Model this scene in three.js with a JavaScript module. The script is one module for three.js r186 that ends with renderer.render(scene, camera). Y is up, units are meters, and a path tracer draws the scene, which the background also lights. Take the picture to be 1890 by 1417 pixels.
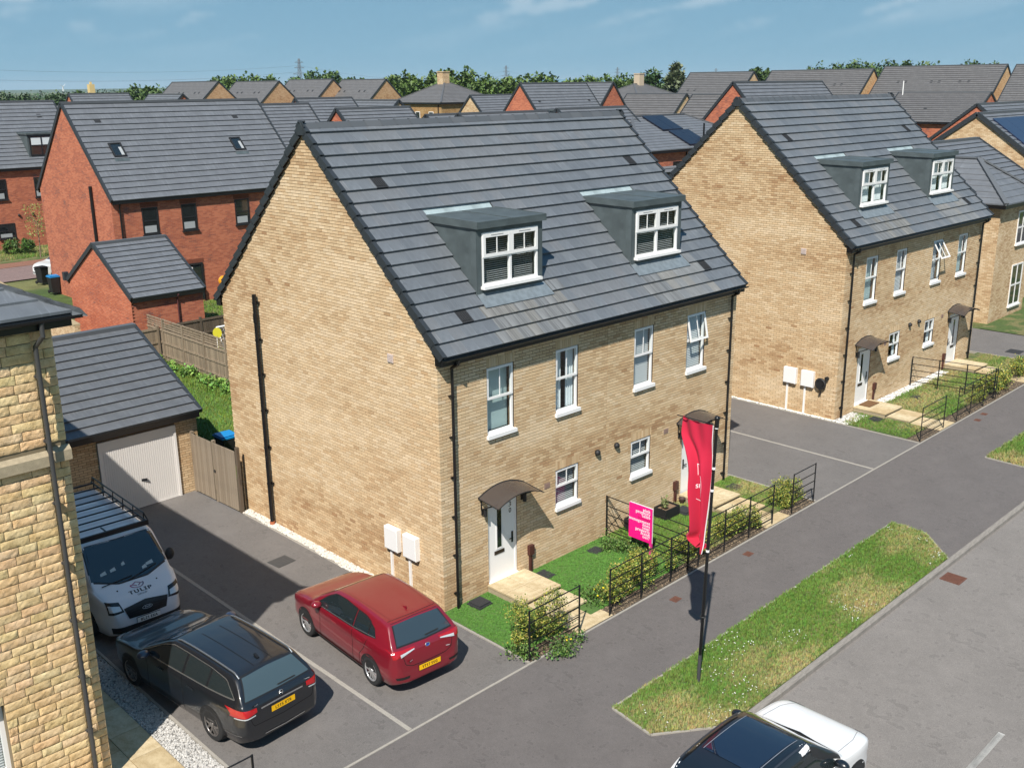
import * as THREE from 'three';
import { mergeGeometries } from 'three/addons/utils/BufferGeometryUtils.js';

// ------------------------------------------------------------------ camera, sky, sun, exposure
const scene = new THREE.Scene();
const renderer = new THREE.WebGLRenderer({ antialias: true });
renderer.toneMapping = THREE.LinearToneMapping;
renderer.toneMappingExposure = 1.45;
renderer.shadowMap.enabled = true;

const CAM = new THREE.Vector3(-13.583, 11.662, 16.308);
const camera = new THREE.PerspectiveCamera(2 * Math.atan(708.5 / 1891.9) * 180 / Math.PI, 1890 / 1417, 0.5, 9000);
{
  const yaw = 0.7701, pitch = 0.2841, roll = -0.0109;
  const f = new THREE.Vector3(Math.sin(yaw) * Math.cos(pitch), -Math.sin(pitch), -Math.cos(yaw) * Math.cos(pitch));
  const r0 = new THREE.Vector3(Math.cos(yaw), 0, Math.sin(yaw));
  const u0 = new THREE.Vector3().crossVectors(r0, f);
  const r = r0.clone().multiplyScalar(Math.cos(roll)).addScaledVector(u0, Math.sin(roll));
  const u = u0.clone().multiplyScalar(Math.cos(roll)).addScaledVector(r0, -Math.sin(roll));
  camera.position.copy(CAM);
  camera.quaternion.setFromRotationMatrix(new THREE.Matrix4().makeBasis(r, u, f.clone().negate()));
}

// seeded random and periodic value noise
function rng(seed) { let a = seed >>> 0; return () => { a = (a + 0x6D2B79F5) | 0; let t = Math.imul(a ^ (a >>> 15), 1 | a); t = (t + Math.imul(t ^ (t >>> 7), 61 | t)) ^ t; return ((t ^ (t >>> 14)) >>> 0) / 4294967296; }; }
const hash = (x, y, s) => { let h = Math.imul(x | 0, 374761393) ^ Math.imul(y | 0, 668265263) ^ Math.imul(s | 0, 1442695041); h = Math.imul(h ^ (h >>> 13), 1274126177); return ((h ^ (h >>> 16)) >>> 0) / 4294967296; };
function vnoise(x, y, s = 0, per = 0) {
  let xi = Math.floor(x), yi = Math.floor(y); const fx = x - xi, fy = y - yi;
  const w = (v) => per ? ((v % per) + per) % per : v;
  const sx = fx * fx * (3 - 2 * fx), sy = fy * fy * (3 - 2 * fy);
  const a = hash(w(xi), w(yi), s), b = hash(w(xi + 1), w(yi), s), c = hash(w(xi), w(yi + 1), s), d = hash(w(xi + 1), w(yi + 1), s);
  return a + (b - a) * sx + (c - a) * sy + (a - b - c + d) * sx * sy;
}
function fbm(x, y, s = 0, oct = 4, per = 0) { let v = 0, a = 0.5, t = 0; for (let i = 0; i < oct; i++) { v += a * vnoise(x, y, s + i * 17, per); t += a; a *= 0.5; x *= 2; y *= 2; per *= 2; } return v / t; }
const clamp = (v, a, b) => Math.min(b, Math.max(a, v));
const lerp = (a, b, t) => a + (b - a) * t;
const sstep = (a, b, v) => { const t = clamp((v - a) / (b - a), 0, 1); return t * t * (3 - 2 * t); };
const mix3 = (a, b, t) => [lerp(a[0], b[0], t), lerp(a[1], b[1], t), lerp(a[2], b[2], t)];

// the sky: clear summer blue, paler towards the horizon, a few thin clouds
{
  const W = 2048, H = 1024, data = new Float32Array(W * H * 4);
  for (let j = 0; j < H; j++) {
    const el = ((j + 0.5) / H - 0.5) * Math.PI, up = Math.max(0, Math.sin(el));
    const t = Math.pow(up, 0.55);
    for (let i = 0; i < W; i++) {
      const az = ((i + 0.5) / W) * Math.PI * 2;
      let c = mix3([0.195, 0.345, 0.44], [0.06, 0.165, 0.31], clamp(t * 1.25, 0, 1));
      const dx = Math.cos(az) * 9, dz = Math.sin(az) * 9, e = el * 40;
      const band = fbm(dx * 1.2 + 40, dz * 1.2 + e * 1.1, 5, 5);
      const wisp = sstep(0.52, 0.8, band) * sstep(0.01, 0.07, el) * (1 - sstep(0.5, 0.9, el));
      c = mix3(c, [0.33, 0.44, 0.52], wisp * 0.3);
      const puff = sstep(0.64, 0.78, fbm(dx * 2.6 + 11, dz * 2.6 + e * 2.2, 23, 5)) * sstep(0.03, 0.08, el) * (1 - sstep(0.3, 0.6, el));
      c = mix3(c, [0.42, 0.5, 0.56], puff * 0.45);
      const g = 0.985 + 0.03 * hash(i, j, 3);
      const o = (j * W + i) * 4; data[o] = c[0] * g; data[o + 1] = c[1] * g; data[o + 2] = c[2] * g; data[o + 3] = 1;
    }
  }
  const sky = new THREE.DataTexture(data, W, H, THREE.RGBAFormat, THREE.FloatType);
  sky.mapping = THREE.EquirectangularReflectionMapping; sky.magFilter = THREE.LinearFilter; sky.minFilter = THREE.LinearFilter; sky.needsUpdate = true;
  scene.background = sky; scene.environment = sky;
}
const SUN = new THREE.Vector3(-0.548, 0.757, 0.355).normalize();
{
  const sun = new THREE.DirectionalLight(new THREE.Color(1, 0.945, 0.86), 4.6);
  sun.name = 'sun'; sun.position.copy(SUN).multiplyScalar(300).add(new THREE.Vector3(20, 0, -20)); sun.target.position.set(20, 0, -20);
  sun.castShadow = true; sun.shadow.radius = 1; sun.shadow.mapSize.set(4096, 4096);
  const s = sun.shadow.camera; s.left = -120; s.right = 120; s.top = 120; s.bottom = -120; s.near = 1; s.far = 700;
  scene.add(sun, sun.target);
}
scene.fog = new THREE.FogExp2(new THREE.Color(0.62, 0.74, 0.84), 0.0001);

// ------------------------------------------------------------------ helpers
const GS = 0.0135;                                   // the street climbs gently to the right
const GY = (x) => GS * clamp(x, -15, 160);
const V = (x, y, z) => new THREE.Vector3(x, y, z);
const used = new Map();
function numbered(n) { const k = used.get(n) || 0; used.set(n, k + 1); return k ? n + '_' + String(k).padStart(3, '0') : n; }
function shadows(o) { o.castShadow = true; o.receiveShadow = true; return o; }

class GB {                                           // collects faces; build() makes one mesh of them
  constructor() { this.p = []; this.n = []; this.u = []; this.c = []; this.hasC = false; }
  vert(p, n, u, c) { this.p.push(p[0], p[1], p[2]); this.n.push(n[0], n[1], n[2]); this.u.push(u[0], u[1]); if (c) this.hasC = true; c = c || [1, 1, 1]; this.c.push(c[0], c[1], c[2]); }
  static nrm(a, b, c) { const ux = b[0] - a[0], uy = b[1] - a[1], uz = b[2] - a[2], vx = c[0] - a[0], vy = c[1] - a[1], vz = c[2] - a[2]; const n = [uy * vz - uz * vy, uz * vx - ux * vz, ux * vy - uy * vx]; const l = Math.hypot(...n) || 1; return [n[0] / l, n[1] / l, n[2] / l]; }
  static uv(p, n) { const ax = Math.abs(n[0]), ay = Math.abs(n[1]), az = Math.abs(n[2]); return ay >= ax && ay >= az ? [p[0], p[2]] : ax >= az ? [p[2], p[1]] : [p[0], p[1]]; }
  tri(a, b, c, col) { const n = GB.nrm(a, b, c); for (const q of [a, b, c]) this.vert(q, n, GB.uv(q, n), col); return this; }
  quad(a, b, c, d, col, uvs) { const n = GB.nrm(a, b, c); const q = [a, b, c, d]; for (const i of [0, 1, 2, 0, 2, 3]) this.vert(q[i], n, uvs ? uvs[i] : GB.uv(q[i], n), col); return this; }
  // box spanned from corner o by three edge vectors (right handed: a x b points along c)
  obox(o, a, b, c, col, skip = '') {
    const P = (i, j, k) => [o[0] + a[0] * i + b[0] * j + c[0] * k, o[1] + a[1] * i + b[1] * j + c[1] * k, o[2] + a[2] * i + b[2] * j + c[2] * k];
    if (!skip.includes('f')) this.quad(P(0, 0, 1), P(1, 0, 1), P(1, 1, 1), P(0, 1, 1), col);
    if (!skip.includes('b')) this.quad(P(1, 0, 0), P(0, 0, 0), P(0, 1, 0), P(1, 1, 0), col);
    if (!skip.includes('l')) this.quad(P(0, 0, 0), P(0, 0, 1), P(0, 1, 1), P(0, 1, 0), col);
    if (!skip.includes('r')) this.quad(P(1, 0, 1), P(1, 0, 0), P(1, 1, 0), P(1, 1, 1), col);
    if (!skip.includes('t')) this.quad(P(0, 1, 1), P(1, 1, 1), P(1, 1, 0), P(0, 1, 0), col);
    if (!skip.includes('u')) this.quad(P(0, 0, 0), P(1, 0, 0), P(1, 0, 1), P(0, 0, 1), col);
    return this;
  }
  box(x0, y0, z0, x1, y1, z1, col, skip) { return this.obox([x0, y0, z0], [x1 - x0, 0, 0], [0, y1 - y0, 0], [0, 0, z1 - z0], col, skip); }
  // beam between two points with a rectangular section
  beam(p, q, w, h, col, up = [0, 1, 0]) {
    const d = V(q[0] - p[0], q[1] - p[1], q[2] - p[2]), L = d.length(); d.normalize();
    let s = V(...up).cross(d); if (s.lengthSq() < 1e-6) s = V(1, 0, 0).cross(d); s.normalize(); const t = d.clone().cross(s);
    const o = V(...p).addScaledVector(s, -w / 2).addScaledVector(t, -h / 2);
    return this.obox(o.toArray(), s.clone().multiplyScalar(w).toArray(), t.clone().multiplyScalar(h).toArray(), d.clone().multiplyScalar(L).toArray(), col);
  }
  cyl(p, q, r, seg = 10, col, r2 = r) {
    const d = V(q[0] - p[0], q[1] - p[1], q[2] - p[2]), L = d.length(); if (L < 1e-6) return this;
    const g = new THREE.CylinderGeometry(r2, r, L, seg, 1); const m = new THREE.Matrix4().compose(V((p[0] + q[0]) / 2, (p[1] + q[1]) / 2, (p[2] + q[2]) / 2), new THREE.Quaternion().setFromUnitVectors(V(0, 1, 0), d.normalize()), V(1, 1, 1));
    return this.add(g.applyMatrix4(m), col);
  }
  pipe(pts, r, seg = 10, col) { for (let i = 0; i + 1 < pts.length; i++) { this.cyl(pts[i], pts[i + 1], r, seg, col); if (i) this.add(new THREE.SphereGeometry(r * 1.01, seg, 6).translate(...pts[i]), col); } return this; }
  add(g, col) {
    const s = g.index ? g.toNonIndexed() : g, p = s.attributes.position, n = s.attributes.normal, u = s.attributes.uv;
    for (let i = 0; i < p.count; i++) this.vert([p.getX(i), p.getY(i), p.getZ(i)], [n.getX(i), n.getY(i), n.getZ(i)], u ? [u.getX(i), u.getY(i)] : [0, 0], col);
    return this;
  }
  geo() {
    const g = new THREE.BufferGeometry();
    g.setAttribute('position', new THREE.Float32BufferAttribute(this.p, 3)); g.setAttribute('normal', new THREE.Float32BufferAttribute(this.n, 3)); g.setAttribute('uv', new THREE.Float32BufferAttribute(this.u, 2));
    if (this.hasC) g.setAttribute('color', new THREE.Float32BufferAttribute(this.c, 3));
    return g;
  }
  build(name, m, parent) { return mesh(name, this.geo(), m, parent); }
}
function mesh(name, g, m, parent = scene) { const o = shadows(new THREE.Mesh(g, m)); o.name = parent === scene ? numbered(name) : name; parent.add(o); return o; }
function tag(o, label, category, group, kind) { o.userData.label = label; o.userData.category = category; if (group) o.userData.group = group; if (kind) o.userData.kind = kind; return o; }
function thing(name, label, category, pos = [0, 0, 0], turn = 0, group) { const o = new THREE.Group(); o.name = numbered(name); scene.add(o); o.position.set(...pos); o.rotation.y = turn; return tag(o, label, category, group); }
function part(name, parent) { const o = new THREE.Group(); o.name = name; parent.add(o); return o; }
function struct(name, g, m, label) { const o = mesh(name, g, m); o.userData.kind = 'structure'; if (label) o.userData.label = label; return o; }
function stuffPart(o) { o.userData.kind = 'stuff'; return o; }

// ------------------------------------------------------------------ textures and materials
function tex(size, fn, srgb = true) {
  const d = new Uint8Array(size * size * 4);
  for (let j = 0; j < size; j++) for (let i = 0; i < size; i++) { const c = fn(i / size, j / size, i, j); const o = (j * size + i) * 4; const e = (v) => clamp(Math.round((srgb ? Math.pow(clamp(v, 0, 1), 1 / 2.2) : v) * 255), 0, 255); if (typeof c === 'number') { d[o] = d[o + 1] = d[o + 2] = e(c); } else { d[o] = e(c[0]); d[o + 1] = e(c[1]); d[o + 2] = e(c[2]); } d[o + 3] = 255; }
  const t = new THREE.DataTexture(d, size, size, THREE.RGBAFormat); t.wrapS = t.wrapT = THREE.RepeatWrapping; t.magFilter = THREE.LinearFilter; t.minFilter = THREE.LinearMipmapLinearFilter; t.generateMipmaps = true; t.anisotropy = 8; if (srgb) t.colorSpace = THREE.SRGBColorSpace; t.needsUpdate = true; return t;
}
function rep(t, mx, my = mx) { const c = t.clone(); c.repeat.set(1 / mx, 1 / my); c.needsUpdate = true; return c; }
const lin = (r, g, b) => new THREE.Color().setRGB(r, g, b);
function M(c, rough = 0.8, o = {}) { return new THREE.MeshStandardMaterial({ color: lin(...c), roughness: rough, metalness: 0, side: THREE.DoubleSide, ...o }); }
function MP(c, rough = 0.5, o = {}) { return new THREE.MeshPhysicalMaterial({ color: lin(...c), roughness: rough, metalness: 0, side: THREE.DoubleSide, ...o }); }

const T = {};
T.grain = tex(512, (u, v, i, j) => { const a = hash(i, j, 1), b = hash(i >> 1, j >> 1, 2), c = fbm(u * 8, v * 8, 3, 4, 8); return 0.62 + 0.30 * (a - 0.5) + 0.28 * (b - 0.5) + 0.22 * (c - 0.5) + (a > 0.985 ? 0.3 : 0); });
T.grainB = tex(512, (u, v, i, j) => 0.5 * hash(i, j, 1) + 0.5 * hash(i >> 1, j >> 1, 2), false);
T.blotch = tex(512, (u, v, i, j) => 0.72 + 0.5 * (fbm(u * 5, v * 5, 9, 6, 5) - 0.5) + 0.06 * (hash(i, j, 8) - 0.5));
T.fine = tex(256, (u, v, i, j) => 0.5 * fbm(u * 16, v * 16, 31, 3, 16) + 0.5 * hash(i, j, 4), false);
T.streak = tex(512, (u, v, i, j) => { const a = fbm(u * 70, v * 2.2, 41, 3, 0), b = fbm(u * 9, v * 5, 43, 4, 0); const pale = sstep(0.6, 0.82, a) * 0.18; return 0.70 + 0.26 * (b - 0.5) + pale + 0.05 * (hash(i, j, 5) - 0.5); });
T.stain = tex(512, (u, v, i, j) => { const a = fbm(u * 40, v * 1.2, 45, 3, 0); return 0.5 + 0.75 * (a - 0.35) + 0.06 * (hash(i, j, 6) - 0.5); });
T.wood = tex(512, (u, v, i, j) => { const a = fbm(u * 60, v * 3, 51, 4, 0), b = fbm(u * 6, v * 2, 53, 4, 0); const knot = sstep(0.8, 0.86, vnoise(u * 14, v * 6, 57)); return mix3([0.80, 0.74, 0.66], [0.45, 0.38, 0.30], clamp(0.5 + 1.3 * (a - 0.5) + 0.9 * (b - 0.5), 0, 1)).map((q) => q * (1 - 0.35 * knot)); });
T.rock = tex(512, (u, v, i, j) => { const a = fbm(u * 6, v * 6, 61, 6, 6), b = fbm(u * 30, v * 30, 63, 3, 30); return mix3([1, 0.98, 0.95], [0.72, 0.66, 0.56], clamp(0.5 + 1.6 * (a - 0.5) + 0.7 * (b - 0.5), 0, 1)); });
T.rockB = tex(512, (u, v) => 0.6 * fbm(u * 8, v * 8, 65, 5, 8) + 0.4 * fbm(u * 40, v * 40, 67, 3, 40), false);
T.asph = tex(1024, (u, v, i, j) => { const a = hash(i, j, 71), b = hash(i >> 1, j >> 1, 72), c = fbm(u * 4, v * 4, 73, 6, 4), d = fbm(u * 22, v * 22, 75, 3, 22); return 0.66 + 0.3 * (a - 0.5) + 0.28 * (b - 0.5) + 0.16 * (c - 0.5) + 0.12 * (d - 0.5) + (b > 0.985 ? 0.3 : 0) - (d > 0.72 ? 0.12 : 0); });
T.grassy = tex(1024, (u, v, i, j) => { const a = fbm(u * 6, v * 6, 81, 6, 6), b = hash(i, j, 83), c = fbm(u * 60, v * 60, 85, 2, 60); const g = mix3([0.075, 0.125, 0.022], [0.19, 0.18, 0.065], sstep(0.42, 0.62, a)); return g.map((q) => q * (0.55 + 0.6 * c + 0.5 * (b - 0.5))); });
T.turf = tex(512, (u, v, i, j) => { const a = fbm(u * 5, v * 5, 91, 5, 5), b = hash(i, j, 93), c = fbm(u * 70, v * 70, 95, 2, 70); const g = mix3([0.038, 0.125, 0.018], [0.07, 0.165, 0.03], a); return g.map((q) => q * (0.6 + 0.5 * c + 0.4 * (b - 0.5))); });
// brickwork seen from afar: single bricks cannot be told apart there
function farBrick(tones, mortar, seed) {
  return tex(1024, (u, v) => { // 3.6 m x 3.6 m = 16 bricks x 48 courses
    const row = Math.floor(v * 48), fv = v * 48 - row, uu = u * 16 + (row & 1 ? 0.5 : 0), col = Math.floor(uu), fu = uu - col;
    const patch = fbm(u * 4, v * 6, seed + 7, 4, 2 * 2);
    if (fv < 0.13 || fu < 0.045) return mortar.map((q) => q * (0.9 + 0.2 * patch));
    const h = hash(col % 16, row, seed), k = clamp(h * 0.75 + (patch - 0.5) * 1.1, 0, 0.999) * (tones.length - 1), i = Math.floor(k);
    return mix3(tones[i], tones[i + 1], k - i);
  });
}
const BUFF = [[0.67, 0.515, 0.335], [0.615, 0.455, 0.275], [0.565, 0.40, 0.232], [0.475, 0.315, 0.17], [0.37, 0.215, 0.108]];
const RED = [[0.50, 0.155, 0.075], [0.44, 0.122, 0.056], [0.38, 0.095, 0.045], [0.31, 0.078, 0.04], [0.19, 0.066, 0.05]];
T.buff = farBrick(BUFF, [0.29, 0.20, 0.115], 101);
T.redb = farBrick(RED, [0.34, 0.20, 0.135], 131);

const MAT = {
  mortar: M([0.15, 0.092, 0.046], 0.95, { bumpMap: rep(T.fine, 0.2), bumpScale: 0.002 }),
  mortarRed: M([0.33, 0.235, 0.175], 0.95),
  brickV: M([1, 1, 1], 0.9, { vertexColors: true, bumpMap: rep(T.fine, 0.12), bumpScale: 0.0015 }),
  buffFar: M([1, 1, 1], 0.92, { map: rep(T.buff, 3.6) }),
  redFar: M([1, 1, 1], 0.92, { map: rep(T.redb, 3.6) }),
  tileV: M([1, 1, 1], 0.58, { vertexColors: true, map: rep(T.streak, 1.6, 1.0), bumpMap: rep(T.fine, 0.3), bumpScale: 0.0012 }),
  tileFar: M([0.178, 0.19, 0.21], 0.6, { map: rep(T.streak, 3.1, 2.0) }),
  tileFar2: M([0.165, 0.16, 0.16], 0.62, { map: rep(T.streak, 3.7, 2.3) }),
  underlay: M([0.012, 0.012, 0.013], 0.9),
  verge: M([0.026, 0.031, 0.036], 0.55),
  vent: M([0.018, 0.019, 0.021], 0.7),
  black: M([0.008, 0.008, 0.009], 0.32),
  blackSoft: M([0.012, 0.012, 0.013], 0.6),
  fence: M([0.008, 0.008, 0.009], 0.45),
  white: M([0.80, 0.79, 0.78], 0.3),
  whiteWarm: M([0.72, 0.69, 0.66], 0.45),
  zinc: M([0.10, 0.125, 0.132], 0.5, { map: rep(T.blotch, 1.3) }),
  lead: M([0.27, 0.315, 0.345], 0.5, { map: rep(T.blotch, 0.5), metalness: 0.25 }),
  leadPale: M([0.46, 0.56, 0.58], 0.42, { map: rep(T.blotch, 0.9) }),
  glass: MP([0.93, 0.97, 0.97], 0.02, { transmission: 1, thickness: 0, ior: 1.5 }),
  glassDark: MP([0.012, 0.016, 0.018], 0.04, { clearcoat: 1, clearcoatRoughness: 0.02 }),
  room: M([0.05, 0.05, 0.05], 0.9),
  blind: M([0.62, 0.63, 0.63], 0.6),
  curtain: M([0.62, 0.66, 0.68], 0.9, {}),
  asphalt: M([0.19, 0.17, 0.162], 0.92, { map: rep(T.asph, 2.6), bumpMap: rep(T.grainB, 0.9), bumpScale: 0.004 }),
  asphaltDrive: M([0.222, 0.205, 0.194], 0.92, { map: rep(T.asph, 3.1), bumpMap: rep(T.grainB, 1.0), bumpScale: 0.004 }),
  road: M([0.295, 0.268, 0.246], 0.9, { map: rep(T.asph, 3.7), bumpMap: rep(T.grainB, 1.2), bumpScale: 0.004 }),
  concrete: M([0.52, 0.48, 0.42], 0.9, { map: rep(T.grain, 0.8) }),
  kerb: M([0.33, 0.30, 0.265], 0.9, { map: rep(T.blotch, 0.7) }),
  slab: M([0.60, 0.50, 0.33], 0.88, { map: rep(T.rock, 0.9), bumpMap: rep(T.rockB, 0.6), bumpScale: 0.006 }),
  stone: M([1, 1, 1], 0.92, { vertexColors: true, map: rep(T.rock, 0.45), bumpMap: rep(T.rockB, 0.3), bumpScale: 0.016 }),
  stoneSmooth: M([0.56, 0.46, 0.31], 0.85, { map: rep(T.grain, 0.5) }),
  stoneMortar: M([0.20, 0.155, 0.095], 0.95),
  grass: M([0.9, 0.9, 0.9], 0.95, { map: rep(T.grassy, 3.3) }),
  turf: M([1.45, 1.15, 1.2], 0.95, { map: rep(T.turf, 1.4) }),
  field: M([0.8, 0.85, 0.75], 0.95, { map: rep(T.grassy, 37) }),
  soil: M([0.13, 0.095, 0.062], 0.95, { map: rep(T.grain, 0.6) }),
  wood: M([0.40, 0.34, 0.27], 0.9, { map: rep(T.wood, 0.8, 1.9) }),
  woodDark: M([0.17, 0.14, 0.11], 0.9, { map: rep(T.wood, 0.8, 1.9) }),
  pink: M([0.84, 0.012, 0.27], 0.4),
  paleText: M([0.85, 0.85, 0.85], 0.6),
  rust: M([0.17, 0.07, 0.045], 0.85, { map: rep(T.blotch, 0.3) }),
  clay: M([0.40, 0.12, 0.05], 0.8),
  brownPlastic: M([0.07, 0.022, 0.018], 0.5),
  solar: MP([0.008, 0.011, 0.024], 0.4, { clearcoat: 0.15, clearcoatRoughness: 0.2 }),
  pavingPink: M([0.32, 0.22, 0.20], 0.9, { map: rep(T.grain, 1.5) }),
  pavingRed: M([0.36, 0.17, 0.11], 0.9, { map: rep(T.grain, 1.3) }),
  blueLid: M([0.01, 0.22, 0.52], 0.4),
};
MAT.glass.side = THREE.FrontSide;
// ------------------------------------------------------------------ ground, road, pavements
function sheetGeo(poly, dy) {
  const sh = new THREE.Shape(poly.map(([x, z]) => new THREE.Vector2(x, -z)));
  const g = new THREE.ShapeGeometry(sh), p = g.attributes.position, uv = g.attributes.uv;
  for (let i = 0; i < p.count; i++) { const x = p.getX(i), z = -p.getY(i); p.setXYZ(i, x, GY(x) + dy, z); uv.setXY(i, x, z); }
  g.computeVertexNormals(); return g;
}
const rect = (x0, x1, z0, z1) => [[x0, z0], [x1, z0], [x1, z1], [x0, z1]];
function slabSheet(name, polys, dy, m, label) { const gs = polys.map((p) => sheetGeo(p, dy)); return struct(name, gs.length > 1 ? mergeGeometries(gs) : gs[0], m, label); }
{
  const b = new GB(), xs = [-6000, -900, -15, 40, 160, 900, 7000], zs = [2500, 60, -60, -200, -900, -7000];
  for (let i = 0; i + 1 < xs.length; i++) for (let j = 0; j + 1 < zs.length; j++) { const P = (x, z) => [x, GY(x) - 0.06, z]; b.quad(P(xs[i], zs[j]), P(xs[i + 1], zs[j]), P(xs[i + 1], zs[j + 1]), P(xs[i], zs[j + 1])); }
  const o = struct('ground', b.geo(), MAT.field, 'grassy ground reaching to the horizon');
}
// far low hills on the horizon
{
  const b = new GB(), N = 90, R = rng(5), ring = [];
  for (let i = 0; i <= N; i++) { const a = -0.25 + (i / N) * 1.95, d = 4200; const h = 2 + 16 * fbm(i * 0.11, 2.3, 71, 4) ; ring.push([CAM.x + Math.sin(a) * d, h, CAM.z - Math.cos(a) * d]); }
  for (let i = 0; i < N; i++) { const p = ring[i], q = ring[i + 1], f = (v, s, y) => [CAM.x + (v[0] - CAM.x) * s, y, CAM.z + (v[2] - CAM.z) * s]; b.quad(f(p, 0.93, -2), f(q, 0.93, -2), q, p); b.quad(p, q, f(q, 1.1, -2), f(p, 1.1, -2)); }
  struct('hills', b.geo(), M([0.05, 0.085, 0.035], 0.95), 'low wooded hills far away on the horizon');
}
const FZ = 2.93;                                     // back edge of the footway
slabSheet('footway', [rect(-15, 70, FZ, 7.12)], 0.0, MAT.asphalt, 'dark asphalt footway beside the road');
slabSheet('road', [rect(-15, 70, 7.27, 14.6)], -0.045, MAT.road, 'pale grey asphalt road');
slabSheet('driveway', [[[-6.3, -11.1], [-0.3, -11.1], [-0.3, -0.05], [-0.16, 0.1], [-0.16, FZ - 0.06], [-6.3, FZ - 0.06]]], 0.004, MAT.asphaltDrive, 'asphalt driveway with the parked cars between the stone house and the nearest brick pair');
slabSheet('driveway', [rect(11.5, 18.0, -12, FZ - 0.06)], 0.004, MAT.asphaltDrive, 'empty asphalt driveway between the two ochre brick pairs');
slabSheet('driveway', [rect(30.4, 34.6, -12, FZ - 0.06)], 0.004, MAT.asphaltDrive, 'asphalt driveway beyond the second ochre pair');
slabSheet('pavement', [rect(-15, 70, 14.9, 22)], 0.0, MAT.asphalt, 'footway across the road');
// edging stones and kerbs: one mesh each
function stoneRun(parent, name, x0, x1, z0, z1, dy0, dy1, m, step = 0.915) {
  const n = Math.max(1, Math.round((x1 - x0) / step)), L = (x1 - x0) / n, g = new THREE.BoxGeometry(L - 0.006, dy1 - dy0, z1 - z0), R = rng(Math.round(x0 * 31 + z0 * 77));
  for (let i = 0; i < n; i++) { const x = x0 + (i + 0.5) * L, o = mesh(name, g, m, parent); o.position.set(x, GY(x) + (dy0 + dy1) / 2 + (R() - 0.5) * 0.003, (z0 + z1) / 2 + (R() - 0.5) * 0.004); o.rotation.z = GS; }
}
function stoneRunZ(parent, name, x0, x1, z0, z1, dy0, dy1, m, step = 0.915) {
  const n = Math.max(1, Math.round((z1 - z0) / step)), L = (z1 - z0) / n, g = new THREE.BoxGeometry(x1 - x0, dy1 - dy0, L - 0.006), R = rng(Math.round(z0 * 31 + x0 * 77));
  for (let i = 0; i < n; i++) { const o = mesh(name, g, m, parent); o.position.set((x0 + x1) / 2 + (R() - 0.5) * 0.004, GY(x0) + (dy0 + dy1) / 2 + (R() - 0.5) * 0.003, z0 + (i + 0.5) * L); o.rotation.z = GS; }
}
function structGroup(name, label) { const o = new THREE.Group(); o.name = numbered(name); o.userData.kind = 'structure'; o.userData.label = label; scene.add(o); return o; }
{
  const e = structGroup('edging', 'pale concrete edging between gardens and footway');
  stoneRun(e, 'edging_stone', -14, 42, FZ - 0.055, FZ - 0.004, -0.15, 0.014, MAT.concrete);
  stoneRunZ(e, 'edging_stone', -0.155, -0.105, 0.0, FZ - 0.06, -0.15, 0.03, MAT.concrete);
  stoneRunZ(e, 'edging_stone', -6.36, -6.305, -9.0, FZ - 0.06, -0.15, 0.04, MAT.concrete);
  stoneRunZ(e, 'edging_stone', 11.44, 11.495, -0.4, FZ - 0.06, -0.15, 0.04, MAT.concrete);
  stoneRunZ(e, 'edging_stone', 18.0, 18.05, -9, FZ - 0.06, -0.15, 0.03, MAT.concrete);
  stoneRunZ(e, 'edging_stone', 30.35, 30.4, -2, FZ - 0.06, -0.15, 0.04, MAT.concrete);
  const k = structGroup('kerb', 'worn grey concrete kerb along the road');
  stoneRun(k, 'kerb_stone', -14, 42, 7.125, 7.265, -0.2, 0.045, MAT.kerb);
  // flush line of setts down the middle of each driveway
  const d = structGroup('marking', 'pale flush line dividing the driveway bays');
  stoneRunZ(d, 'marking_block', -3.37, -3.28, -10.6, FZ - 0.07, -0.1, 0.0105, MAT.concrete, 0.6);
  stoneRunZ(d, 'marking_block', 14.85, 14.94, -9, FZ - 0.07, -0.1, 0.0105, MAT.concrete, 0.6);
  for (const x0 of [-9.3, -2.3, 2.4 - 7.0 + 6.6, 8.6, 15.2]) {
    if (x0 > -3 && x0 < 1.5) continue;
    const w = struct('marking', sheetGeo(rect(x0 - 0.2, x0 + 2.3, 10.75, 10.87), -0.041), M([0.60, 0.57, 0.52], 0.8, { map: rep(T.grain, 0.8) }), 'worn white dash of the road centre line');
  }
  const mk = struct('marking', sheetGeo(rect(0.9, 4.32, 10.75, 10.87), -0.041), M([0.82, 0.80, 0.76], 0.8, { map: rep(T.grain, 0.8) }), 'worn white dash of the road centre line nearest the camera');
}
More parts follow.
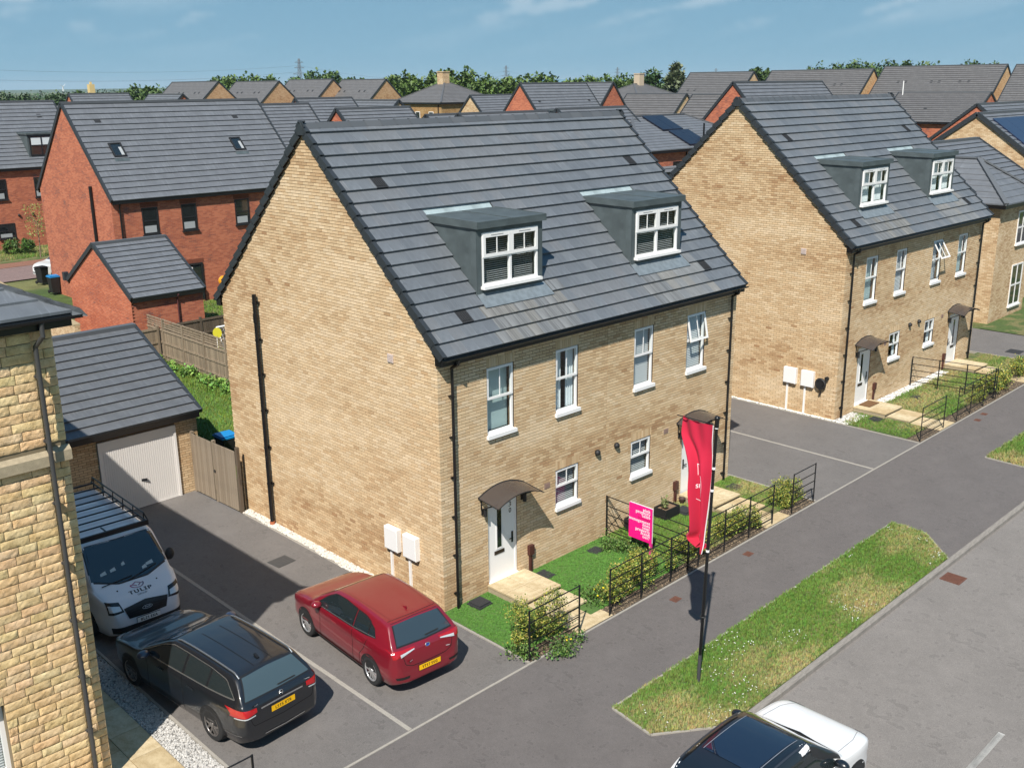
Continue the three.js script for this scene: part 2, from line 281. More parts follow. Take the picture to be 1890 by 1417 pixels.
// grass verges between footway and road
const VERGE = [[-0.15, 5.17], [11.6, 5.1], [11.55, 6.05], [10.5, 7.1], [0.95, 7.1], [-0.3, 6.22]];
const VERGE2 = [[18.15, 4.95], [34, 4.95], [34, 7.1], [19.2, 7.1], [18.1, 6.1]];
slabSheet('verge', [VERGE], 0.022, MAT.grass, 'long grass verge with the flagpole');
slabSheet('verge', [VERGE2], 0.022, MAT.grass, 'grass verge further along the road');
{
  const e = structGroup('edging', 'pale concrete edging round the grass verges');
  const run = (a, b) => { const L = Math.hypot(b[0] - a[0], b[1] - a[1]), n = Math.max(1, Math.round(L / 0.9)), g = new THREE.BoxGeometry(L / n - 0.006, 0.16, 0.045), R = rng(Math.round(a[0] * 17 + b[1] * 9)); for (let i = 0; i < n; i++) { const t = (i + 0.5) / n, o = mesh('edging_stone', g, MAT.concrete, e), x = lerp(a[0], b[0], t); o.position.set(x, GY(x) - 0.056 + R() * 0.006, lerp(a[1], b[1], t)); o.rotation.y = -Math.atan2(b[1] - a[1], b[0] - a[0]); } };
  run(VERGE[0], VERGE[1]); run(VERGE[1], VERGE[2]); run(VERGE[2], VERGE[3]); run(VERGE[4], VERGE[5]); run(VERGE[5], VERGE[0]);
  run(VERGE2[0], VERGE2[1]); run(VERGE2[4], VERGE2[0]); run(VERGE2[3], VERGE2[4]);
}
// front gardens
slabSheet('lawn', [[[-0.105, 0], [5.62, 0], [5.5, 2.5], [-0.105, 2.5]]], 0.035, MAT.turf, 'smooth bright green artificial lawn in front of the number 30 door');
slabSheet('lawn', [[[5.62, 0], [11.44, 0], [11.44, 2.5], [5.5, 2.5]]], 0.033, MAT.grass, 'dry natural lawn in front of the right half of the nearest pair');
slabSheet('lawn', [rect(18.05, 30.35, -0.28, 2.4)], 0.033, MAT.grass, 'patchy lawn in front of the second ochre pair');
slabSheet('lawn', [rect(34.6, 48, -2, FZ - 0.06)], 0.033, MAT.grass, 'lawn in front of the house at the right edge');
slabSheet('border', [rect(-0.105, 11.44, 2.5, FZ - 0.055), rect(18.05, 30.35, 2.4, FZ - 0.055)], 0.02, MAT.soil, 'brown soil border under the hedges');
slabSheet('lawn', [rect(-0.1, 6.0, -27, -9.3)], 0.02, MAT.turf, 'long green back lawn behind the ochre garage');
slabSheet('lawn', [rect(6.0, 30, -36.2, -9.3)], 0.015, MAT.grass, 'back gardens behind the ochre pairs');
slabSheet('yard', [rect(-6, 5.0, -40, -19.2)], 0.018, M([0.42, 0.38, 0.33], 0.9, { map: rep(T.grain, 1.1) }), 'pale paved yard behind the garages');
slabSheet('cul_de_sac', [[[-15, -58.2], [40, -54.5], [40, -50], [-15, -52.3]]], 0.02, MAT.pavingPink, 'pinkish block paved lane behind the red houses');
slabSheet('pavement', [[[-15, -60.2], [40, -56.6], [40, -54.53], [-15, -58.23]]], 0.03, MAT.pavingRed, 'strip of red paving beside the lane');
slabSheet('lawn', [[[-15, -66], [40, -64], [40, -56.65], [-15, -60.25]]], 0.028, MAT.grass, 'strip of lawn before the far red house');

// ------------------------------------------------------------------ brickwork laid brick by brick
const brickCol = (tones, u, v, seed, R) => {
  const patch = fbm(u * 0.3 + seed, v * 1.1 + seed * 2, seed, 4), fine = fbm(u * 1.4, v * 4.0, seed + 5, 3);
  const k = clamp(0.36 + (patch - 0.5) * 1.1 + (fine - 0.5) * 0.4 + (R() - 0.5) * 0.56 + (R() > 0.988 ? 0.35 : 0), 0, 0.999) * (tones.length - 1), i = Math.floor(k), b = 0.93 + R() * 0.14;
  return mix3(tones[i], tones[i + 1], k - i).map((q) => q * b);
};
const BRICK_VARIANTS = BUFF.flatMap((c, i) => [0.9, 1.0, 1.1].map((s) => M(c.map((q) => q * s), 0.9)));
/* frame: O origin, U along the wall, N outward (unit); ranges(k) gives [u0,u1] stretches for course k (75 mm each from v0)
   parity shifts the bond; returns {merged geometry builder, singles: bricks to be meshes of their own} */
function layBricks({ O, U, N, v0, courses, ranges, tones, seed, depth = 0.1, parity = 0, shift = 0, soldiers = [], single = 0, worldOffset = [0, 0, 0] }) {
  const R = rng(seed * 7919 + 13), list = [];
  for (let k = 0; k < courses; k++) {
    const va = v0 + k * 0.075, off = (((k + parity) & 1) ? 0.1125 : 0) + shift;
    for (const [a, b] of ranges(k, va)) {
      let i = Math.floor((a - off) / 0.225) - 1;
      for (; off + i * 0.225 < b; i++) { const u0 = Math.max(a, off + i * 0.225), u1 = Math.min(b, off + i * 0.225 + 0.212); if (u1 - u0 > 0.025) list.push([u0, u1, va, va + 0.062]); }
    }
  }
  for (const [a, b, va] of soldiers) for (let u = a; u < b - 0.03; u += 0.075) list.push([u, Math.min(b, u + 0.065), va, va + 0.215]);
  const cam = CAM.clone().sub(V(...worldOffset)), at = (u, v, n) => [O[0] + U[0] * u + N[0] * n, O[1] + v, O[2] + U[2] * u + N[2] * n];
  let pick = new Set();
  if (single) { const d = list.map((q, i) => [i, cam.distanceTo(V(...at((q[0] + q[1]) / 2, q[2], 0)))]).filter(([i]) => list[i][1] - list[i][0] > 0.211 && list[i][3] - list[i][2] < 0.07).sort((p, q) => p[1] - q[1]).slice(0, single); pick = new Set(d.map((q) => q[0])); }
  const g = new GB(), singles = [];
  list.forEach((q, i) => {
    const col = brickCol(tones, (q[0] + q[1]) / 2, q[2], seed, R), j = (R() - 0.5) * 0.003;
    if (pick.has(i)) { singles.push({ pos: at((q[0] + q[1]) / 2, (q[2] + q[3]) / 2, -depth / 2 + j), col }); return; }
    const o = at(q[0], q[2], -depth + j);
    g.obox(o, [U[0] * (q[1] - q[0]), 0, U[2] * (q[1] - q[0])], [0, q[3] - q[2], 0], [N[0] * depth, 0, N[2] * depth], col, 'b');
  });
  return { g, singles };
}
function brickMeshes(wall, laid, U, name = 'brickwork') {
  stuffPart(laid.g.build(name, MAT.brickV, wall));
  if (laid.singles.length) {
    const geo = new THREE.BoxGeometry(0.212, 0.062, 0.1);
    for (const s of laid.singles) { // nearest of the prepared tones
      let best = 0, bd = 9; BRICK_VARIANTS.forEach((m, i) => { const d = Math.abs(m.color.r - s.col[0]) + Math.abs(m.color.g - s.col[1]); if (d < bd) { bd = d; best = i; } });
      const o = mesh('brick', geo, BRICK_VARIANTS[best], wall); o.position.set(...s.pos); o.rotation.y = Math.atan2(-U[2], U[0]);
    }
  }
}
const cutRange = (a, b, holes) => { let r = [[a, b]]; for (const [h0, h1] of holes) r = r.flatMap(([p, q]) => (h1 <= p || h0 >= q) ? [[p, q]] : [[p, h0], [h1, q]].filter(([s, t]) => t - s > 0.02)); return r; };

// ------------------------------------------------------------------ windows and doors
function blindSlats(parent, x0, x1, y0, y1, z, m = MAT.blind, pitch = 0.05, tilt = 0.5) {
  const g = new GB(); for (let y = y0; y < y1; y += pitch) { const d = 0.022; g.quad([x0, y - d * tilt, z + d], [x1, y - d * tilt, z + d], [x1, y + d * tilt, z - d], [x0, y + d * tilt, z - d]); } g.build('blind', m, parent);
}
function curtains(parent, x0, x1, y0, y1, z, part1 = 0.3, m = MAT.curtain) {
  const g = new GB(), fold = (a, b) => { const n = Math.max(6, Math.round((b - a) / 0.02)); for (let i = 0; i < n; i++) { const xa = lerp(a, b, i / n), xb = lerp(a, b, (i + 1) / n), za = z + 0.02 * Math.sin(xa * 75), zb = z + 0.02 * Math.sin(xb * 75); g.quad([xa, y0, za], [xb, y0, zb], [xb, y1, zb], [xa, y1, za]); } };
  fold(x0, lerp(x0, x1, part1)); fold(lerp(x0, x1, 1 - part1), x1); g.build('curtain', m, parent);
}
/* a white two-light window standing in an opening x0..x1, y0..y1 of a wall facing +z at z = 0 */
function sashWindow(parent, x0, x1, y0, y1, z, o = {}) {
  const w = part('window', parent), fr = o.frame || MAT.white, s = 0.055, yt = lerp(y0 + 0.06, y1, o.split ?? 0.53), f = new GB();
  f.box(x0, y0 + 0.06, z - 0.06, x0 + s, y1, z); f.box(x1 - s, y0 + 0.06, z - 0.06, x1, y1, z); f.box(x0 + s, y1 - s, z - 0.06, x1 - s, y1, z - 0.001); f.box(x0 + s, y0 + 0.06, z - 0.06, x1 - s, y0 + 0.06 + s, z - 0.001); f.box(x0 + s, yt - 0.03, z - 0.06, x1 - s, yt + 0.02, z - 0.002);
  f.build('frame', fr, w);
  const sash = new THREE.Group(); sash.name = 'sash'; // top hung opening light
  const a0 = x0 + 0.02, a1 = x1 - 0.02, b0 = yt - 0.012, b1 = y1 - 0.018, q = new GB();
  q.box(a0, b0, 0, a0 + 0.055, b1, 0.025); q.box(a1 - 0.055, b0, 0, a1, b1, 0.025); q.box(a0 + 0.055, b0, 0, a1 - 0.055, b0 + 0.055, 0.0245); q.box(a0 + 0.055, b1 - 0.055, 0, a1 - 0.055, b1, 0.0245);
  const sm = q.geo(); sm.translate(0, -b1, 0); const sashM = mesh('sash', sm, fr, w); sashM.position.set(0, b1, z + 0.001); if (o.open) sashM.rotation.x = -o.open;
  const bar = new GB(); bar.box((a0 + a1) / 2 - 0.011, b0 + 0.055 - b1, 0.004, (a0 + a1) / 2 + 0.011, -0.055, 0.02); const bm = bar.build('glazing_bar', fr, w); bm.position.copy(sashM.position); bm.rotation.x = sashM.rotation.x;
  const gm = o.glass || MAT.glass;
  const p1 = new GB(); p1.quad([a0 + 0.05, b0 + 0.05 - b1, 0.01], [a1 - 0.05, b0 + 0.05 - b1, 0.01], [a1 - 0.05, -0.05, 0.01], [a0 + 0.05, -0.05, 0.01]); const pm = p1.build('pane', gm, w); pm.position.copy(sashM.position); pm.rotation.x = sashM.rotation.x;
  const p2 = new GB(); p2.quad([x0 + s - 0.005, y0 + 0.06 + s - 0.005, z - 0.03], [x1 - s + 0.005, y0 + 0.06 + s - 0.005, z - 0.03], [x1 - s + 0.005, yt - 0.028, z - 0.03], [x0 + s - 0.005, yt - 0.028, z - 0.03]); p2.build('pane', gm, w);
  if (o.sill !== false) { const g = new GB(); g.box(x0 - 0.03, y0 - 0.03, z - 0.02, x1 + 0.03, y0 + 0.058, z + 0.115 + (o.sillOut || 0)); g.build('sill', o.sillMat || fr, w); }
  if (o.blind) blindSlats(w, x0 + s, x1 - s, y0 + 0.1 + (o.blindFrom || 0), y1 - s, z - 0.11, MAT.blind, o.pitch || 0.05, o.tilt ?? 0.5);
  if (o.curtain) curtains(w, x0 + s, x1 - s, y0 + 0.1, y1 - s, z - 0.12, o.curtain);
  if (o.board) { const g = new GB(); g.box(x0 + s, y0 + 0.1, z - 0.17, x1 - s, y1 - s, z - 0.15); g.build('roller_blind', o.board, w); }
  return w;
}
const TEXTS = new Map();
function decal(name, parent, w, h, draw, cw, ch, matOpts = {}) { // flat print on a thin plate of its own
  const c = document.createElement('canvas'); c.width = cw; c.height = ch; const x = c.getContext('2d'); draw(x, cw, ch);
  const t = new THREE.CanvasTexture(c); t.colorSpace = THREE.SRGBColorSpace; t.anisotropy = 8;
  const m = new THREE.MeshStandardMaterial({ map: t, roughness: 0.45, side: THREE.DoubleSide, ...matOpts }); return mesh(name, new THREE.PlaneGeometry(w, h), m, parent);
}
// ------------------------------------------------------------------ the ochre brick pairs with two dormers each
const HW = 11.3, HD = 9.12, EY = 6.11, EZ = 0.224, RY = 10.79, RZ = -HD / 2, KS = (RY - EY) / (EZ - RZ), TH = Math.atan(KS), SL = Math.hypot(RY - EY, EZ - RZ);
const roofY = (z) => RY - Math.abs(z - RZ) * KS;
const sAt = (y) => (y - EY) / Math.sin(TH);
const GAUGE = 0.3594;
const TILE_TONES = [[0.158, 0.176, 0.198], [0.17, 0.188, 0.21], [0.18, 0.198, 0.219], [0.194, 0.206, 0.222]];
const TILE_MATS = TILE_TONES.map((c) => M(c, 0.56, { map: rep(T.streak, 1.6, 1.0), bumpMap: rep(T.fine, 0.3), bumpScale: 0.0012 }));
const STAIN_TONES = [[0.245, 0.252, 0.255], [0.225, 0.236, 0.246], [0.265, 0.262, 0.25]], STAIN_MATS = STAIN_TONES.map((c) => M(c, 0.6, { map: rep(T.stain, 1.6, 1.0) }));
// slope frame -> point; side 1 = front slope, -1 = rear slope
const slopePt = (side) => { const c = Math.cos(TH), s = Math.sin(TH); return (x, q, n) => side > 0 ? [x, EY + q * s + n * c, EZ - q * c + n * s] : [x, EY + q * s + n * c, 2 * RZ - EZ + q * c - n * s]; };
function tilePrism(g, P, x0, x1, s0, s1, col, lift = 0) { // wedge-shaped flat tile: nose proud, head tucked under the course above
  const n0 = 0.072 + lift, n1 = 0.008 + lift, b = -0.002, uo = hash(Math.round(x0 * 100), Math.round(s0 * 100), 9) * 7, A = P(x0, s0, n0), B = P(x1, s0, n0), C = P(x1, s1, n1), D = P(x0, s1, n1);
  g.quad(A, B, C, D, col, [[x0 + uo, s0], [x1 + uo, s0], [x1 + uo, s1], [x0 + uo, s1]]);
  g.quad(P(x0, s0, b), P(x1, s0, b), B, A, col); g.quad(P(x0, s1, b), P(x0, s0, b), A, D, col); g.quad(P(x1, s0, b), P(x1, s1, b), C, B, col);
}
function gutterGeo(g, x0, x1, y, z, r = 0.058) { const n = 8; for (let i = 0; i < n; i++) { const a = Math.PI + (i / n) * Math.PI, b = Math.PI + ((i + 1) / n) * Math.PI, p = (t, x, k = 1) => [x, y + r * k * Math.sin(t), z + r * k * Math.cos(t)]; g.quad(p(a, x0), p(a, x1), p(b, x1), p(b, x0)); g.quad(p(a, x0, 0.9), p(b, x0, 0.9), p(b, x1, 0.9), p(a, x1, 0.9)); g.quad(p(a, x0), p(b, x0), p(b, x0, 0.1), p(a, x0, 0.1)); } g.box(x0, y - 0.006, z - r, x1, y, z - r * 0.9); g.box(x0, y - 0.006, z + r * 0.9, x1, y, z + r); }

function pairHouse(name, label, ox, oy, oz, o) {
  const H = thing(name, label, 'house', [ox, oy, oz]);
  // ---- openings in the front wall
  const up = [[1.44, 2.3], [3.71, 4.52], [6.68, 7.49], [8.96, 9.82]], low = [[3.71, 4.56], [6.63, 7.48]], doors = [[1.4, 2.36], [8.92, 9.88]];
  const holes = [...up.map((q) => [...q, 3.9, 5.55]), ...low.map((q) => [...q, 1.425, 2.475]), ...doors.map((q) => [...q, 0.225, 2.325])];
  const front = part('wall', H), seed = o.seed;
  {
    const sh = new THREE.Shape([V(0.012, -0.5), V(HW - 0.004, -0.5), V(HW - 0.004, EY - 0.06), V(0.012, EY - 0.06)].map((q) => new THREE.Vector2(q.x, q.y)));
    for (const [a, b, c, d] of holes) sh.holes.push(new THREE.Path([[a, c], [b, c], [b, d], [a, d]].map((q) => new THREE.Vector2(...q))));
    const g = new THREE.ExtrudeGeometry(sh, { depth: 0.2, bevelEnabled: false }); g.translate(0, 0, -0.211); mesh('mortar', g, MAT.mortar, front);
    const N0 = Math.round((EY - 0.0) / 0.075) + 2;
    const ranges = (k, va) => { const a = (k & 1) ? 0.1125 : 0, vm = va + 0.033; return cutRange(a, HW, [[5.607, 5.62], ...holes.filter((h) => vm > h[2] && vm < h[3] + 0.22).map((h) => (vm > h[3] ? [h[0] - 0.002, h[1] + 0.01] : [h[0], h[1]]))]); };
    const laid = layBricks({ O: [0, 0, 0], U: [1, 0, 0], N: [0, 0, 1], v0: -0.225, courses: N0, ranges, tones: BUFF, seed: seed, soldiers: holes.map((h) => [h[0], h[1] + 0.01, h[3] + 0.006]), single: o.singles ? 110 : 0, worldOffset: [ox, oy, oz] });
    brickMeshes(front, laid, [1, 0, 0]);
  }
  const gable = part('gable_wall', H);
  {
    const e = 0.1, sh = new THREE.Shape([[-HD, -0.5], [-0.012, -0.5], [-0.012, roofY(-0.012) - e], [RZ, RY - e], [-HD, roofY(-HD) - e]].map((q) => new THREE.Vector2(-q[0], q[1])));
    const g = new THREE.ExtrudeGeometry(sh, { depth: 0.2, bevelEnabled: false }); g.rotateY(Math.PI / 2); g.translate(0.011, 0, 0); mesh('mortar', g, MAT.mortar, gable);
    const ranges = (k, va) => { const half = Math.min(HD / 2, (RY - 0.075 - va - 0.05) / KS); if (half < 0.05) return []; let a = HD / 2 - half, b = HD / 2 + half; if (half >= HD / 2 - 1e-6 || b > HD - 0.1125) b = Math.min(b, (k & 1) ? HD : HD - 0.1125); return [[a, b]]; };
    const laid = layBricks({ O: [0, 0, -HD], U: [0, 0, 1], N: [-1, 0, 0], v0: -0.225, courses: 148, ranges, tones: BUFF, seed: seed + 3, shift: 0.0175, single: o.singles ? 190 : 0, worldOffset: [ox, oy, oz] });
    brickMeshes(gable, laid, [0, 0, 1]);
  }
  { // unseen sides
    const w = part('wall', H), g = new GB(); g.box(0.21, -0.5, -HD, HW - 0.21, EY - 0.06, -HD + 0.2); g.build('masonry', MAT.buffFar, w);
    const sh = new THREE.Shape([[-HD, -0.5], [-0.21, -0.5], [-0.21, roofY(-0.21) - 0.1], [RZ, RY - 0.1], [-HD, roofY(-HD) - 0.1]].map((q) => new THREE.Vector2(-q[0], q[1])));
    const e = new THREE.ExtrudeGeometry(sh, { depth: 0.2, bevelEnabled: false }); e.rotateY(Math.PI / 2); e.translate(HW - 0.2, 0, 0); const u = e.attributes.uv, p = e.attributes.position; for (let i = 0; i < p.count; i++) u.setXY(i, p.getZ(i), p.getY(i)); mesh('gable_masonry', e, MAT.buffFar, w);
  }
  // ---- dormers first: they cut the tiling
  const dorm = [2.92, HW - 2.92 + 0.02].map((c) => ({ x0: c - 1.06, x1: c + 1.06 }));
  const zf = -0.74, dTop = 8.6, sFront = (EZ - zf) / Math.cos(TH), sTop = sAt(8.72);
  // ---- roof
  const roof = part('roof', H), P = slopePt(1), PB = slopePt(-1), R = rng(seed + 99);
  { const g = new GB(); for (const f of [P, PB]) { const q = (x, s, n) => f(x, s, n); const A = [q(-0.03, -0.02, -0.004), q(HW + 0.03, -0.02, -0.004), q(HW + 0.03, SL, -0.004), q(-0.03, SL, -0.004)], B = [q(-0.03, 0.0, -0.09), q(HW + 0.03, 0.0, -0.09), q(HW + 0.03, SL, -0.09), q(-0.03, SL, -0.09)]; if (f === P) { g.quad(...A); g.quad(B[0], B[3], B[2], B[1]); } else { g.quad(A[0], A[3], A[2], A[1]); g.quad(...B); } g.quad(A[0], A[1], B[1], B[0]); } g.build('underlay', MAT.underlay, roof); }
  const tiles = [], TW = 0.336, ventAt = o.vents || [[1.09, 4.95], [10.22, 4.93], [1.13, 0.78], [10.16, 0.8]];
  for (let k = 0; k * GAUGE < SL - 0.06; k++) {
    const s0 = k * GAUGE - 0.03, s1 = Math.min(SL - 0.01, s0 + GAUGE + 0.05), sm = s0 + GAUGE / 2, off = (k & 1) ? TW / 2 : 0;
    const holesX = dorm.filter(() => sm > sFront - 0.42 && sm < sTop + 0.36).map((d) => sm < sFront - 0.02 ? [d.x0 - 0.03, d.x1 + 0.12] : [d.x0 - 0.02, d.x1 + 0.02]);
    const vents = ventAt.filter((v) => Math.abs(v[1] - sm) < GAUGE / 2).map((v) => [v[0] - 0.17, v[0] + 0.17]);
    for (const [a, b] of cutRange(-0.02, HW + 0.02, [...holesX, ...vents])) for (let i = Math.floor((a - off) / TW) - 1; off + i * TW < b; i++) { const x0 = Math.max(a, off + i * TW), x1 = Math.min(b, off + i * TW + TW - 0.003); if (x1 - x0 > 0.03) tiles.push([x0, x1, s0, s1]); }
    for (const [a, b] of vents) { const g = new GB(); tilePrism(g, P, a + 0.002, b - 0.002, s0, s1, undefined, 0.002); for (let i = 0; i < 5; i++) { const x = lerp(a, b, (i + 1) / 6); const A = P(x - 0.012, s0 + 0.05, 0.065), B = P(x + 0.012, s0 + 0.05, 0.065), C = P(x + 0.012, s1 - 0.08, 0.014), D = P(x - 0.012, s1 - 0.08, 0.014), up = P(0, 0, 0.016), z0 = P(0, 0, 0), d = [0, up[1] - z0[1], up[2] - z0[2]], U = (q) => [q[0], q[1] + d[1], q[2] + d[2]]; g.quad(U(A), U(B), U(C), U(D)); g.quad(A, U(A), U(D), D); g.quad(B, C, U(C), U(B)); g.quad(A, B, U(B), U(A)); } g.build('vent_tile', MAT.vent, roof); }
  }
  { // the 300 tiles that show largest are meshes of their own, the rest one sheet of tiles
    const cam = CAM.clone().sub(V(ox, oy, oz)), order = tiles.map((t, i) => [i, cam.distanceTo(V(...P((t[0] + t[1]) / 2, t[2], 0)))]).filter(([i]) => tiles[i][1] - tiles[i][0] > TW - 0.01 && tiles[i][3] - tiles[i][2] > GAUGE + 0.03).sort((p, q) => p[1] - q[1]).slice(0, 300), pick = new Set(order.map((q) => q[0]));
    const rest = new GB(), unit = new GB(), P0 = (x, q, n) => [x, n, -q]; tilePrism(unit, P0, -(TW - 0.003) / 2, (TW - 0.003) / 2, 0, GAUGE + 0.05); const vary = [0, 1, 2].map((v) => { const g = unit.geo(), u = g.attributes.uv; for (let i = 0; i < u.count; i++) u.setX(i, u.getX(i) + v * 0.53); return g; });
    tiles.forEach((t, i) => {
      const tone = Math.floor(clamp(0.5 + 1.7 * (fbm(t[0] * 0.5, t[2] * 0.7, seed + 21, 3) - 0.5) + (R() - 0.5) * 0.6, 0, 0.999) * 4), lift = R() * 0.003;
      const under = t[2] < sFront - 0.3 && dorm.some((d) => t[1] > d.x0 + 0.15 && t[0] < d.x1 + 0.35); // rain-washed lead stain below each apron
      const stain = under ? Math.floor(R() * 3) : -1;
      if (pick.has(i)) { const m = mesh('roof_tile', vary[i % 3], stain >= 0 ? STAIN_MATS[stain] : TILE_MATS[tone], roof); m.position.set(...P((t[0] + t[1]) / 2, t[2], lift)); m.rotation.x = TH; }
      else tilePrism(rest, P, t[0], t[1], t[2], t[3], stain >= 0 ? STAIN_TONES[stain] : TILE_TONES[tone], lift);
    });
    stuffPart(rest.build('roof_tiles', MAT.tileV, roof));
    const back = new GB(); for (let k = 0; k * GAUGE < SL - 0.06; k++) { const s0 = k * GAUGE - 0.03, s1 = Math.min(SL - 0.01, s0 + GAUGE + 0.05), A = PB(-0.02, s0, 0.034), B = PB(HW + 0.02, s0, 0.034), C = PB(HW + 0.02, s1, 0.008), D = PB(-0.02, s1, 0.008); back.quad(B, A, D, C, TILE_TONES[1]); back.quad(PB(HW + 0.02, s0, 0), PB(-0.02, s0, 0), A, B, TILE_TONES[0]); } stuffPart(back.build('roof_tiles', MAT.tileV, roof));
  }
  { // dry verge caps, stepped with the courses
    for (const [xa, xb] of [[-0.085, 0.028], [HW - 0.028, HW + 0.085]]) for (const f of [P, PB]) {
      const g = new GB(), P0 = (x, q, n) => [x, n, f === P ? -q : q]; const L = GAUGE + 0.03, a = 0, b = xb - xa;
      const bx = (x0, x1, n0, n1, m0, m1) => { const A = [P0(x0, 0, n0), P0(x1, 0, n0), P0(x1, 0, n1), P0(x0, 0, n1)], B = [P0(x0, L, m0), P0(x1, L, m0), P0(x1, L, m1), P0(x0, L, m1)]; g.quad(...A); g.quad(B[1], B[0], B[3], B[2]); g.quad(A[3], A[2], B[2], B[3]); g.quad(A[0], B[0], B[1], A[1]); g.quad(A[0], A[3], B[3], B[0]); g.quad(A[1], B[1], B[2], A[2]); };
      const outer = xa < 0 ? [0, 0.022] : [b - 0.022, b]; bx(a, b, 0.074, 0.098, 0.02, 0.044); bx(outer[0], outer[1], -0.08, 0.075, -0.133, 0.021);
      const geo = g.geo();
      for (let k = 0; k * GAUGE < SL - 0.1; k++) { const m = mesh('verge_cap', geo, MAT.verge, roof); m.position.set(...f(xa, k * GAUGE - 0.035, 0)); m.rotation.x = f === P ? TH : -TH; }
    }
    const n = 25, L = (HW + 0.17) / n, g = new GB(), w = 0.13; // ridge tiles
    const sec = (x) => [[x, -w * KS * 0.86, w], [x, 0.03, 0.022], [x, 0.03, -0.022], [x, -w * KS * 0.86, -w]]; const A = sec(0), B = sec(L + 0.02); for (let i = 0; i < 3; i++) g.quad(A[i], B[i], B[i + 1], A[i + 1]); g.quad(A[0], A[1], A[2], A[3]); g.quad(B[3], B[2], B[1], B[0]);
    const band = sec(-0.012).map((q) => [q[0], q[1] + 0.012, q[2]]), band2 = sec(0.03).map((q) => [q[0], q[1] + 0.012, q[2]]); for (let i = 0; i < 3; i++) g.quad(band[i], band2[i], band2[i + 1], band[i + 1]);
    const geo = g.geo(), rm = [M([0.075, 0.082, 0.09], 0.6), M([0.088, 0.094, 0.102], 0.6)];
    for (let i = 0; i < n; i++) { const m = mesh('ridge_tile', geo, rm[hash(i, seed, 3) > 0.5 ? 1 : 0], roof); m.position.set(-0.085 + i * L, RY + 0.045 + hash(i, seed, 4) * 0.004, RZ); }
    for (const x of [-0.092, HW + 0.06]) { const c = new GB(); c.box(x, RY - 0.2, RZ - 0.13, x + 0.032, RY + 0.055, RZ + 0.13); c.build('ridge_cap', MAT.verge, roof); }
  }
  { // eaves: soffit, fascia and gutter on both sides
    let g = new GB(); g.box(-0.055, EY - 0.2, -0.001 + 0.004, HW + 0.055, EY - 0.18, 0.2); g.box(-0.055, EY - 0.2, 0.2, HW + 0.055, EY - 0.03, 0.218); g.box(-0.06, EY - 0.2, 0.0035, -0.04, EY + 0.02, 0.199); g.box(HW + 0.04, EY - 0.2, 0.0035, HW + 0.06, EY + 0.02, 0.199);
    g.build('fascia', MAT.black, H); g = new GB(); g.box(-0.055, EY - 0.2, -HD - 0.2, HW + 0.055, EY - 0.18, -HD - 0.003); g.box(-0.055, EY - 0.2, -HD - 0.218, HW + 0.055, EY - 0.03, -HD - 0.2);
    g.box(-0.06, EY - 0.2, -HD - 0.199, -0.04, EY + 0.02, -HD - 0.0035);
    g.build('fascia', MAT.black, H);
    const u = new GB(); gutterGeo(u, -0.07, HW + 0.09, EY - 0.035, 0.282); u.build('gutter', MAT.black, H);
    const u2 = new GB(); gutterGeo(u2, -0.07, HW + 0.07, EY - 0.035, -HD - 0.282); u2.build('gutter', MAT.black, H);
    for (const x of [0.36, 10.97]) { const d = new GB(); d.pipe([[x, EY - 0.09, 0.282], [x, EY - 0.19, 0.282], [x - 0.02, EY - 0.3, 0.09], [x - 0.02, 0.02 + GY(ox + x) - oy, 0.09]], 0.035, 10); for (let i = 0; i < 6; i++) { const y = 5.15 - i * 0.95; d.box(x - 0.075, y, 0.002, x + 0.035, y + 0.03, 0.05); d.cyl([x - 0.02, y - 0.01, 0.09], [x - 0.02, y + 0.04, 0.09], 0.042, 10); } d.build('downpipe', MAT.black, H); }
  }
  // soil stack on the gable
  { const d = new GB(), x = -0.11, z = -7.2, y0 = 0.1; d.cyl([x, y0, z], [x, o.stack || 6.5, z], 0.057, 12); d.cyl([x, 5.75, z], [x, 5.98, z], 0.07, 12); for (const y of [1.2, 2.25, 3.3, 4.3, 5.25, 6.25]) { d.cyl([x, y, z], [x, y + 0.05, z], 0.066, 12); d.box(-0.06, y, z - 0.03, -0.001, y + 0.05, z + 0.09); } if (o.stackOn !== false) { const m = d.build('soil_stack', MAT.black, H); const c = new GB(); c.cyl([x, -0.1, z], [x, y0 + 0.01, z], 0.07, 12); c.build('clay_collar', MAT.clay, m); } }
  // ---- windows
  const WO = o.windows || [];
  up.forEach(([a, b], i) => sashWindow(H, a, b, 3.9, 5.55, -0.045, { ...(WO[i] || {}) }));
  low.forEach(([a, b], i) => sashWindow(H, a, b, 1.425, 2.475, -0.045, { ...(WO[4 + i] || { blind: true }) }));
  // ---- doors, canopies, lamps
  doors.forEach(([a, b], i) => {
    const d = part('door', H), hinge = i === 0 ? 1 : -1, f = new GB(), y0 = 0.225, y1 = 2.325, c = (a + b) / 2;
    f.box(a, y0, -0.1, a + 0.06, y1, -0.03); f.box(b - 0.06, y0, -0.1, b, y1, -0.03); f.box(a + 0.06, y1 - 0.06, -0.1, b - 0.06, y1, -0.031); f.box(a, y0 - 0.03, -0.1, b, y0 + 0.02, 0.035); f.build('frame', MAT.white, d);
    const l = new GB(); l.box(a + 0.06, y0 + 0.02, -0.09, b - 0.06, y1 - 0.06, -0.045); l.build('leaf', MAT.white, d);
    const px = c - hinge * 0.09, g = new GB(); g.box(px - 0.1, 1.02, -0.045, px + 0.1, 2.1, -0.034); g.build('glazing_frame', MAT.white, d);
    const q = new GB(); q.box(px - 0.07, 1.06, -0.034, px + 0.07, 2.06, -0.031); q.build('pane', MAT.glassDark, d);
    const lb = new GB(); lb.box(px - 0.16, 0.89, -0.045, px + 0.16, 0.98, -0.03); lb.build('letter_box', M([0.03, 0.018, 0.014], 0.35), d);
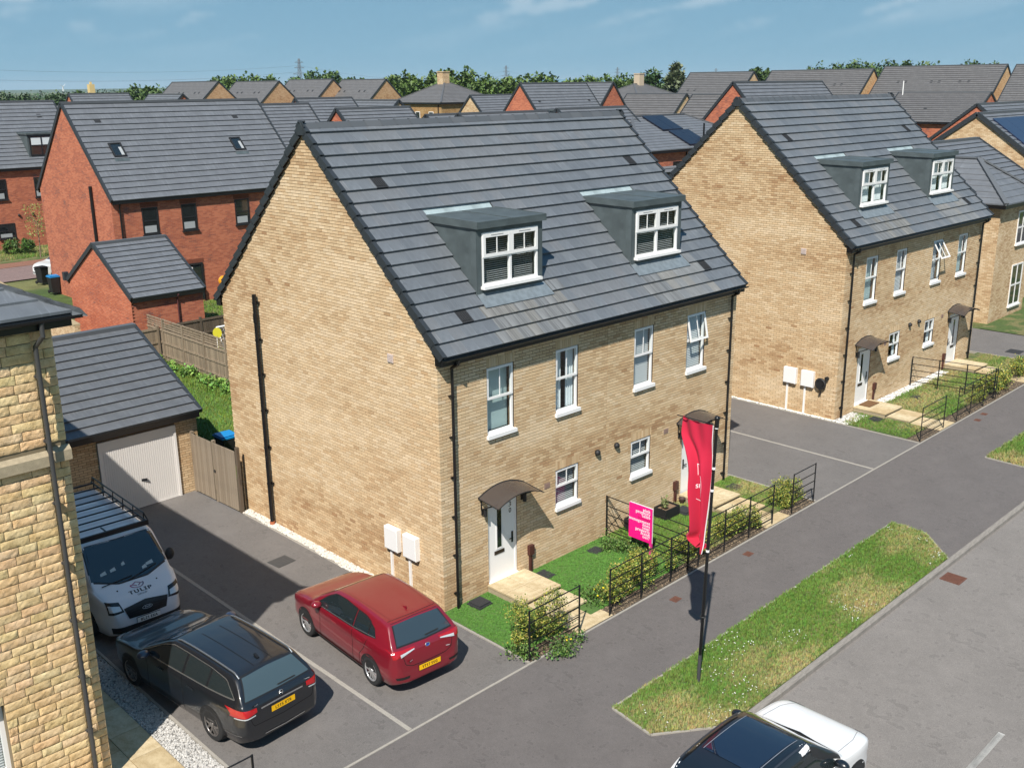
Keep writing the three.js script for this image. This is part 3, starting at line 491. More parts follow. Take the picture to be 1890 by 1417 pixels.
    const h = new GB(), hx = b - 0.14 - (i ? b - a - 0.28 : 0); h.box(hx - 0.025, 1.05, -0.045, hx + 0.025, 1.33, -0.03); h.beam([hx, 1.17, -0.01], [hx - hinge * 0.12, 1.17, -0.005], 0.02, 0.02); h.cyl([hx, 1.17, -0.04], [hx, 1.17, -0.005], 0.012, 8); h.build('handle', MAT.black, d);
    if (o.number && i === 0) { const n = decal('house_number', d, 0.12, 0.34, (x, w, hh) => { x.fillStyle = '#e9e7e5'; x.fillRect(0, 0, w, hh); x.fillStyle = '#151515'; x.font = 'bold 88px sans-serif'; x.textAlign = 'center'; x.fillText('3', w / 2, 80); x.fillText('0', w / 2, 165); }, 64, 180); n.position.set(b - 0.2, 1.98, -0.042); }
    // smoked arched canopy
    const cn = part('door_canopy', H), S = new GB(), F = new GB(), x0 = a - 0.3, x1 = b + 0.22, n = 16, at = (t, z) => { const x = lerp(x0, x1, t), k = 2 * t - 1; return [x, 2.71 - 0.19 * k * k - z * 0.12, z]; };
    for (let j = 0; j < n; j++) for (let m = 0; m < 4; m++) { const t0 = j / n, t1 = (j + 1) / n, z0 = 0.01 + m * 0.17, z1 = z0 + 0.17; S.quad(at(t0, z1), at(t1, z1), at(t1, z0), at(t0, z0)); }
    S.build('sheet', MP([0.13, 0.108, 0.1], 0.14, { transmission: 0.55, thickness: 0 }), cn);
    for (let j = 0; j < n; j++) { F.beam(at(j / n, 0.012), at((j + 1) / n, 0.012), 0.02, 0.03); F.beam(at(j / n, 0.69), at((j + 1) / n, 0.69), 0.016, 0.016); } F.beam(at(0, 0.01), at(0, 0.69), 0.016, 0.016); F.beam(at(1, 0.01), at(1, 0.69), 0.016, 0.016);
    F.build('rim', MAT.blackSoft, cn); const br = new GB(); for (const t of [0.06, 0.94]) { const p = at(t, 0.55); br.beam([p[0], 2.22, 0.01], [p[0], p[1] - 0.01, 0.55], 0.02, 0.03); br.beam([p[0], 2.2, 0.01], [p[0], p[1], 0.01], 0.02, 0.02); } br.build('bracket', MAT.blackSoft, cn);
    for (const x of [a - 0.16, b + 0.17]) { const lg = new GB(); lg.box(x - 0.05, 2.08, 0.002, x + 0.05, 2.22, 0.03); lg.cyl([x, 2.05, 0.09], [x, 2.24, 0.09], 0.045, 10); lg.build('wall_lamp', MAT.blackSoft, H); }
    const mx = i ? a - 0.28 : b + 0.42, mb = new GB(); mb.box(mx - 0.08, 0.55, 0.001, mx + 0.08, 0.8, 0.09); mb.box(mx - 0.035, 0.02, 0.001, mx + 0.035, 0.55, 0.06); mb.build('meter_housing', MAT.brownPlastic, H);
  });
  for (const x of [5.24, 6.0]) { const g = new GB(); g.add(new THREE.SphereGeometry(0.085, 12, 8, 0, Math.PI * 2, 0, Math.PI / 2).scale(1, 1.1, 1).rotateX(0.5).translate(x, 2.55, 0.03)); g.box(x - 0.06, 2.5, 0.001, x + 0.06, 2.62, 0.05); g.build('vent_cowl', MAT.blackSoft, H); }
  for (const [x, y] of [[3.3, 2.1], [8.05, 2.35]]) { const g = new GB(); g.box(x, y, 0.001, x + 0.2, y + 0.14, 0.006); for (let i = 0; i < 6; i++) g.box(x + 0.015, y + 0.012 + i * 0.021, 0.006, x + 0.185, y + 0.022 + i * 0.021, 0.011); g.build('air_brick', M([0.30, 0.2, 0.16], 0.8), H); }
  { const g = new GB(), z = -1.61; g.box(-0.025, 5.68, z - 0.1, -0.004, 5.88, z + 0.1); for (let i = 0; i < 5; i++) g.box(-0.034, 5.7 + i * 0.036, z - 0.085, -0.025, 5.72 + i * 0.036, z + 0.085); g.build('air_vent', M([0.55, 0.46, 0.42], 0.6), H); }
  for (const [z0, z1] of [[-2.01, -1.52], [-1.31, -0.83]]) { const m = part('meter_box', H), g = new GB(); g.box(-0.13, 1.05, z0, -0.001, 1.62, z1); g.box(-0.145, 1.07, z0 + 0.02, -0.13, 1.6, z1 - 0.02); g.build('case', MAT.white, m); const q = new GB(); q.box(-0.05, 0, z0 + 0.1, -0.001, 1.05, z0 + 0.16); q.build('conduit', MAT.white, m); }
  if (o.reel) { const g = new GB(), z = -0.55, y = 1.25; const T1 = new THREE.TorusGeometry(0.16, 0.055, 8, 20).rotateY(Math.PI / 2); g.add(T1.clone().translate(-0.1, y, z)); g.cyl([-0.001, y, z], [-0.16, y, z], 0.12, 14); g.cyl([-0.001, y + 0.22, z + 0.2], [-0.1, y + 0.22, z + 0.2], 0.07, 12); g.pipe([[-0.12, y - 0.2, z], [-0.08, y - 0.36, z + 0.02], [-0.06, y - 0.42, z - 0.06]], 0.025, 6); g.build('charging_cable', MAT.blackSoft, H); }
  // ---- dormers
  dorm.forEach(({ x0, x1 }, i) => {
    const D = part('dormer', H), yb = roofY(zf) - 0.12, zr = RZ + (RY - dTop) / KS;
    for (const [a, b] of [[x0, x0 + 0.07], [x1 - 0.07, x1]]) { const sh = new THREE.Shape([[zf - 0.002, yb], [zf - 0.002, dTop], [zr, dTop], [zr + 0.25, roofY(zr + 0.25) - 0.15]].map((q) => new THREE.Vector2(-q[0], q[1]))); const g = new THREE.ExtrudeGeometry(sh, { depth: b - a, bevelEnabled: false }); g.rotateY(Math.PI / 2); g.translate(a, 0, 0); mesh('cheek', g, MAT.zinc, D); }
    const w0 = x0 + 0.15, w1 = x1 - 0.17, y0 = roofY(zf) + 0.2, y1 = 8.46, fr = new GB();
    fr.box(x0 + 0.0, yb, zf, w0, dTop, zf + 0.03); fr.box(w1, yb, zf, x1, dTop, zf + 0.03); fr.box(w0, y1, zf, w1, dTop, zf + 0.029); fr.box(w0, yb, zf, w1, y0, zf + 0.028); fr.build('front_panel', MAT.zinc, D);
    const tr = new GB(); tr.box(x0 - 0.012, yb, zf - 0.16, x0 - 0.001, dTop, zf + 0.035); tr.box(x0 - 0.012, yb, zf + 0.0305, x0 + 0.08, dTop, zf + 0.037); tr.build('corner_trim', MAT.zinc, D);
    const rf = new GB(), ox2 = 0.06, zr2 = RZ + (RY - 8.74) / KS; rf.obox([x0 - ox2, dTop, zr2 - 0.05], [x1 - x0 + 2 * ox2, 0, 0], [0, 0.15, 0], [0, -0.03, zf + 0.12 - zr2 + 0.05]); rf.build('flat_roof', MAT.zinc, D);
    const rs = new GB(); for (const x of [x0 - ox2 + 0.02, x1 + ox2 - 0.03, (x0 + x1) / 2]) rs.beam([x, dTop + 0.155, zr2 + 0.1], [x, dTop + 0.124, zf + 0.115], 0.025, 0.022); rs.box(x0 - ox2 + 0.03, dTop + 0.1, zf + 0.09, x1 + ox2 - 0.03, dTop + 0.13, zf + 0.122); rs.build('seam', MAT.zinc, D);
    const bl = new GB(), q = (x, s, n) => P(x, s, n); bl.quad(q(x0 - 0.02, sTop - 0.25, 0.006), q(x1 + 0.02, sTop - 0.25, 0.006), q(x1 + 0.02, sTop + 0.37, 0.006), q(x0 - 0.02, sTop + 0.37, 0.006)); bl.build('back_flashing', MAT.leadPale, D);
    const ap = new GB(); ap.quad(q(x0 - 0.02, sFront - 0.4, 0.062), q(x1 + 0.12, sFront - 0.4, 0.062), q(x1 + 0.06, sFront + 0.02, 0.04), q(x0 - 0.02, sFront + 0.02, 0.04)); ap.quad(q(x0 - 0.02, sFront - 0.4, 0.0), q(x1 + 0.12, sFront - 0.4, 0.0), q(x1 + 0.12, sFront - 0.4, 0.062), q(x0 - 0.02, sFront - 0.4, 0.062)); ap.build('apron_flashing', MAT.lead, D);
    // window of four lights
    const f = new GB(), s = 0.05, c = (w0 + w1) / 2, ym = lerp(y0, y1, 0.54), zw = zf + 0.03; f.box(w0, y0, zw - 0.06, w0 + s, y1, zw + 0.012); f.box(w1 - s, y0, zw - 0.06, w1, y1, zw + 0.012); f.box(w0 + s, y1 - s, zw - 0.06, w1 - s, y1, zw + 0.011); f.box(w0 + s, y0, zw - 0.06, w1 - s, y0 + s, zw + 0.011); f.box(c - 0.035, y0 + s, zw - 0.06, c + 0.035, y1 - s, zw + 0.01); f.box(w0 + s, ym - 0.035, zw - 0.06, c - 0.035, ym + 0.03, zw + 0.009); f.box(c + 0.035, ym - 0.035, zw - 0.06, w1 - s, ym + 0.03, zw + 0.009); f.build('window_frame', MAT.white, D);
    for (const [a, b] of [[w0 + 0.02, c - 0.005], [c + 0.005, w1 - 0.02]]) {
      const e = new GB(); e.box(a, ym, zw + 0.013, a + 0.075, y1 - 0.02, zw + 0.04); e.box(b - 0.075, ym, zw + 0.013, b, y1 - 0.02, zw + 0.04); e.box(a + 0.075, ym, zw + 0.013, b - 0.075, ym + 0.075, zw + 0.039); e.box(a + 0.075, y1 - 0.11, zw + 0.013, b - 0.055, y1 - 0.02, zw + 0.039); e.build('sash', MAT.white, D);
      const tv = new GB(); tv.box(lerp(a, b, 0.28), y1 - 0.07, zw + 0.039, lerp(a, b, 0.72), y1 - 0.055, zw + 0.043); tv.build('trickle_vent', M([0.25, 0.25, 0.25], 0.5), D);
      const bar = new GB(); bar.box((a + b) / 2 - 0.011, ym + 0.055, zw + 0.014, (a + b) / 2 + 0.011, y1 - 0.1, zw + 0.03); bar.build('glazing_bar', MAT.white, D);
      const p1 = new GB(); p1.quad([a + 0.05, ym + 0.05, zw + 0.02], [b - 0.05, ym + 0.05, zw + 0.02], [b - 0.05, y1 - 0.095, zw + 0.02], [a + 0.05, y1 - 0.095, zw + 0.02]); p1.build('pane', MAT.glass, D);
      const p2 = new GB(); p2.quad([a, y0 + s - 0.005, zw - 0.02], [b, y0 + s - 0.005, zw - 0.02], [b, ym - 0.03, zw - 0.02], [a, ym - 0.03, zw - 0.02]); p2.build('pane', MAT.glass, D);
    }
    const sl = new GB(); sl.box(w0 - 0.04, y0 - 0.07, zw - 0.01, w1 + 0.05, y0 - 0.001, zw + 0.13); sl.build('sill', MAT.white, D);
    if (o.dormerCurtain) curtains(D, w0 + s, w1 - s, y0 + 0.05, y1 - 0.05, zw - 0.15, 0.42); else blindSlats(D, w0 + s, w1 - s, y0 + 0.06, y1 - s, zw - 0.13, M([0.42, 0.43, 0.44], 0.6), 0.048, 0.22);
    const rm = new GB(); rm.box(x0 + 0.08, yb - 0.3, zf - 1.2, x1 - 0.08, dTop - 0.01, zf - 1.18); rm.build('room_back', MAT.room, D);
  });
  return H;
}
const mint = M([0.36, 0.46, 0.46], 0.8), grey = M([0.42, 0.45, 0.47], 0.8);
pairHouse('brick_house', 'nearest ochre brick house pair with number 30 on its white door', 0, 0, 0, { seed: 11, singles: true, number: true, windows: [{ board: mint, blindFrom: 9 }, { curtain: 0.38 }, { blind: true, tilt: 1.0 }, { blind: true, tilt: 0.9, open: 0.2 }, { blind: true, tilt: 0.15 }, { blind: true, tilt: 0.25 }] });
pairHouse('brick_house', 'second ochre brick house pair, behind the empty driveway', 18.17, 0.262, -0.285, { seed: 47, stackOn: false, reel: true, dormerCurtain: true, windows: [{ board: mint }, { blind: true, tilt: 0.8 }, { open: 0.55, board: grey }, { board: mint }, { curtain: 0.3 }, { curtain: 0.3 }] });
// ------------------------------------------------------------------ the stone house at the left edge
{
  const S = thing('stone_house', 'split stone house corner at the left edge with a grey downpipe', 'house', [0, 0, 0]);
  const z0 = 0.16, x1 = -7.9, x0 = -21, zb = -10.5, yt = 8.2, R = rng(77);
  const win = [-10.9, -9.47, 0.85, 2.2], win2 = [-10.9, -9.47, 3.6, 5.1];
  const w = part('wall', S);
  { const sh = new THREE.Shape([[x0, -0.6], [x1 - 0.012, -0.6], [x1 - 0.012, yt], [x0, yt]].map((q) => new THREE.Vector2(...q))); sh.holes.push(new THREE.Path([[win[0], win[2]], [win[1], win[2]], [win[1], win[3]], [win[0], win[3]]].map((q) => new THREE.Vector2(...q)))); const g = new THREE.ExtrudeGeometry(sh, { depth: 0.25, bevelEnabled: false }); g.translate(0, 0, z0 - 0.265); mesh('mortar', g, MAT.stoneMortar, w); }
  { const s = new GB(); s.box(x0, -0.6, z0 - 0.012, win[0], yt, z0 + 0.078); s.box(win[1], -0.6, z0 - 0.012, -8.262, yt, z0 + 0.078); s.box(win[0], win[3], z0 - 0.012, win[1], yt, z0 + 0.077); s.box(win[0], -0.6, z0 - 0.012, win[1], win[2], z0 + 0.077); s.build('mortar', MAT.stoneMortar, w); }
  const b = new GB(); b.box(x1 - 0.26, -0.6, zb, x1 - 0.012, yt, z0 - 0.27); b.box(x0, -0.6, zb, x1 - 0.262, yt, zb + 0.2); b.box(x0, -0.6, zb + 0.2, x0 + 0.2, yt, z0 - 0.27); b.build('masonry', MAT.stoneSmooth, w);
  const tones = [[0.80, 0.60, 0.35], [0.79, 0.585, 0.335], [0.765, 0.565, 0.32], [0.82, 0.62, 0.365], [0.73, 0.535, 0.295]];
  const stone = (u0, u1, v0, v1, fw = 0) => { const z0 = 0.16 + fw;
    const g = new GB(), nx = 11, ny = 5, col = tones[Math.floor(R() * tones.length)].map((q) => q * (0.95 + R() * 0.1)), sx = R() * 90, sy = R() * 90, pr = 0.006 + R() * 0.005;
    const P = []; for (let j = 0; j <= ny; j++) { P.push([]); for (let k = 0; k <= nx; k++) { const t = k / nx, q = j / ny, e = Math.min(1, 22 * Math.min(t, 1 - t) * (u1 - u0) / 0.14) * Math.min(1, 5 * Math.min(q, 1 - q) + 0.15); const n = fbm(sx + t * (u1 - u0) * 22, sy + q * 3.4, 7, 3); P[j].push([lerp(u0, u1, t), lerp(v0, v1, q) + (j === 0 || j === ny ? (vnoise(sx + t * 6, sy + j, 3) - 0.5) * 0.012 : 0), z0 + e * (pr + 0.026 * (n - 0.42))]); } }
    const pos = [], uv = [], cc = [], idx = []; for (let j = 0; j <= ny; j++) for (let k = 0; k <= nx; k++) { pos.push(...P[j][k]); uv.push(P[j][k][0] + sx, P[j][k][1]); cc.push(...col); }
    for (let j = 0; j < ny; j++) for (let k = 0; k < nx; k++) { const a = j * (nx + 1) + k; idx.push(a, a + 1, a + nx + 2, a, a + nx + 2, a + nx + 1); }
    const geo = new THREE.BufferGeometry(); geo.setAttribute('position', new THREE.Float32BufferAttribute(pos, 3)); geo.setAttribute('uv', new THREE.Float32BufferAttribute(uv, 2)); geo.setAttribute('color', new THREE.Float32BufferAttribute(cc, 3)); geo.setIndex(idx); geo.computeVertexNormals();
    g.add(geo); g.c.length = 0; g.hasC = true; for (let q = 0; q < g.p.length / 3; q++) g.c.push(...col);
    g.obox([u0, v0 + 0.004, z0 - 0.05 - fw], [u1 - u0, 0, 0], [0, v1 - v0 - 0.008, 0], [0, 0, 0.05 + fw], col, 'fb'); g.build('stone', MAT.stone, w);
  };
  for (let k = 0; k < 55; k++) {
    const v0 = -0.1 + k * 0.152, v1 = v0 + 0.141; if (v0 > 5.93 && v0 < 6.15) continue;
    // quoins: one long, then two short
    if (k & 1) { const m = x1 - 0.12 - R() * 0.05; stone(m + 0.006, x1, v0, v1); stone(x1 - 0.34, m - 0.006, v0, v1); } else stone(x1 - 0.34, x1, v0, v1);
    let u = x1 - 0.345; while (u > -9.75) {
      let L = 0.27 + R() * 0.2; let a = u - L; if (v0 + 0.07 > win[2] && v0 + 0.07 < win[3] && a < win[1] + 0.1) { a = win[1] + 0.005; if (u - a > 0.03) stone(a, u - 0.011, v0, v1, 0.09); break; } if (a < -9.6) a = -9.9; stone(a, u - 0.011, v0, v1, 0.09); u = a;
    }
  }
  { const c = part('string_course', S); for (const [a, d] of [[-11, -9.62], [-9.61, -8.25], [-8.235, x1 + 0.035]]) { const g = new GB(), z0 = d > -8.1 ? 0.16 : 0.25; g.box(a, 5.96, z0 - 0.02, d, 6.13, z0 + 0.075); g.quad([a, 6.13, z0 + 0.075], [d, 6.13, z0 + 0.075], [d, 6.2, z0 - 0.01], [a, 6.2, z0 - 0.01]); g.build('band_stone', MAT.stoneSmooth, c); } }
  { const wn = part('window', S), g = new GB(); const [a, c, d, e] = win; g.box(a, d, z0 - 0.16, a + 0.07, e, z0 - 0.08); g.box(c - 0.07, d, z0 - 0.16, c, e, z0 - 0.08); g.box(a + 0.07, e - 0.07, z0 - 0.16, c - 0.07, e, z0 - 0.081); g.box(a + 0.07, d, z0 - 0.16, c - 0.07, d + 0.07, z0 - 0.081); g.build('frame', MAT.white, wn); const s = new GB(); s.box(a - 0.05, d - 0.12, z0 - 0.1, c + 0.06, d - 0.002, z0 + 0.1); s.build('sill', MAT.stoneSmooth, wn); const p = new GB(); p.quad([a + 0.06, d + 0.06, z0 - 0.11], [c - 0.06, d + 0.06, z0 - 0.11], [c - 0.06, e - 0.06, z0 - 0.11], [a + 0.06, e - 0.06, z0 - 0.11]); p.build('pane', MAT.glass, wn); blindSlats(wn, a + 0.07, c - 0.07, d + 0.08, e - 0.08, z0 - 0.2); }
  // hipped roof
  const ey = 8.36, ex1 = x1 + 0.24, ex0 = x0 - 0.36, ez1 = z0 + 0.32, ez0 = zb - 0.36, pk = 0.48, half = (ez1 - ez0) / 2, ry = ey + half * pk, rxa = ex0 + half, rxb = ex1 - half, rz = (ez0 + ez1) / 2;
  const roof = part('roof', S), g = new GB(), n = 16;
  for (let i = 0; i < n; i++) { const t0 = i / n, t1 = (i + 1) / n, l0 = 0.05, l1 = 0.012; const rectAt = (t, l) => [lerp(ex0, rxa, t), lerp(ex1, rxb, t), lerp(ez0, rz, t), lerp(ez1, rz, t), lerp(ey, ry, t) + l]; const A = rectAt(t0, l0), B = rectAt(t1, l1), Bn = rectAt(t1, l0); const cA = [[A[0], A[4], A[3]], [A[1], A[4], A[3]], [A[1], A[4], A[2]], [A[0], A[4], A[2]]], cB = [[B[0], B[4], B[3]], [B[1], B[4], B[3]], [B[1], B[4], B[2]], [B[0], B[4], B[2]]]; const low = cA.map((q) => [q[0], q[1] - 0.045, q[2]]); for (let e = 0; e < 4; e++) { const f = (e + 1) % 4; g.quad(cA[e], cA[f], cB[f], cB[e], TILE_TONES[1]); g.quad(low[e], low[f], cA[f], cA[e], TILE_TONES[0]); } }
  g.build('roof_tiles', MAT.tileV, roof).userData.kind = 'stuff';
  { const hl = V(rxb - ex1, ry - ey, rz - ez1), L = hl.length(), d = hl.clone().normalize(), nn = Math.round(L / 0.45), side = V(1, 0, 1).normalize(); for (let i = 0; i < nn; i++) { const p = V(ex1, ey + 0.055, ez1).addScaledVector(d, i * L / nn - 0.1), q = p.clone().addScaledVector(d, L / nn + 0.02), h = new GB(), up = V(0, 1, 0), sec = (o, k) => [o.clone().addScaledVector(side, 0.15).addScaledVector(V(0, -1, 0), 0.075).toArray(), o.clone().addScaledVector(up, 0.045 + k).addScaledVector(side, 0.03).toArray(), o.clone().addScaledVector(up, 0.045 + k).addScaledVector(side, -0.03).toArray(), o.clone().addScaledVector(side, -0.15).addScaledVector(V(0, -1, 0), 0.075).toArray()]; const A = sec(p, 0.012), B = sec(q, 0); for (let e = 0; e < 3; e++) h.quad(A[e], A[e + 1], B[e + 1], B[e]); h.quad(A[3], A[2], A[1], A[0]); h.build('hip_tile', M([0.13, 0.145, 0.16], 0.55), roof); } }
  { const f = new GB(); f.box(x0 - 0.3, ey - 0.2, z0 + 0.002, ex1 - 0.04, ey - 0.18, ez1 - 0.04); f.box(x0 - 0.3, ey - 0.2, ez1 - 0.04, ex1 - 0.02, ey - 0.0, ez1 - 0.02); f.box(ex1 - 0.04, ey - 0.2, zb, ex1 - 0.021, ey, ez1 - 0.041); f.box(x1 + 0.002, ey - 0.2, zb, ex1 - 0.041, ey - 0.18, z0); f.build('fascia', MAT.black, S); const u = new GB(); gutterGeo(u, x0 - 0.3, ex1 + 0.12, ey - 0.02, ez1 + 0.05, 0.065); u.build('gutter', MAT.black, S);
    const d = new GB(), px = -8.2; d.pipe([[px + 0.04, ey - 0.08, ez1 + 0.05], [px + 0.04, ey - 0.28, ez1 + 0.05], [px - 0.03, ey - 0.46, z0 + 0.19], [px - 0.03, 0, z0 + 0.165]], 0.037, 12); for (let y = 7.4; y > 0.3; y -= 1.05) { d.cyl([px - 0.03, y, z0 + 0.165], [px - 0.03, y + 0.06, z0 + 0.165], 0.046, 12); d.box(px - 0.09, y + 0.01, z0 + 0.05, px + 0.02, y + 0.04, z0 + 0.15); } d.build('downpipe', M([0.05, 0.05, 0.052], 0.4), S); }
}
// patio slabs beside the stone house
{
  const p = structGroup('patio', 'beige stone slab patio beside the stone house'); const R = rng(31), ms = [MAT.slab, M([0.52, 0.42, 0.26], 0.9, { map: rep(T.rock, 0.8) }), M([0.66, 0.57, 0.40], 0.88, { map: rep(T.rock, 1.1) })];
  const g = new THREE.BoxGeometry(0.592, 0.05, 0.892); for (let i = 0; i < 4; i++) for (let j = 0; j < 9; j++) { const o = mesh('slab', g, ms[Math.floor(R() * 3)], p); const x = -7.18 - i * 0.6, z = -5.0 + j * 0.9 + (i & 1 ? 0.45 : 0); if (x < -7.9 && z < 0.6) { p.remove(o); continue; } o.position.set(x, GY(x) + 0.01 + R() * 0.004, z); }
  slabSheet('ground_bed', [rect(-9.6, -6.36, -9, FZ - 0.06)], -0.02, MAT.soil, 'soil beside the stone house');
}
// ------------------------------------------------------------------ simple gabled buildings
const paleGrey = M([0.34, 0.36, 0.37], 0.7);
const FRAME_BLACK = M([0.016, 0.016, 0.018], 0.45);
function farWindow(parent, P, U, w, h, frame, o = {}) { // P lower left corner on the wall, U along the wall, outward N = U x up
  const N = [-U[2], 0, U[0]].map((q) => q), wn = part('window', parent), B = (g, u0, u1, v0, v1, n0, n1) => g.obox([P[0] + U[0] * u0 + N[0] * n0, P[1] + v0, P[2] + U[2] * u0 + N[2] * n0], [U[0] * (u1 - u0), 0, U[2] * (u1 - u0)], [0, v1 - v0, 0], [N[0] * (n1 - n0), 0, N[2] * (n1 - n0)]);
  const g = new GB(), s = 0.07; B(g, 0, s, 0, h, -0.02, 0.035); B(g, w - s, w, 0, h, -0.02, 0.035); B(g, s, w - s, h - s, h, -0.02, 0.034); B(g, s, w - s, 0, s, -0.02, 0.034); B(g, s, w - s, h * 0.5 - 0.035, h * 0.5 + 0.035, -0.02, 0.033); if (o.mullion) B(g, w / 2 - 0.03, w / 2 + 0.03, s, h - s, -0.02, 0.032); g.build('frame', frame, wn);
  const p = new GB(); B(p, s, w - s, s, h - s, 0.0, 0.012); p.build('pane', o.glass || MAT.glassDark, wn);
  const q = new GB(); B(q, -0.05, w + 0.05, -0.07, -0.001, 0.0, 0.11); q.build('sill', o.sillMat || frame, wn);
  if (o.pale) { const c = new GB(); B(c, s + 0.02, s + (w - 2 * s) * o.pale, s + 0.02, h * 0.32, 0.012, 0.016); c.build('curtain', paleGrey, wn); }
  return wn;
}
/* ridge along local x (turned to run along -z when axis = 'z'); placed by its left gable apex */
function gabled(name, label, o) {
  const { apex, L, half, rise } = o, gy = GY(apex[0]), R = apex[1] - gy, E = R - rise, D = half * 2, oh = o.oh ?? 0.22, k = rise / (half + 0), gauge = o.gauge || 0.36;
  const H = thing(name, label, o.category || 'house', o.axis === 'z' ? [apex[0] + half, gy, apex[2]] : [apex[0], gy, apex[2] + half], o.axis === 'z' ? Math.PI / 2 : 0, o.group);
  const yr = (z) => R - Math.abs(z + half) * k, e = 0.09, W = new GB(), y0 = -0.6, iz = oh;      // eaves overhang: walls stand in by oh
  const gp = (x, s) => { const a = [x, y0, -iz], b = [x, yr(-iz) - e, -iz], c = [x, R - e, -half], d = [x, yr(-D + iz) - e, -D + iz], f = [x, y0, -D + iz]; if (s) { W.quad(f, a, b, d); W.tri(d, b, c); } else { W.quad(a, f, d, b); W.tri(b, d, c); } };
  gp(0.06, true); gp(L - 0.06, false); W.quad([0.06, y0, -iz], [L - 0.06, y0, -iz], [L - 0.06, yr(-iz) - e, -iz], [0.06, yr(-iz) - e, -iz]); W.quad([L - 0.06, y0, -D + iz], [0.06, y0, -D + iz], [0.06, yr(-D + iz) - e, -D + iz], [L - 0.06, yr(-D + iz) - e, -D + iz]);
  const wall = W.build('wall', o.wall, H);
  const roof = part('roof', H), Rf = new GB(), sl = Math.hypot(half, rise), c = half / sl, s = rise / sl, n = Math.max(4, Math.round(sl / gauge)), gs = sl / n;
  for (const side of [1, -1]) { const P = (x, q, m) => side > 0 ? [x, E + q * s + m * c, -q * c + m * s] : [x, E + q * s + m * c, -D + q * c - m * s]; for (let i = 0; i < n; i++) { const a = i * gs - 0.03, b = (i + 1) * gs, h = o.nose || 0.065; const A = P(0, a, h), B = P(L, a, h), C = P(L, b, 0.006), Q = P(0, b, 0.006), lo = P(0, a, -0.02), lr = P(L, a, -0.02); const uv = [[0, a], [L, a], [L, b], [0, b]].map((t) => [t[0] + i * 1.37, t[1]]); if (side > 0) { Rf.quad(A, B, C, Q, null, uv); Rf.quad(lo, lr, B, A); } else { Rf.quad(B, A, Q, C, null, [uv[1], uv[0], uv[3], uv[2]]); Rf.quad(lr, lo, A, B); } } }
  stuffPart(Rf.build('roof_tiles', o.tile || MAT.tileFar, roof));
  const und = new GB(); for (const [x0, x1] of [[0.02, L - 0.02]]) { und.quad([x0, E - 0.03, 0], [x1, E - 0.03, 0], [x1, R - 0.03, -half], [x0, R - 0.03, -half]); und.quad([x1, E - 0.03, -D], [x0, E - 0.03, -D], [x0, R - 0.03, -half], [x1, R - 0.03, -half]); } und.build('underlay', MAT.underlay, roof);
  for (const x of [0, L]) { const v = new GB(), t = x ? x - 0.01 : x + 0.01; v.beam([t, E - 0.02, 0.03], [t, R - 0.0, -half], 0.1, o.vh || 0.2); v.beam([t, E - 0.02, -D - 0.03], [t, R - 0.0, -half], 0.1, o.vh || 0.2); v.build('verge', MAT.verge, roof); }
  const rg = new GB(); rg.beam([0, R + 0.02, -half], [L, R + 0.02, -half], 0.26, 0.13); rg.build('ridge', o.ridgeMat || M([0.09, 0.097, 0.106], 0.6), roof);
  for (const z of [0, -D]) { const f = new GB(), zz = z ? z + 0.02 : -0.02, zo = z ? z - 0.1 : 0.02; f.box(0.06, E - 0.2, Math.min(zz, zo), L - 0.06, E - 0.02, Math.max(zz, zo)); f.build('gutter', MAT.black, H); }
  for (const [vx, q, side] of o.vents || []) { const P = (x, qq, m) => side < 0 ? [x, E + qq * s + m * c, -D + qq * c - m * s] : [x, E + qq * s + m * c, -qq * c + m * s]; const v = new GB(), A = P(vx, q * sl, 0.055), B = P(vx + 0.33, q * sl, 0.055), C = P(vx + 0.33, q * sl + 0.36, 0.045), Q = P(vx, q * sl + 0.36, 0.045); v.quad(A, B, C, Q); const lo = P(vx, q * sl, -0.01), lr = P(vx + 0.33, q * sl, -0.01), ho = P(vx, q * sl + 0.36, -0.01), hr = P(vx + 0.33, q * sl + 0.36, -0.01); v.quad(lo, lr, B, A); v.quad(ho, lo, A, Q); v.quad(lr, hr, C, B); v.build('vent_tile', MAT.vent, roof); }
  H.userData.dim = undefined; delete H.userData.dim;
  return { H, roof, R, E, D, half, L, iz, yr, slopeP: (x, q, m, side = 1) => side > 0 ? [x, E + q * s + m * c, -q * c + m * s] : [x, E + q * s + m * c, -D + q * c - m * s], sl };
}
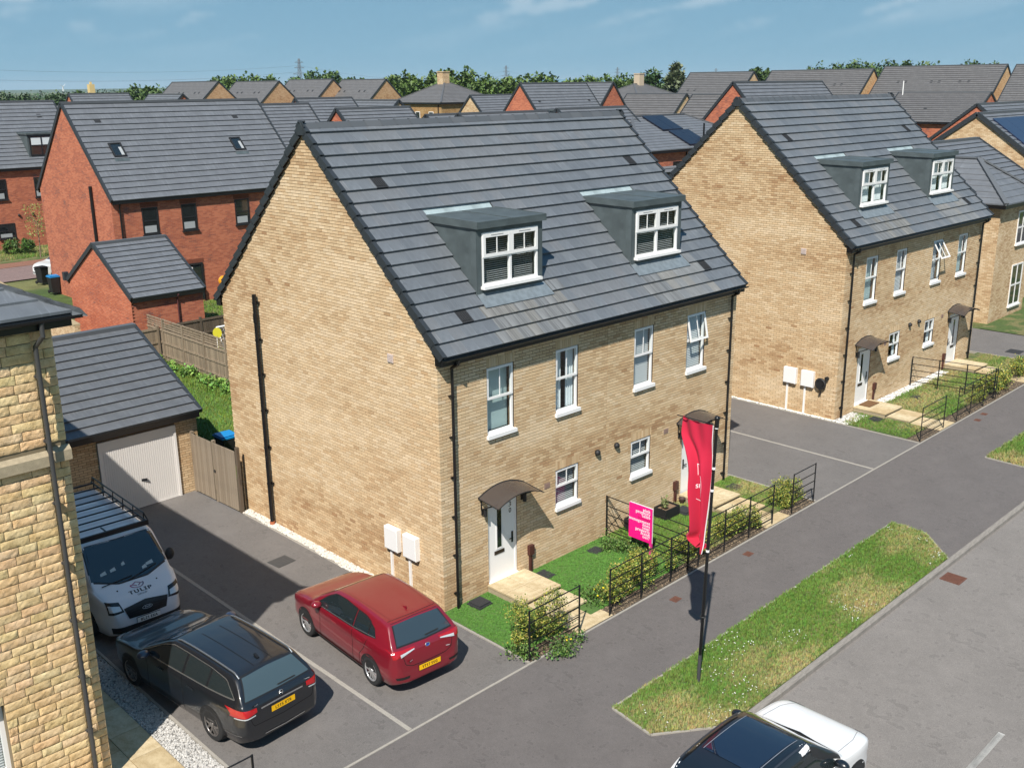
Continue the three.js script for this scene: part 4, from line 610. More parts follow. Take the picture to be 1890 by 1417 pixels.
// ochre garage behind the van
{
  const R = gabled('garage', 'ochre brick garage with a white ribbed door beside the van', { apex: [-4.05, 4.45, -14.8], L: 3.98, half: 3.92, rise: 1.92, wall: MAT.mortar, category: 'garage', tile: M([0.15, 0.16, 0.175], 0.58, { map: rep(T.streak, 1.7, 1.1) }), oh: 0.22, vh: 0.13 });
  const { H } = R, gx = H.position.x, zf = -0.22, laidZ = zf + 0.008, d0 = 0.97, d1 = 3.14;
  const front = part('brick_front', H), ranges = (k, va) => cutRange(0.07, 3.91, va < 2.28 ? [[d0 - 0.08, d1 + 0.08]] : []);
  brickMeshes(front, layBricks({ O: [0, 0, laidZ], U: [1, 0, 0], N: [0, 0, 1], v0: -0.15, courses: 34, ranges, tones: BUFF.slice(1), seed: 5 }), [1, 0, 0]);
  const f = new GB(); f.box(d0 - 0.07, 0, zf + 0.001, d0, 2.26, zf + 0.07); f.box(d1, 0, zf + 0.001, d1 + 0.07, 2.26, zf + 0.07); f.box(d0, 2.08, zf + 0.001, d1, 2.26, zf + 0.069); f.build('door_frame', MAT.whiteWarm, H);
  const door = part('garage_door', H), n = 34; const pnl = new GB(); pnl.box(d0, 0.02, zf - 0.02, d1, 2.08, zf + 0.015); pnl.box(d0, 1.98, zf + 0.015, d1, 2.075, zf + 0.03); pnl.box(d0, 0.02, zf + 0.015, d1, 0.1, zf + 0.03); pnl.build('panel', MAT.whiteWarm, door); for (let i = 0; i < n; i++) { const q = new GB(), x = lerp(d0, d1, (i + 0.15) / n), xx = lerp(d0, d1, (i + 0.8) / n); q.box(x, 0.1, zf + 0.015, xx, 1.98, zf + 0.029); q.build('rib', MAT.whiteWarm, door); }
  const h = new GB(); h.cyl([2.05, 0.85, zf + 0.02], [2.2, 0.85, zf + 0.075], 0.035, 10); h.build('handle', MAT.black, door);
  
}
// ------------------------------------------------------------------ timber fences and gate
function boardFence(name, label, a, b, y0f, o = {}) {
  const dx = b[0] - a[0], dz = b[1] - a[1], L = Math.hypot(dx, dz), u = [dx / L, 0, dz / L], F = thing(name, label, o.category || 'fence', [a[0], GY(a[0]), a[1]], Math.atan2(-dz, dx)), R = rng(Math.round(a[0] * 13 + a[1] * 7)), top = o.top || 1.5, bay = o.bay || 1.83, nb = Math.max(1, Math.round(L / bay)), bl = L / nb, m = o.mat || MAT.wood;
  const bw = 0.1, ms = [m, ...[0.82, 1.16].map((k) => { const c = m.clone(); c.color.multiplyScalar(k); return c; })];
  for (let i = 0; i <= nb; i++) { const g = new GB(); g.box(i * bl - 0.05, -0.1, -0.05, i * bl + 0.05, (o.trellis ? top + 0.42 : top + 0.06), 0.05); g.build('post', ms[1], F); }
  for (let i = 0; i < nb; i++) {
    for (const y of [0.25, top * 0.55, top - 0.12]) { const g = new GB(); g.box(i * bl + 0.051, y, 0.02, (i + 1) * bl - 0.051, y + 0.08, 0.05); g.build('rail', ms[0], F); }
    const n = Math.floor((bl - 0.1) / bw), w = (bl - 0.1) / n, g = new THREE.BoxGeometry(w - 0.006, top - 0.06, 0.018);
    for (let j = 0; j < n; j++) { const q = mesh('board', g, ms[Math.floor(R() * 3)], F); q.position.set(i * bl + 0.05 + (j + 0.5) * w, top / 2 + R() * 0.01, 0.005 + (R() - 0.5) * 0.008); }
    if (o.trellis) { const t = new GB(), y0 = top + 0.03, y1 = top + 0.38; for (const y of [y0, y1]) t.box(i * bl + 0.051, y, -0.015, (i + 1) * bl - 0.051, y + 0.035, 0.015); for (let x = i * bl + 0.15; x < (i + 1) * bl - 0.06; x += 0.115) t.box(x, y0 + 0.036, -0.012, x + 0.025, y1, 0.006); for (const yy of [0.3, 0.62]) t.box(i * bl + 0.051, lerp(y0, y1, yy), 0.007, (i + 1) * bl - 0.051, lerp(y0, y1, yy) + 0.028, 0.014); const tm = t.build('trellis', ms[2], F); }
  }
  return F;
}
boardFence('timber_fence', 'weathered fence with a trellis top along the back lawn', [5.95, -33], [5.95, -9.4], 0, { top: 1.5, trellis: true });
boardFence('timber_fence', 'dark fence behind the football goal', [6.1, -26.0], [22, -26.0], 0, { top: 1.6, mat: MAT.woodDark });
boardFence('timber_fence', 'short fence behind the ochre garage roof', [2.2, -26.0], [5.8, -26.0], 0, { top: 1.6 });
{
  const G = thing('timber_gate', 'grey weathered timber side gate beside the ochre garage', 'gate', [-0.38, 0, -11.0], -Math.PI / 2 + 0.04), R = rng(9), ms = [M([0.42, 0.375, 0.32], 0.9, { map: rep(T.wood, 0.8, 1.9) }), MAT.woodDark, M([0.36, 0.315, 0.26], 0.9, { map: rep(T.wood, 0.8, 1.9) })];
  const L = 2.45; for (const x of [0, 1.2, L]) { const g = new GB(); g.box(x - 0.045, -0.1, -0.06, x + 0.045, x === L ? 1.98 : 1.9, 0.03); g.build('post', x === L ? ms[1] : ms[2], G); }
  for (const [a, b] of [[0.05, 1.15], [1.25, L - 0.05]]) { const n = 10, w = (b - a) / n, g = new THREE.BoxGeometry(w - 0.005, 1.8, 0.02); for (let i = 0; i < n; i++) { const q = mesh('board', g, ms[R() > 0.5 ? 0 : 2], G); q.position.set(a + (i + 0.5) * w, 0.95 + R() * 0.012, 0.04 + R() * 0.004); } }
  const h = new GB(); h.box(1.22, 0.95, 0.05, 1.3, 1.02, 0.075); h.build('latch', MAT.black, G);
}
// ------------------------------------------------------------------ red brick houses behind
{ // red house with skylights
  const q = gabled('brick_house', 'red brick house with two skylights behind the ochre garage', { apex: [8.85, 10.95, -41.4], L: 11.9, half: 5.0, rise: 4.85, wall: MAT.redFar, tile: MAT.tileFar, gauge: 0.4, vents: [[1.3, 0.78, 1], [9.6, 0.78, 1]] });
  const gy = GY(8.85), z = -q.iz; // front wall local
  for (const [x, w] of [[1.65, 0.9], [3.9, 0.88], [7.15, 0.9]]) { farWindow(q.H, [x, 4.05, z], [1, 0, 0], w, 1.42, FRAME_BLACK, { pale: 0.9 }); const l = new GB(); l.box(x - 0.05, 5.5, z, x + w + 0.05, 5.72, z + 0.008); l.build('lintel', M([0.25, 0.07, 0.035], 0.9, { map: rep(T.blotch, 0.3) }), q.H); }
  for (const x of [1.35, 8.55]) { const k = part('skylight', q.H), P = (a, b, m) => q.slopeP(a, b, m), s0 = q.sl * 0.42, s1 = q.sl * 0.56, fr = new GB(), bar = (x0, x1, a, b) => { fr.quad(P(x0, a, 0.12), P(x1, a, 0.12), P(x1, b, 0.12), P(x0, b, 0.12)); fr.quad(P(x0, a, 0), P(x1, a, 0), P(x1, a, 0.12), P(x0, a, 0.12)); fr.quad(P(x0, b, 0), P(x0, a, 0), P(x0, a, 0.12), P(x0, b, 0.12)); fr.quad(P(x1, a, 0), P(x1, b, 0), P(x1, b, 0.12), P(x1, a, 0.12)); fr.quad(P(x0, b, 0.12), P(x1, b, 0.12), P(x1, b, 0), P(x0, b, 0)); }; bar(x, x + 0.08, s0, s1); bar(x + 0.62, x + 0.7, s0, s1); bar(x + 0.081, x + 0.619, s0, s0 + 0.08); bar(x + 0.081, x + 0.619, s1 - 0.08, s1); fr.build('frame', MAT.blackSoft, k); const g = new GB(); g.quad(P(x + 0.07, s0 + 0.07, 0.08), P(x + 0.63, s0 + 0.07, 0.08), P(x + 0.63, s1 - 0.07, 0.08), P(x + 0.07, s1 - 0.07, 0.08)); g.build('pane', MAT.glassDark, k); const bl = new GB(); bl.quad(P(x + 0.45, s0 + 0.09, 0.085), P(x + 0.61, s0 + 0.09, 0.085), P(x + 0.61, s1 - 0.3, 0.085), P(x + 0.45, s1 - 0.3, 0.085)); bl.build('blind', paleGrey, k); const fl = new GB(); fl.quad(P(x - 0.06, s0 - 0.3, 0.05), P(x + 0.76, s0 - 0.3, 0.05), P(x + 0.76, s0, 0.045), P(x - 0.06, s0, 0.045)); fl.build('flashing', MAT.zinc, k); }
  const st = new GB(); st.cyl([-0.02, 0, -2.4], [-0.02, 6.6, -2.4], 0.09, 10); st.build('soil_stack', MAT.black, q.H);
  const dp = new GB(); dp.pipe([[0.45, q.E - 0.1, 0.06], [0.45, q.E - 0.35, z + 0.1], [0.45, 0, z + 0.1]], 0.045, 8); dp.build('downpipe', MAT.black, q.H);
  // open glazed garden door
  const d = part('door', q.H), fr = new GB(); fr.box(3.1, 0.1, z + 0.001, 3.2, 2.2, z + 0.06); fr.box(4.75, 0.1, z + 0.001, 4.85, 2.2, z + 0.06); fr.box(3.2, 2.1, z + 0.001, 4.75, 2.2, z + 0.059); fr.build('frame', FRAME_BLACK, d); const g = new GB(); g.box(3.2, 0.1, z + 0.001, 4.75, 2.1, z + 0.02); g.build('pane', MAT.glassDark, d); const lf = new GB(); for (const [a, b, c, e] of [[0, 0.1, 0, 2], [0.65, 0.75, 0, 2], [0.1, 0.65, 1.9, 2], [0.1, 0.65, 0, 0.15]]) lf.box(3.8, 0.12 + c, z + 0.05 + a, 3.85, 0.12 + e, z + 0.05 + b); lf.build('leaf', MAT.white, d);
  const br = new GB(); br.box(3.0, 2.22, z, 4.95, 2.44, z + 0.008); br.build('lintel', M([0.25, 0.07, 0.035], 0.9, { map: rep(T.blotch, 0.3) }), q.H);
}
{ // red garage, its gable laid brick by brick
  const q = gabled('garage', 'red brick garage with a grey tiled roof in the back gardens', { apex: [5.25, 4.85, -30.6], L: 3.55, half: 3.5, rise: 2.05, wall: MAT.redFar, category: 'garage', tile: MAT.tileFar, oh: 0.15 });
  const w = part('brick_gable', q.H), D = q.D, ranges = (k, va) => { const half = Math.min(q.half - 0.15, (q.R - 0.12 - va - 0.05) / (2.05 / 3.5)); return half > 0.05 ? [[D / 2 - half, D / 2 + half]] : []; };
  stuffPart(layBricks({ O: [0.052, 0, -D], U: [0, 0, 1], N: [-1, 0, 0], v0: 0, courses: 64, ranges, tones: [RED[0].map((v) => v * 1.1), RED[1], RED[2], [0.22, 0.07, 0.045]], seed: 61 }).g.build('brickwork', MAT.brickV, w));
  const back = new GB(); back.quad([0.058, -0.2, -D + 0.15], [0.058, -0.2, -0.15], [0.058, q.E, -0.15], [0.058, q.E, -D + 0.15]); back.tri([0.058, q.E, -D + 0.15], [0.058, q.E, -0.15], [0.058, q.R - 0.12, -D / 2]); back.build('mortar', M([0.42, 0.32, 0.25], 0.95), w);
  const dp = new GB(); dp.pipe([[2.2, q.E - 0.1, 0.06], [2.2, q.E - 0.3, 0.0 - 0.08], [2.2, 0, -0.08]], 0.035, 8); dp.build('downpipe', M([0.09, 0.03, 0.03], 0.5), q.H);
  const eb = new GB(); eb.box(-0.1, q.E - 0.05, -D - 0.3, 0.12, q.E + 0.35, -D - 0.05); eb.build('eaves_box', MAT.verge, q.H);
}
{ // far left red house with a dormer
  const q = gabled('brick_house', 'red brick house at the far left edge with a grey dormer', { apex: [0.2, 10.8, -69.5], L: 19, half: 4.7, rise: 4.7, wall: MAT.redFar, tile: MAT.tileFar, vents: [[17.2, 0.74, 1]], gauge: 0.4 });
  const z = -q.iz;
  for (const [x, y, w, h] of [[12.1, 3.85, 1.0, 1.5], [15.1, 3.85, 1.0, 1.5], [12.1, 1.0, 1.2, 1.1], [15.6, 1.0, 1.2, 1.1], [9.0, 3.85, 1.0, 1.5]]) farWindow(q.H, [x, y, z], [1, 0, 0], w, h, FRAME_BLACK, { pale: 0.8 });
  for (const x of [13.7, 14.7]) { const g = new GB(); g.add(new THREE.SphereGeometry(0.1, 8, 6).translate(x, 2.65, z + 0.05)); g.build('vent_cowl', MAT.blackSoft, q.H); }
  gableDormer(q, 15.2, 2.0, 0.14, 0.5);
}
function gableDormer(q, x0, w, t0, t1, mat = MAT.zinc, fr = FRAME_BLACK) { // box dormer on the front slope
  const D = part('dormer', q.H), A = q.slopeP(x0, q.sl * t0, 0), B = q.slopeP(x0, q.sl * t1, 0), g = new GB(), x1 = x0 + w;
  for (const x of [x0, x1]) { g.tri([x, A[1], A[2]], [x, B[1], A[2]], [x, B[1], B[2]]); } g.quad([x0, A[1], A[2]], [x1, A[1], A[2]], [x1, B[1], A[2]], [x0, B[1], A[2]]); g.build('cheek', mat, D);
  const r = new GB(); r.box(x0 - 0.1, B[1], B[2] - 0.1, x1 + 0.1, B[1] + 0.12, A[2] + 0.15); r.build('flat_roof', mat, D);
  const f = new GB(), y0 = A[1] + 0.15, y1 = B[1] - 0.1, z = A[2]; f.box(x0 + 0.12, y0, z + 0.001, x0 + 0.2, y1, z + 0.06); f.box(x1 - 0.2, y0, z + 0.001, x1 - 0.12, y1, z + 0.06); f.box(x0 + 0.2, y0, z + 0.001, x1 - 0.2, y0 + 0.08, z + 0.059); f.box(x0 + 0.2, y1 - 0.08, z + 0.001, x1 - 0.2, y1, z + 0.059); f.box((x0 + x1) / 2 - 0.04, y0 + 0.08, z + 0.001, (x0 + x1) / 2 + 0.04, y1 - 0.08, z + 0.058); f.box(x0 + 0.2, (y0 + y1) / 2 - 0.04, z + 0.001, x1 - 0.2, (y0 + y1) / 2 + 0.04, z + 0.057); f.build('window_frame', fr, D);
  const p = new GB(); p.box(x0 + 0.2, y0 + 0.08, z + 0.001, x1 - 0.2, y1 - 0.08, z + 0.02); p.build('pane', MAT.glassDark, D);
  const c = new GB(); c.box(x0 + 0.25, (y0 + y1) / 2 + 0.06, z + 0.0205, x1 - 0.25, y1 - 0.12, z + 0.026); c.build('blind', MAT.curtain, D);
}
const G2 = 'houses across the estate', brownFar = MAT.buffFar;
// [label, apex, length, half depth, rise, axis, wall, extras]
gabled('brick_house', 'grey roofed house joined to the right of the skylight house', { apex: [27.0, 10.45, -52.2], L: 4.6, half: 4.6, rise: 4.4, wall: MAT.redFar, group: G2, gauge: 0.33 });
gabled('brick_house', 'grey roof with an orange gable above the left end of the skylight house', { apex: [30.05, 11.2, -93.6], L: 6.4, half: 4.2, rise: 3.9, wall: MAT.redFar, group: G2, gauge: 0.36 });
gabled('brick_house', 'grey roof with a small red gable left of the row of brown gables', { apex: [43.4, 11.0, -95.0], L: 8.3, half: 4.0, rise: 3.8, axis: 'z', wall: MAT.redFar, group: G2 });
{
  const row = [[[72.7, 12.66, -139.8], 15.8, 'first and leftmost of the four brown gabled houses in a row'], [[79.7, 12.61, -133], 13.5, 'second from the left of the four brown gabled houses in a row'], [[86.0, 12.8, -127], 12.8, 'third from the left of the four brown gabled houses in a row'], [[88.95, 12.68, -116.9], 11.8, 'rightmost of the four brown gabled houses in a row, beside the chimneyed house']];
  for (const [a, L, label] of row) gabled('brick_house', label, { apex: a, L, half: 5.4, rise: 5.0, axis: 'z', wall: M([0.8, 0.68, 0.62], 0.92, { map: rep(T.buff, 3.6) }), group: 'row of brown gabled houses', vents: [[3.0, 0.62, -1], [4.4, 0.62, -1], [8.4, 0.62, -1], [9.8, 0.62, -1]], nose: 0.03, tile: MAT.tileFar2 });
}
gabled('brick_house', 'grey roof with a red gable peeping over the left of the nearest ridge', { apex: [25.98, 10.28, -40.5], L: 6.0, half: 4.2, rise: 3.6, wall: MAT.redFar, group: G2, gauge: 0.33 });
gabled('brick_house', 'grey roof below the second brown gable of the row', { apex: [33.4, 10.76, -56.75], L: 5.5, half: 4.3, rise: 3.8, wall: MAT.redFar, group: G2, gauge: 0.34 });
gabled('brick_house', 'grey roof with a brown gable below the rightmost brown house of the row', { apex: [43.2, 10.47, -55.8], L: 6.6, half: 4.3, rise: 4.0, axis: 'z', wall: MAT.buffFar, group: G2, gauge: 0.34 });
gabled('brick_house', 'long low grey roof with a red gable just over the middle of the nearest ridge', { apex: [30.2, 9.93, -33.4], L: 8.0, half: 4.2, rise: 3.4, wall: MAT.redFar, group: G2, gauge: 0.33 });
gabled('brick_house', 'small red gable peeping over the nearest ridge below the chimneyed house', { apex: [32.7, 9.72, -39.6], L: 3.4, half: 4.0, rise: 3.4, wall: MAT.redFar, group: G2, gauge: 0.33 });
gabled('brick_house', 'beige gabled house right of the cream chimneyed house', { apex: [62.96, 10.6, -68.6], L: 6.6, half: 4.6, rise: 4.6, wall: MAT.buffFar, group: G2, gauge: 0.36 });
{ const q = gabled('brick_house', 'orange brick gabled house with two grey dormers in the middle distance', { apex: [59.7, 11.76, -57.7], L: 9.6, half: 4.7, rise: 5.4, wall: M([1.12, 1.12, 1.12], 0.92, { map: rep(T.redb, 3.6) }), group: G2, gauge: 0.36, vents: [[1.0, 0.66, 1], [8.3, 0.66, 1]] }); gableDormer(q, 1.7, 1.9, 0.14, 0.52); gableDormer(q, 6.2, 1.9, 0.14, 0.52); }
gabled('brick_house', 'dark red gabled house right of the orange one with dormers', { apex: [72.7, 11.77, -56.8], L: 6, half: 4.6, rise: 5.4, axis: 'z', wall: MAT.redFar, group: G2, vents: [[2, 0.66, -1]] });
{ // grey roofed red house with a long verge, seen past the right end of the nearest ridge
  const q = gabled('brick_house', 'red brick house seen past the right end of the nearest roof', { apex: [36.2, 10.12, -30.6], L: 6.9, half: 5.0, rise: 4.1, wall: MAT.redFar, group: G2, gauge: 0.33 });
  farWindow(q.H, [5.6, 3.3, -q.iz], [1, 0, 0], 0.95, 1.35, FRAME_BLACK);
}
{ // hipped house with solar panels
  const gy = GY(44), H = thing('brick_house', 'red brick house with a hipped roof and dark solar panels', 'house', [39, gy, -26]), ey = 7.45 - gy, W = new GB(); W.box(0, -0.5, -8, 14, ey, 0); W.build('wall', MAT.redFar, H);
  hipRoof(H, -0.3, 14.3, -8.3, 0.3, ey, 2.0, MAT.tileFar);
  const k = 2.0 / 4.3, P = (x, t) => [x, ey + t * 2.0 + 0.14, 0.3 - t * 4.3 + 0.05]; for (const [x0, t0] of [[4.9, 0.52], [5.3, 0.06]]) for (let j = 0; j < 2; j++) { const g = new GB(), a = x0 + j * 1.12, b = a + 1.1, A = P(a, t0), B = P(b, t0), C = P(b, t0 + 0.43), D = P(a, t0 + 0.43), dn = (q) => [q[0], q[1] - 0.1, q[2]]; g.quad(A, B, C, D); g.quad(dn(A), dn(B), B, A); g.quad(dn(B), dn(C), C, B); g.quad(dn(D), dn(A), A, D); g.quad(dn(C), dn(D), D, C); g.build('solar_panel', MAT.solar, H); }
  for (const x of [3.6, 6.2]) farWindow(H, [x, ey - 2.3, 0.001], [1, 0, 0], 0.9, 1.5, FRAME_BLACK, { pale: 0.5 }); const d = new GB(); d.cyl([5.0, 0, 0.06], [5.0, ey - 0.1, 0.06], 0.05, 6); d.build('downpipe', MAT.black, H);
  const v = new GB(); v.cyl([8.2, ey + 0.4, -0.9], [8.2, ey + 1.5, -0.9], 0.07, 6); v.build('flue', MAT.black, H);
}
function hipRoof(H, x0, x1, z0, z1, ey, rise, tile) {
  const g = new GB(), half = (z1 - z0) / 2, lx = Math.min(half, (x1 - x0) / 2), n = Math.max(6, Math.round(Math.hypot(half, rise) / 0.36));
  for (let i = 0; i < n; i++) { const t0 = i / n, t1 = (i + 1) / n, f = (t, l) => { const a = x0 + lx * t, b = x1 - lx * t, c = z0 + half * t, d = z1 - half * t, y = ey + rise * t + l; return [[a, y, d], [b, y, d], [b, y, c], [a, y, c]]; }, A = f(t0, 0.045), B = f(t1, 0.008), lo = f(t0, -0.02); for (let e = 0; e < 4; e++) { const k = (e + 1) % 4; g.quad(A[e], A[k], B[k], B[e]); g.quad(lo[e], lo[k], A[k], A[e]); } }
  const r = part('roof', H); stuffPart(g.build('roof_tiles', tile, r)); const h = new GB(); for (const [p, q] of [[[x0, ey, z1], [x0 + lx, ey + rise, z1 - half]], [[x1, ey, z1], [x1 - lx, ey + rise, z1 - half]], [[x0, ey, z0], [x0 + lx, ey + rise, z0 + half]], [[x1, ey, z0], [x1 - lx, ey + rise, z0 + half]]]) h.beam([p[0], p[1] + 0.06, p[2]], [q[0], q[1] + 0.06, q[2]], 0.2, 0.07); h.beam([x0 + lx, ey + rise + 0.05, z0 + half], [x1 - lx, ey + rise + 0.05, z0 + half], 0.2, 0.08); stuffPart(h.build('hip_tiles', M([0.085, 0.09, 0.098], 0.6), r));
  const u = new GB(); u.box(x0 + 0.03, ey - 0.2, z0 + 0.03, x1 - 0.03, ey - 0.01, z1 - 0.03); u.build('eaves', MAT.black, H);
}
{ // cream hipped house with chimney
  const H = thing('rendered_house', 'cream walled hipped house with a tall beige chimney', 'house', [70.8, GY(70), -82.6]), W = new GB(); W.box(0, -0.5, -9.2, 9.4, 8.6, 0); W.build('wall', M([0.62, 0.52, 0.36], 0.9, { map: rep(T.buff, 3.6) }), H); hipRoof(H, -0.3, 9.7, -9.5, 0.3, 8.7, 2.5, MAT.tileFar2);
  const c = new GB(); c.box(3.9, 10.8, -5.2, 5.0, 12.3, -4.1); c.box(3.84, 12.3, -5.26, 5.06, 12.42, -4.04); c.build('chimney', MAT.buffFar, H);
  for (const z of [-7.6, -5, -2.4]) farWindow(H, [-0.001, 5.6, z], [0, 0, 1], 0.9, 2.0, MAT.white); farWindow(H, [1.6, 4.2, 0.001], [1, 0, 0], 1.2, 1.5, MAT.white); const d = new GB(); d.cyl([-0.08, 0, -0.5], [-0.08, 8.4, -0.5], 0.07, 6); d.build('downpipe', MAT.black, H); const s = new GB(); s.box(-0.06, 3.9, -9.2, 9.46, 4.05, 0.06); s.build('string_course', M([0.6, 0.5, 0.36], 0.9), H);
}
{ const H = thing('rendered_house', 'hipped grey roof with a beige chimney left of the tall trees', 'house', [86, GY(86), -64]), W = new GB(); W.box(0, -0.5, -9.5, 11.5, 8, 0); W.build('wall', MAT.buffFar, H); hipRoof(H, -0.4, 11.9, -9.9, 0.4, 8.1, 2.3, MAT.tileFar2); const c = new GB(); c.box(5.3, 10, -5.2, 6.2, 11.6, -4.3); c.box(5.25, 11.6, -5.25, 6.25, 11.7, -4.25); c.build('chimney', M([0.5, 0.4, 0.29], 0.9), H); farWindow(H, [-0.001, 5.2, -3], [0, 0, 1], 1, 1.5, MAT.white); const v = new GB(); v.cyl([8.2, 9, -4], [8.2, 10.6, -4], 0.08, 6); v.build('flue', MAT.black, H); }
{ const H = thing('rendered_house', 'far pyramid roof with a small beige chimney at the left skyline', 'house', [55.4, GY(55), -154.6]), W = new GB(); W.box(0, -0.5, -9, 9, 7.8, 0); W.build('wall', MAT.buffFar, H); hipRoof(H, -0.4, 9.4, -9.4, 0.4, 7.9, 2.6, MAT.tileFar2); const c = new GB(); c.box(4.1, 10, -4.9, 5.0, 11.7, -4.0); c.box(4.4, 11.7, -4.6, 4.7, 12.1, -4.3); c.build('chimney', M([0.6, 0.45, 0.2], 0.9), H); }
gabled('brick_house', 'beige gabled house between the solar panel house and the skyline', { apex: [83.9, 10.47, -55.5], L: 8.6, half: 5.2, rise: 5.0, axis: 'z', wall: MAT.buffFar, group: G2, tile: MAT.tileFar2 });
gabled('brick_house', 'grey roof with a small beige gable right of the tall poplar', { apex: [116.8, 13.07, -68.2], L: 11, half: 5.6, rise: 5.2, axis: 'z', wall: MAT.buffFar, group: G2, tile: MAT.tileFar2, vents: [[8, 0.5, -1], [9.2, 0.5, -1]] });
gabled('brick_house', 'long grey roof with a beige gable on the right skyline', { apex: [119.2, 13.15, -51.4], L: 15.4, half: 5.6, rise: 5.2, axis: 'z', wall: M([1.05, 0.93, 0.8], 0.92, { map: rep(T.buff, 3.6) }), group: G2, tile: MAT.tileFar2, vents: [[3.2, 0.6, -1], [4.2, 0.6, -1], [8, 0.6, -1], [9, 0.6, -1]] });
gabled('brick_house', 'longest grey roof on the skyline, near the right edge', { apex: [121.2, 13.4, -35.1], L: 15.8, half: 5.6, rise: 5.2, axis: 'z', wall: M([1.05, 0.93, 0.8], 0.92, { map: rep(T.buff, 3.6) }), group: G2, tile: MAT.tileFar2, vents: [[3.5, 0.6, -1], [4.6, 0.6, -1], [7.2, 0.6, -1], [8.2, 0.6, -1], [11.6, 0.6, -1], [12.6, 0.6, -1]] });
{ const q = gabled('brick_house', 'grey roof cut by the right edge of the skyline with a white window', { apex: [118.1, 13.3, -21], L: 11.9, half: 5.4, rise: 5.0, axis: 'z', wall: MAT.buffFar, group: G2, tile: MAT.tileFar2, vents: [[8, 0.7, -1], [9, 0.7, -1]] }); farWindow(q.H, [10.6, 5.2, -q.D + q.iz], [-1, 0, 0], 1.2, 1.4, MAT.white, { mullion: true }); }
gabled('brick_house', 'red brick gabled house with a grey roof just behind the second ochre pair', { apex: [57.0, 11.65, -31.3], L: 13.4, half: 4.9, rise: 5.2, wall: MAT.redFar, group: G2, gauge: 0.36, vents: [[2.2, 0.62, 1], [5.6, 0.62, 1], [11.8, 0.62, 1]] });
{ const q = gabled('brick_house', 'long grey roof over a red wall with a white mast above the second pair', { apex: [97.9, 10.4, -27.5], L: 9.9, half: 4.4, rise: 2.9, axis: 'z', wall: MAT.redFar, group: G2, tile: MAT.tileFar2, vents: [[5.5, 0.4, -1]] }); farWindow(q.H, [7.2, q.E - 2.2, -q.D + q.iz], [-1, 0, 0], 0.9, 1.9, FRAME_BLACK); }
gabled('brick_house', 'grey roof behind the red gable of the estate middle', { apex: [72.0, 10.55, -38.5], L: 7.5, half: 5.0, rise: 4.6, axis: 'z', wall: MAT.redFar, group: G2, tile: MAT.tileFar2 });
gabled('brick_house', 'red brick gable behind the ochre house with solar panels', { apex: [64.0, 9.95, -15.1], L: 12, half: 4.6, rise: 3.6, wall: MAT.redFar, group: G2 });
{ // ochre house with solar panels, right edge
  const q = gabled('brick_house', 'ochre gabled house at the right edge with solar panels', { apex: [49.2, 9.74, -9.05], L: 14, half: 5.2, rise: 3.7, wall: MAT.buffFar, gauge: 0.36, vh: 0.26 });
  for (let i = 0; i < 6; i++) for (let j = 0; j < 1; j++) { const g = new GB(), x = 0.9 + i * 1.72, P = q.slopeP, a = q.sl * 0.36, b = q.sl * 0.9; g.quad(P(x, a, 0.12), P(x + 1.7, a, 0.12), P(x + 1.7, b, 0.12), P(x, b, 0.12)); g.quad(P(x, a, 0.03), P(x + 1.7, a, 0.03), P(x + 1.7, a, 0.12), P(x, a, 0.12)); g.quad(P(x, b, 0.03), P(x, a, 0.03), P(x, a, 0.12), P(x, b, 0.12)); g.build('solar_panel', MP([0.012, 0.02, 0.055], 0.35, { clearcoat: 0.3 }), q.H); }
}
{ // ochre house at the right edge with a hipped wing
  const q = gabled('brick_house', 'ochre house with a hipped wing and white windows at the right edge', { apex: [36.3, 8.6, -6.9], L: 8.0, half: 4.0, rise: 2.5, wall: MAT.buffFar, gauge: 0.36 });
  const H = q.H, ox = H.position.x, oz = H.position.z, oy = H.position.y, wg = new GB(); wg.box(-0.25, -0.5, -4, 4.0, 5.6, 0.75); const wing = part('wing', H); wg.build('wall', MAT.buffFar, wing);
  { const g = new GB(), x0 = -0.6, x1 = 4.35, z1 = 1.1, z0 = -5.0, ey = 5.62, n = 8, half = (x1 - x0) / 2, rise = 1.85; for (let i = 0; i < n; i++) { const t0 = i / n, t1 = (i + 1) / n, f = (t, l) => [[x0 + half * t, ey + rise * t + l, z0], [x0 + half * t, ey + rise * t + l, z1 - half * t], [x1 - half * t, ey + rise * t + l, z1 - half * t], [x1 - half * t, ey + rise * t + l, z0]], A = f(t0, 0.045), B = f(t1, 0.008), lo = f(t0, -0.02); for (let e = 0; e < 3; e++) { g.quad(A[e], A[e + 1], B[e + 1], B[e]); g.quad(lo[e], lo[e + 1], A[e + 1], A[e]); } } stuffPart(g.build('roof_tiles', MAT.tileFar, wing)); const h = new GB(); h.beam([x0, ey + 0.07, z1], [x0 + half, ey + rise + 0.07, z1 - half], 0.22, 0.08); h.beam([x1, ey + 0.07, z1], [x1 - half, ey + rise + 0.07, z1 - half], 0.22, 0.08); h.beam([x0 + half, ey + rise + 0.05, z1 - half], [x0 + half, ey + rise + 0.05, z0], 0.2, 0.08); h.build('hip_tile', M([0.1, 0.108, 0.118], 0.6), wing); const u = new GB(); u.box(x0 + 0.02, ey - 0.2, z0, x1 - 0.02, ey - 0.01, z1 - 0.02); u.build('eaves', MAT.black, wing); }
  farWindow(H, [2.0, 3.5, 0.75], [1, 0, 0], 1.35, 1.6, MAT.white, { mullion: true }); farWindow(H, [2.0, 0.45, 0.75], [1, 0, 0], 1.4, 2.05, MAT.white, { mullion: true });
  const d = new GB(); d.cyl([-0.33, 0, -1.2], [-0.33, 5.5, -1.2], 0.05, 8); d.build('downpipe', MAT.black, H);
}
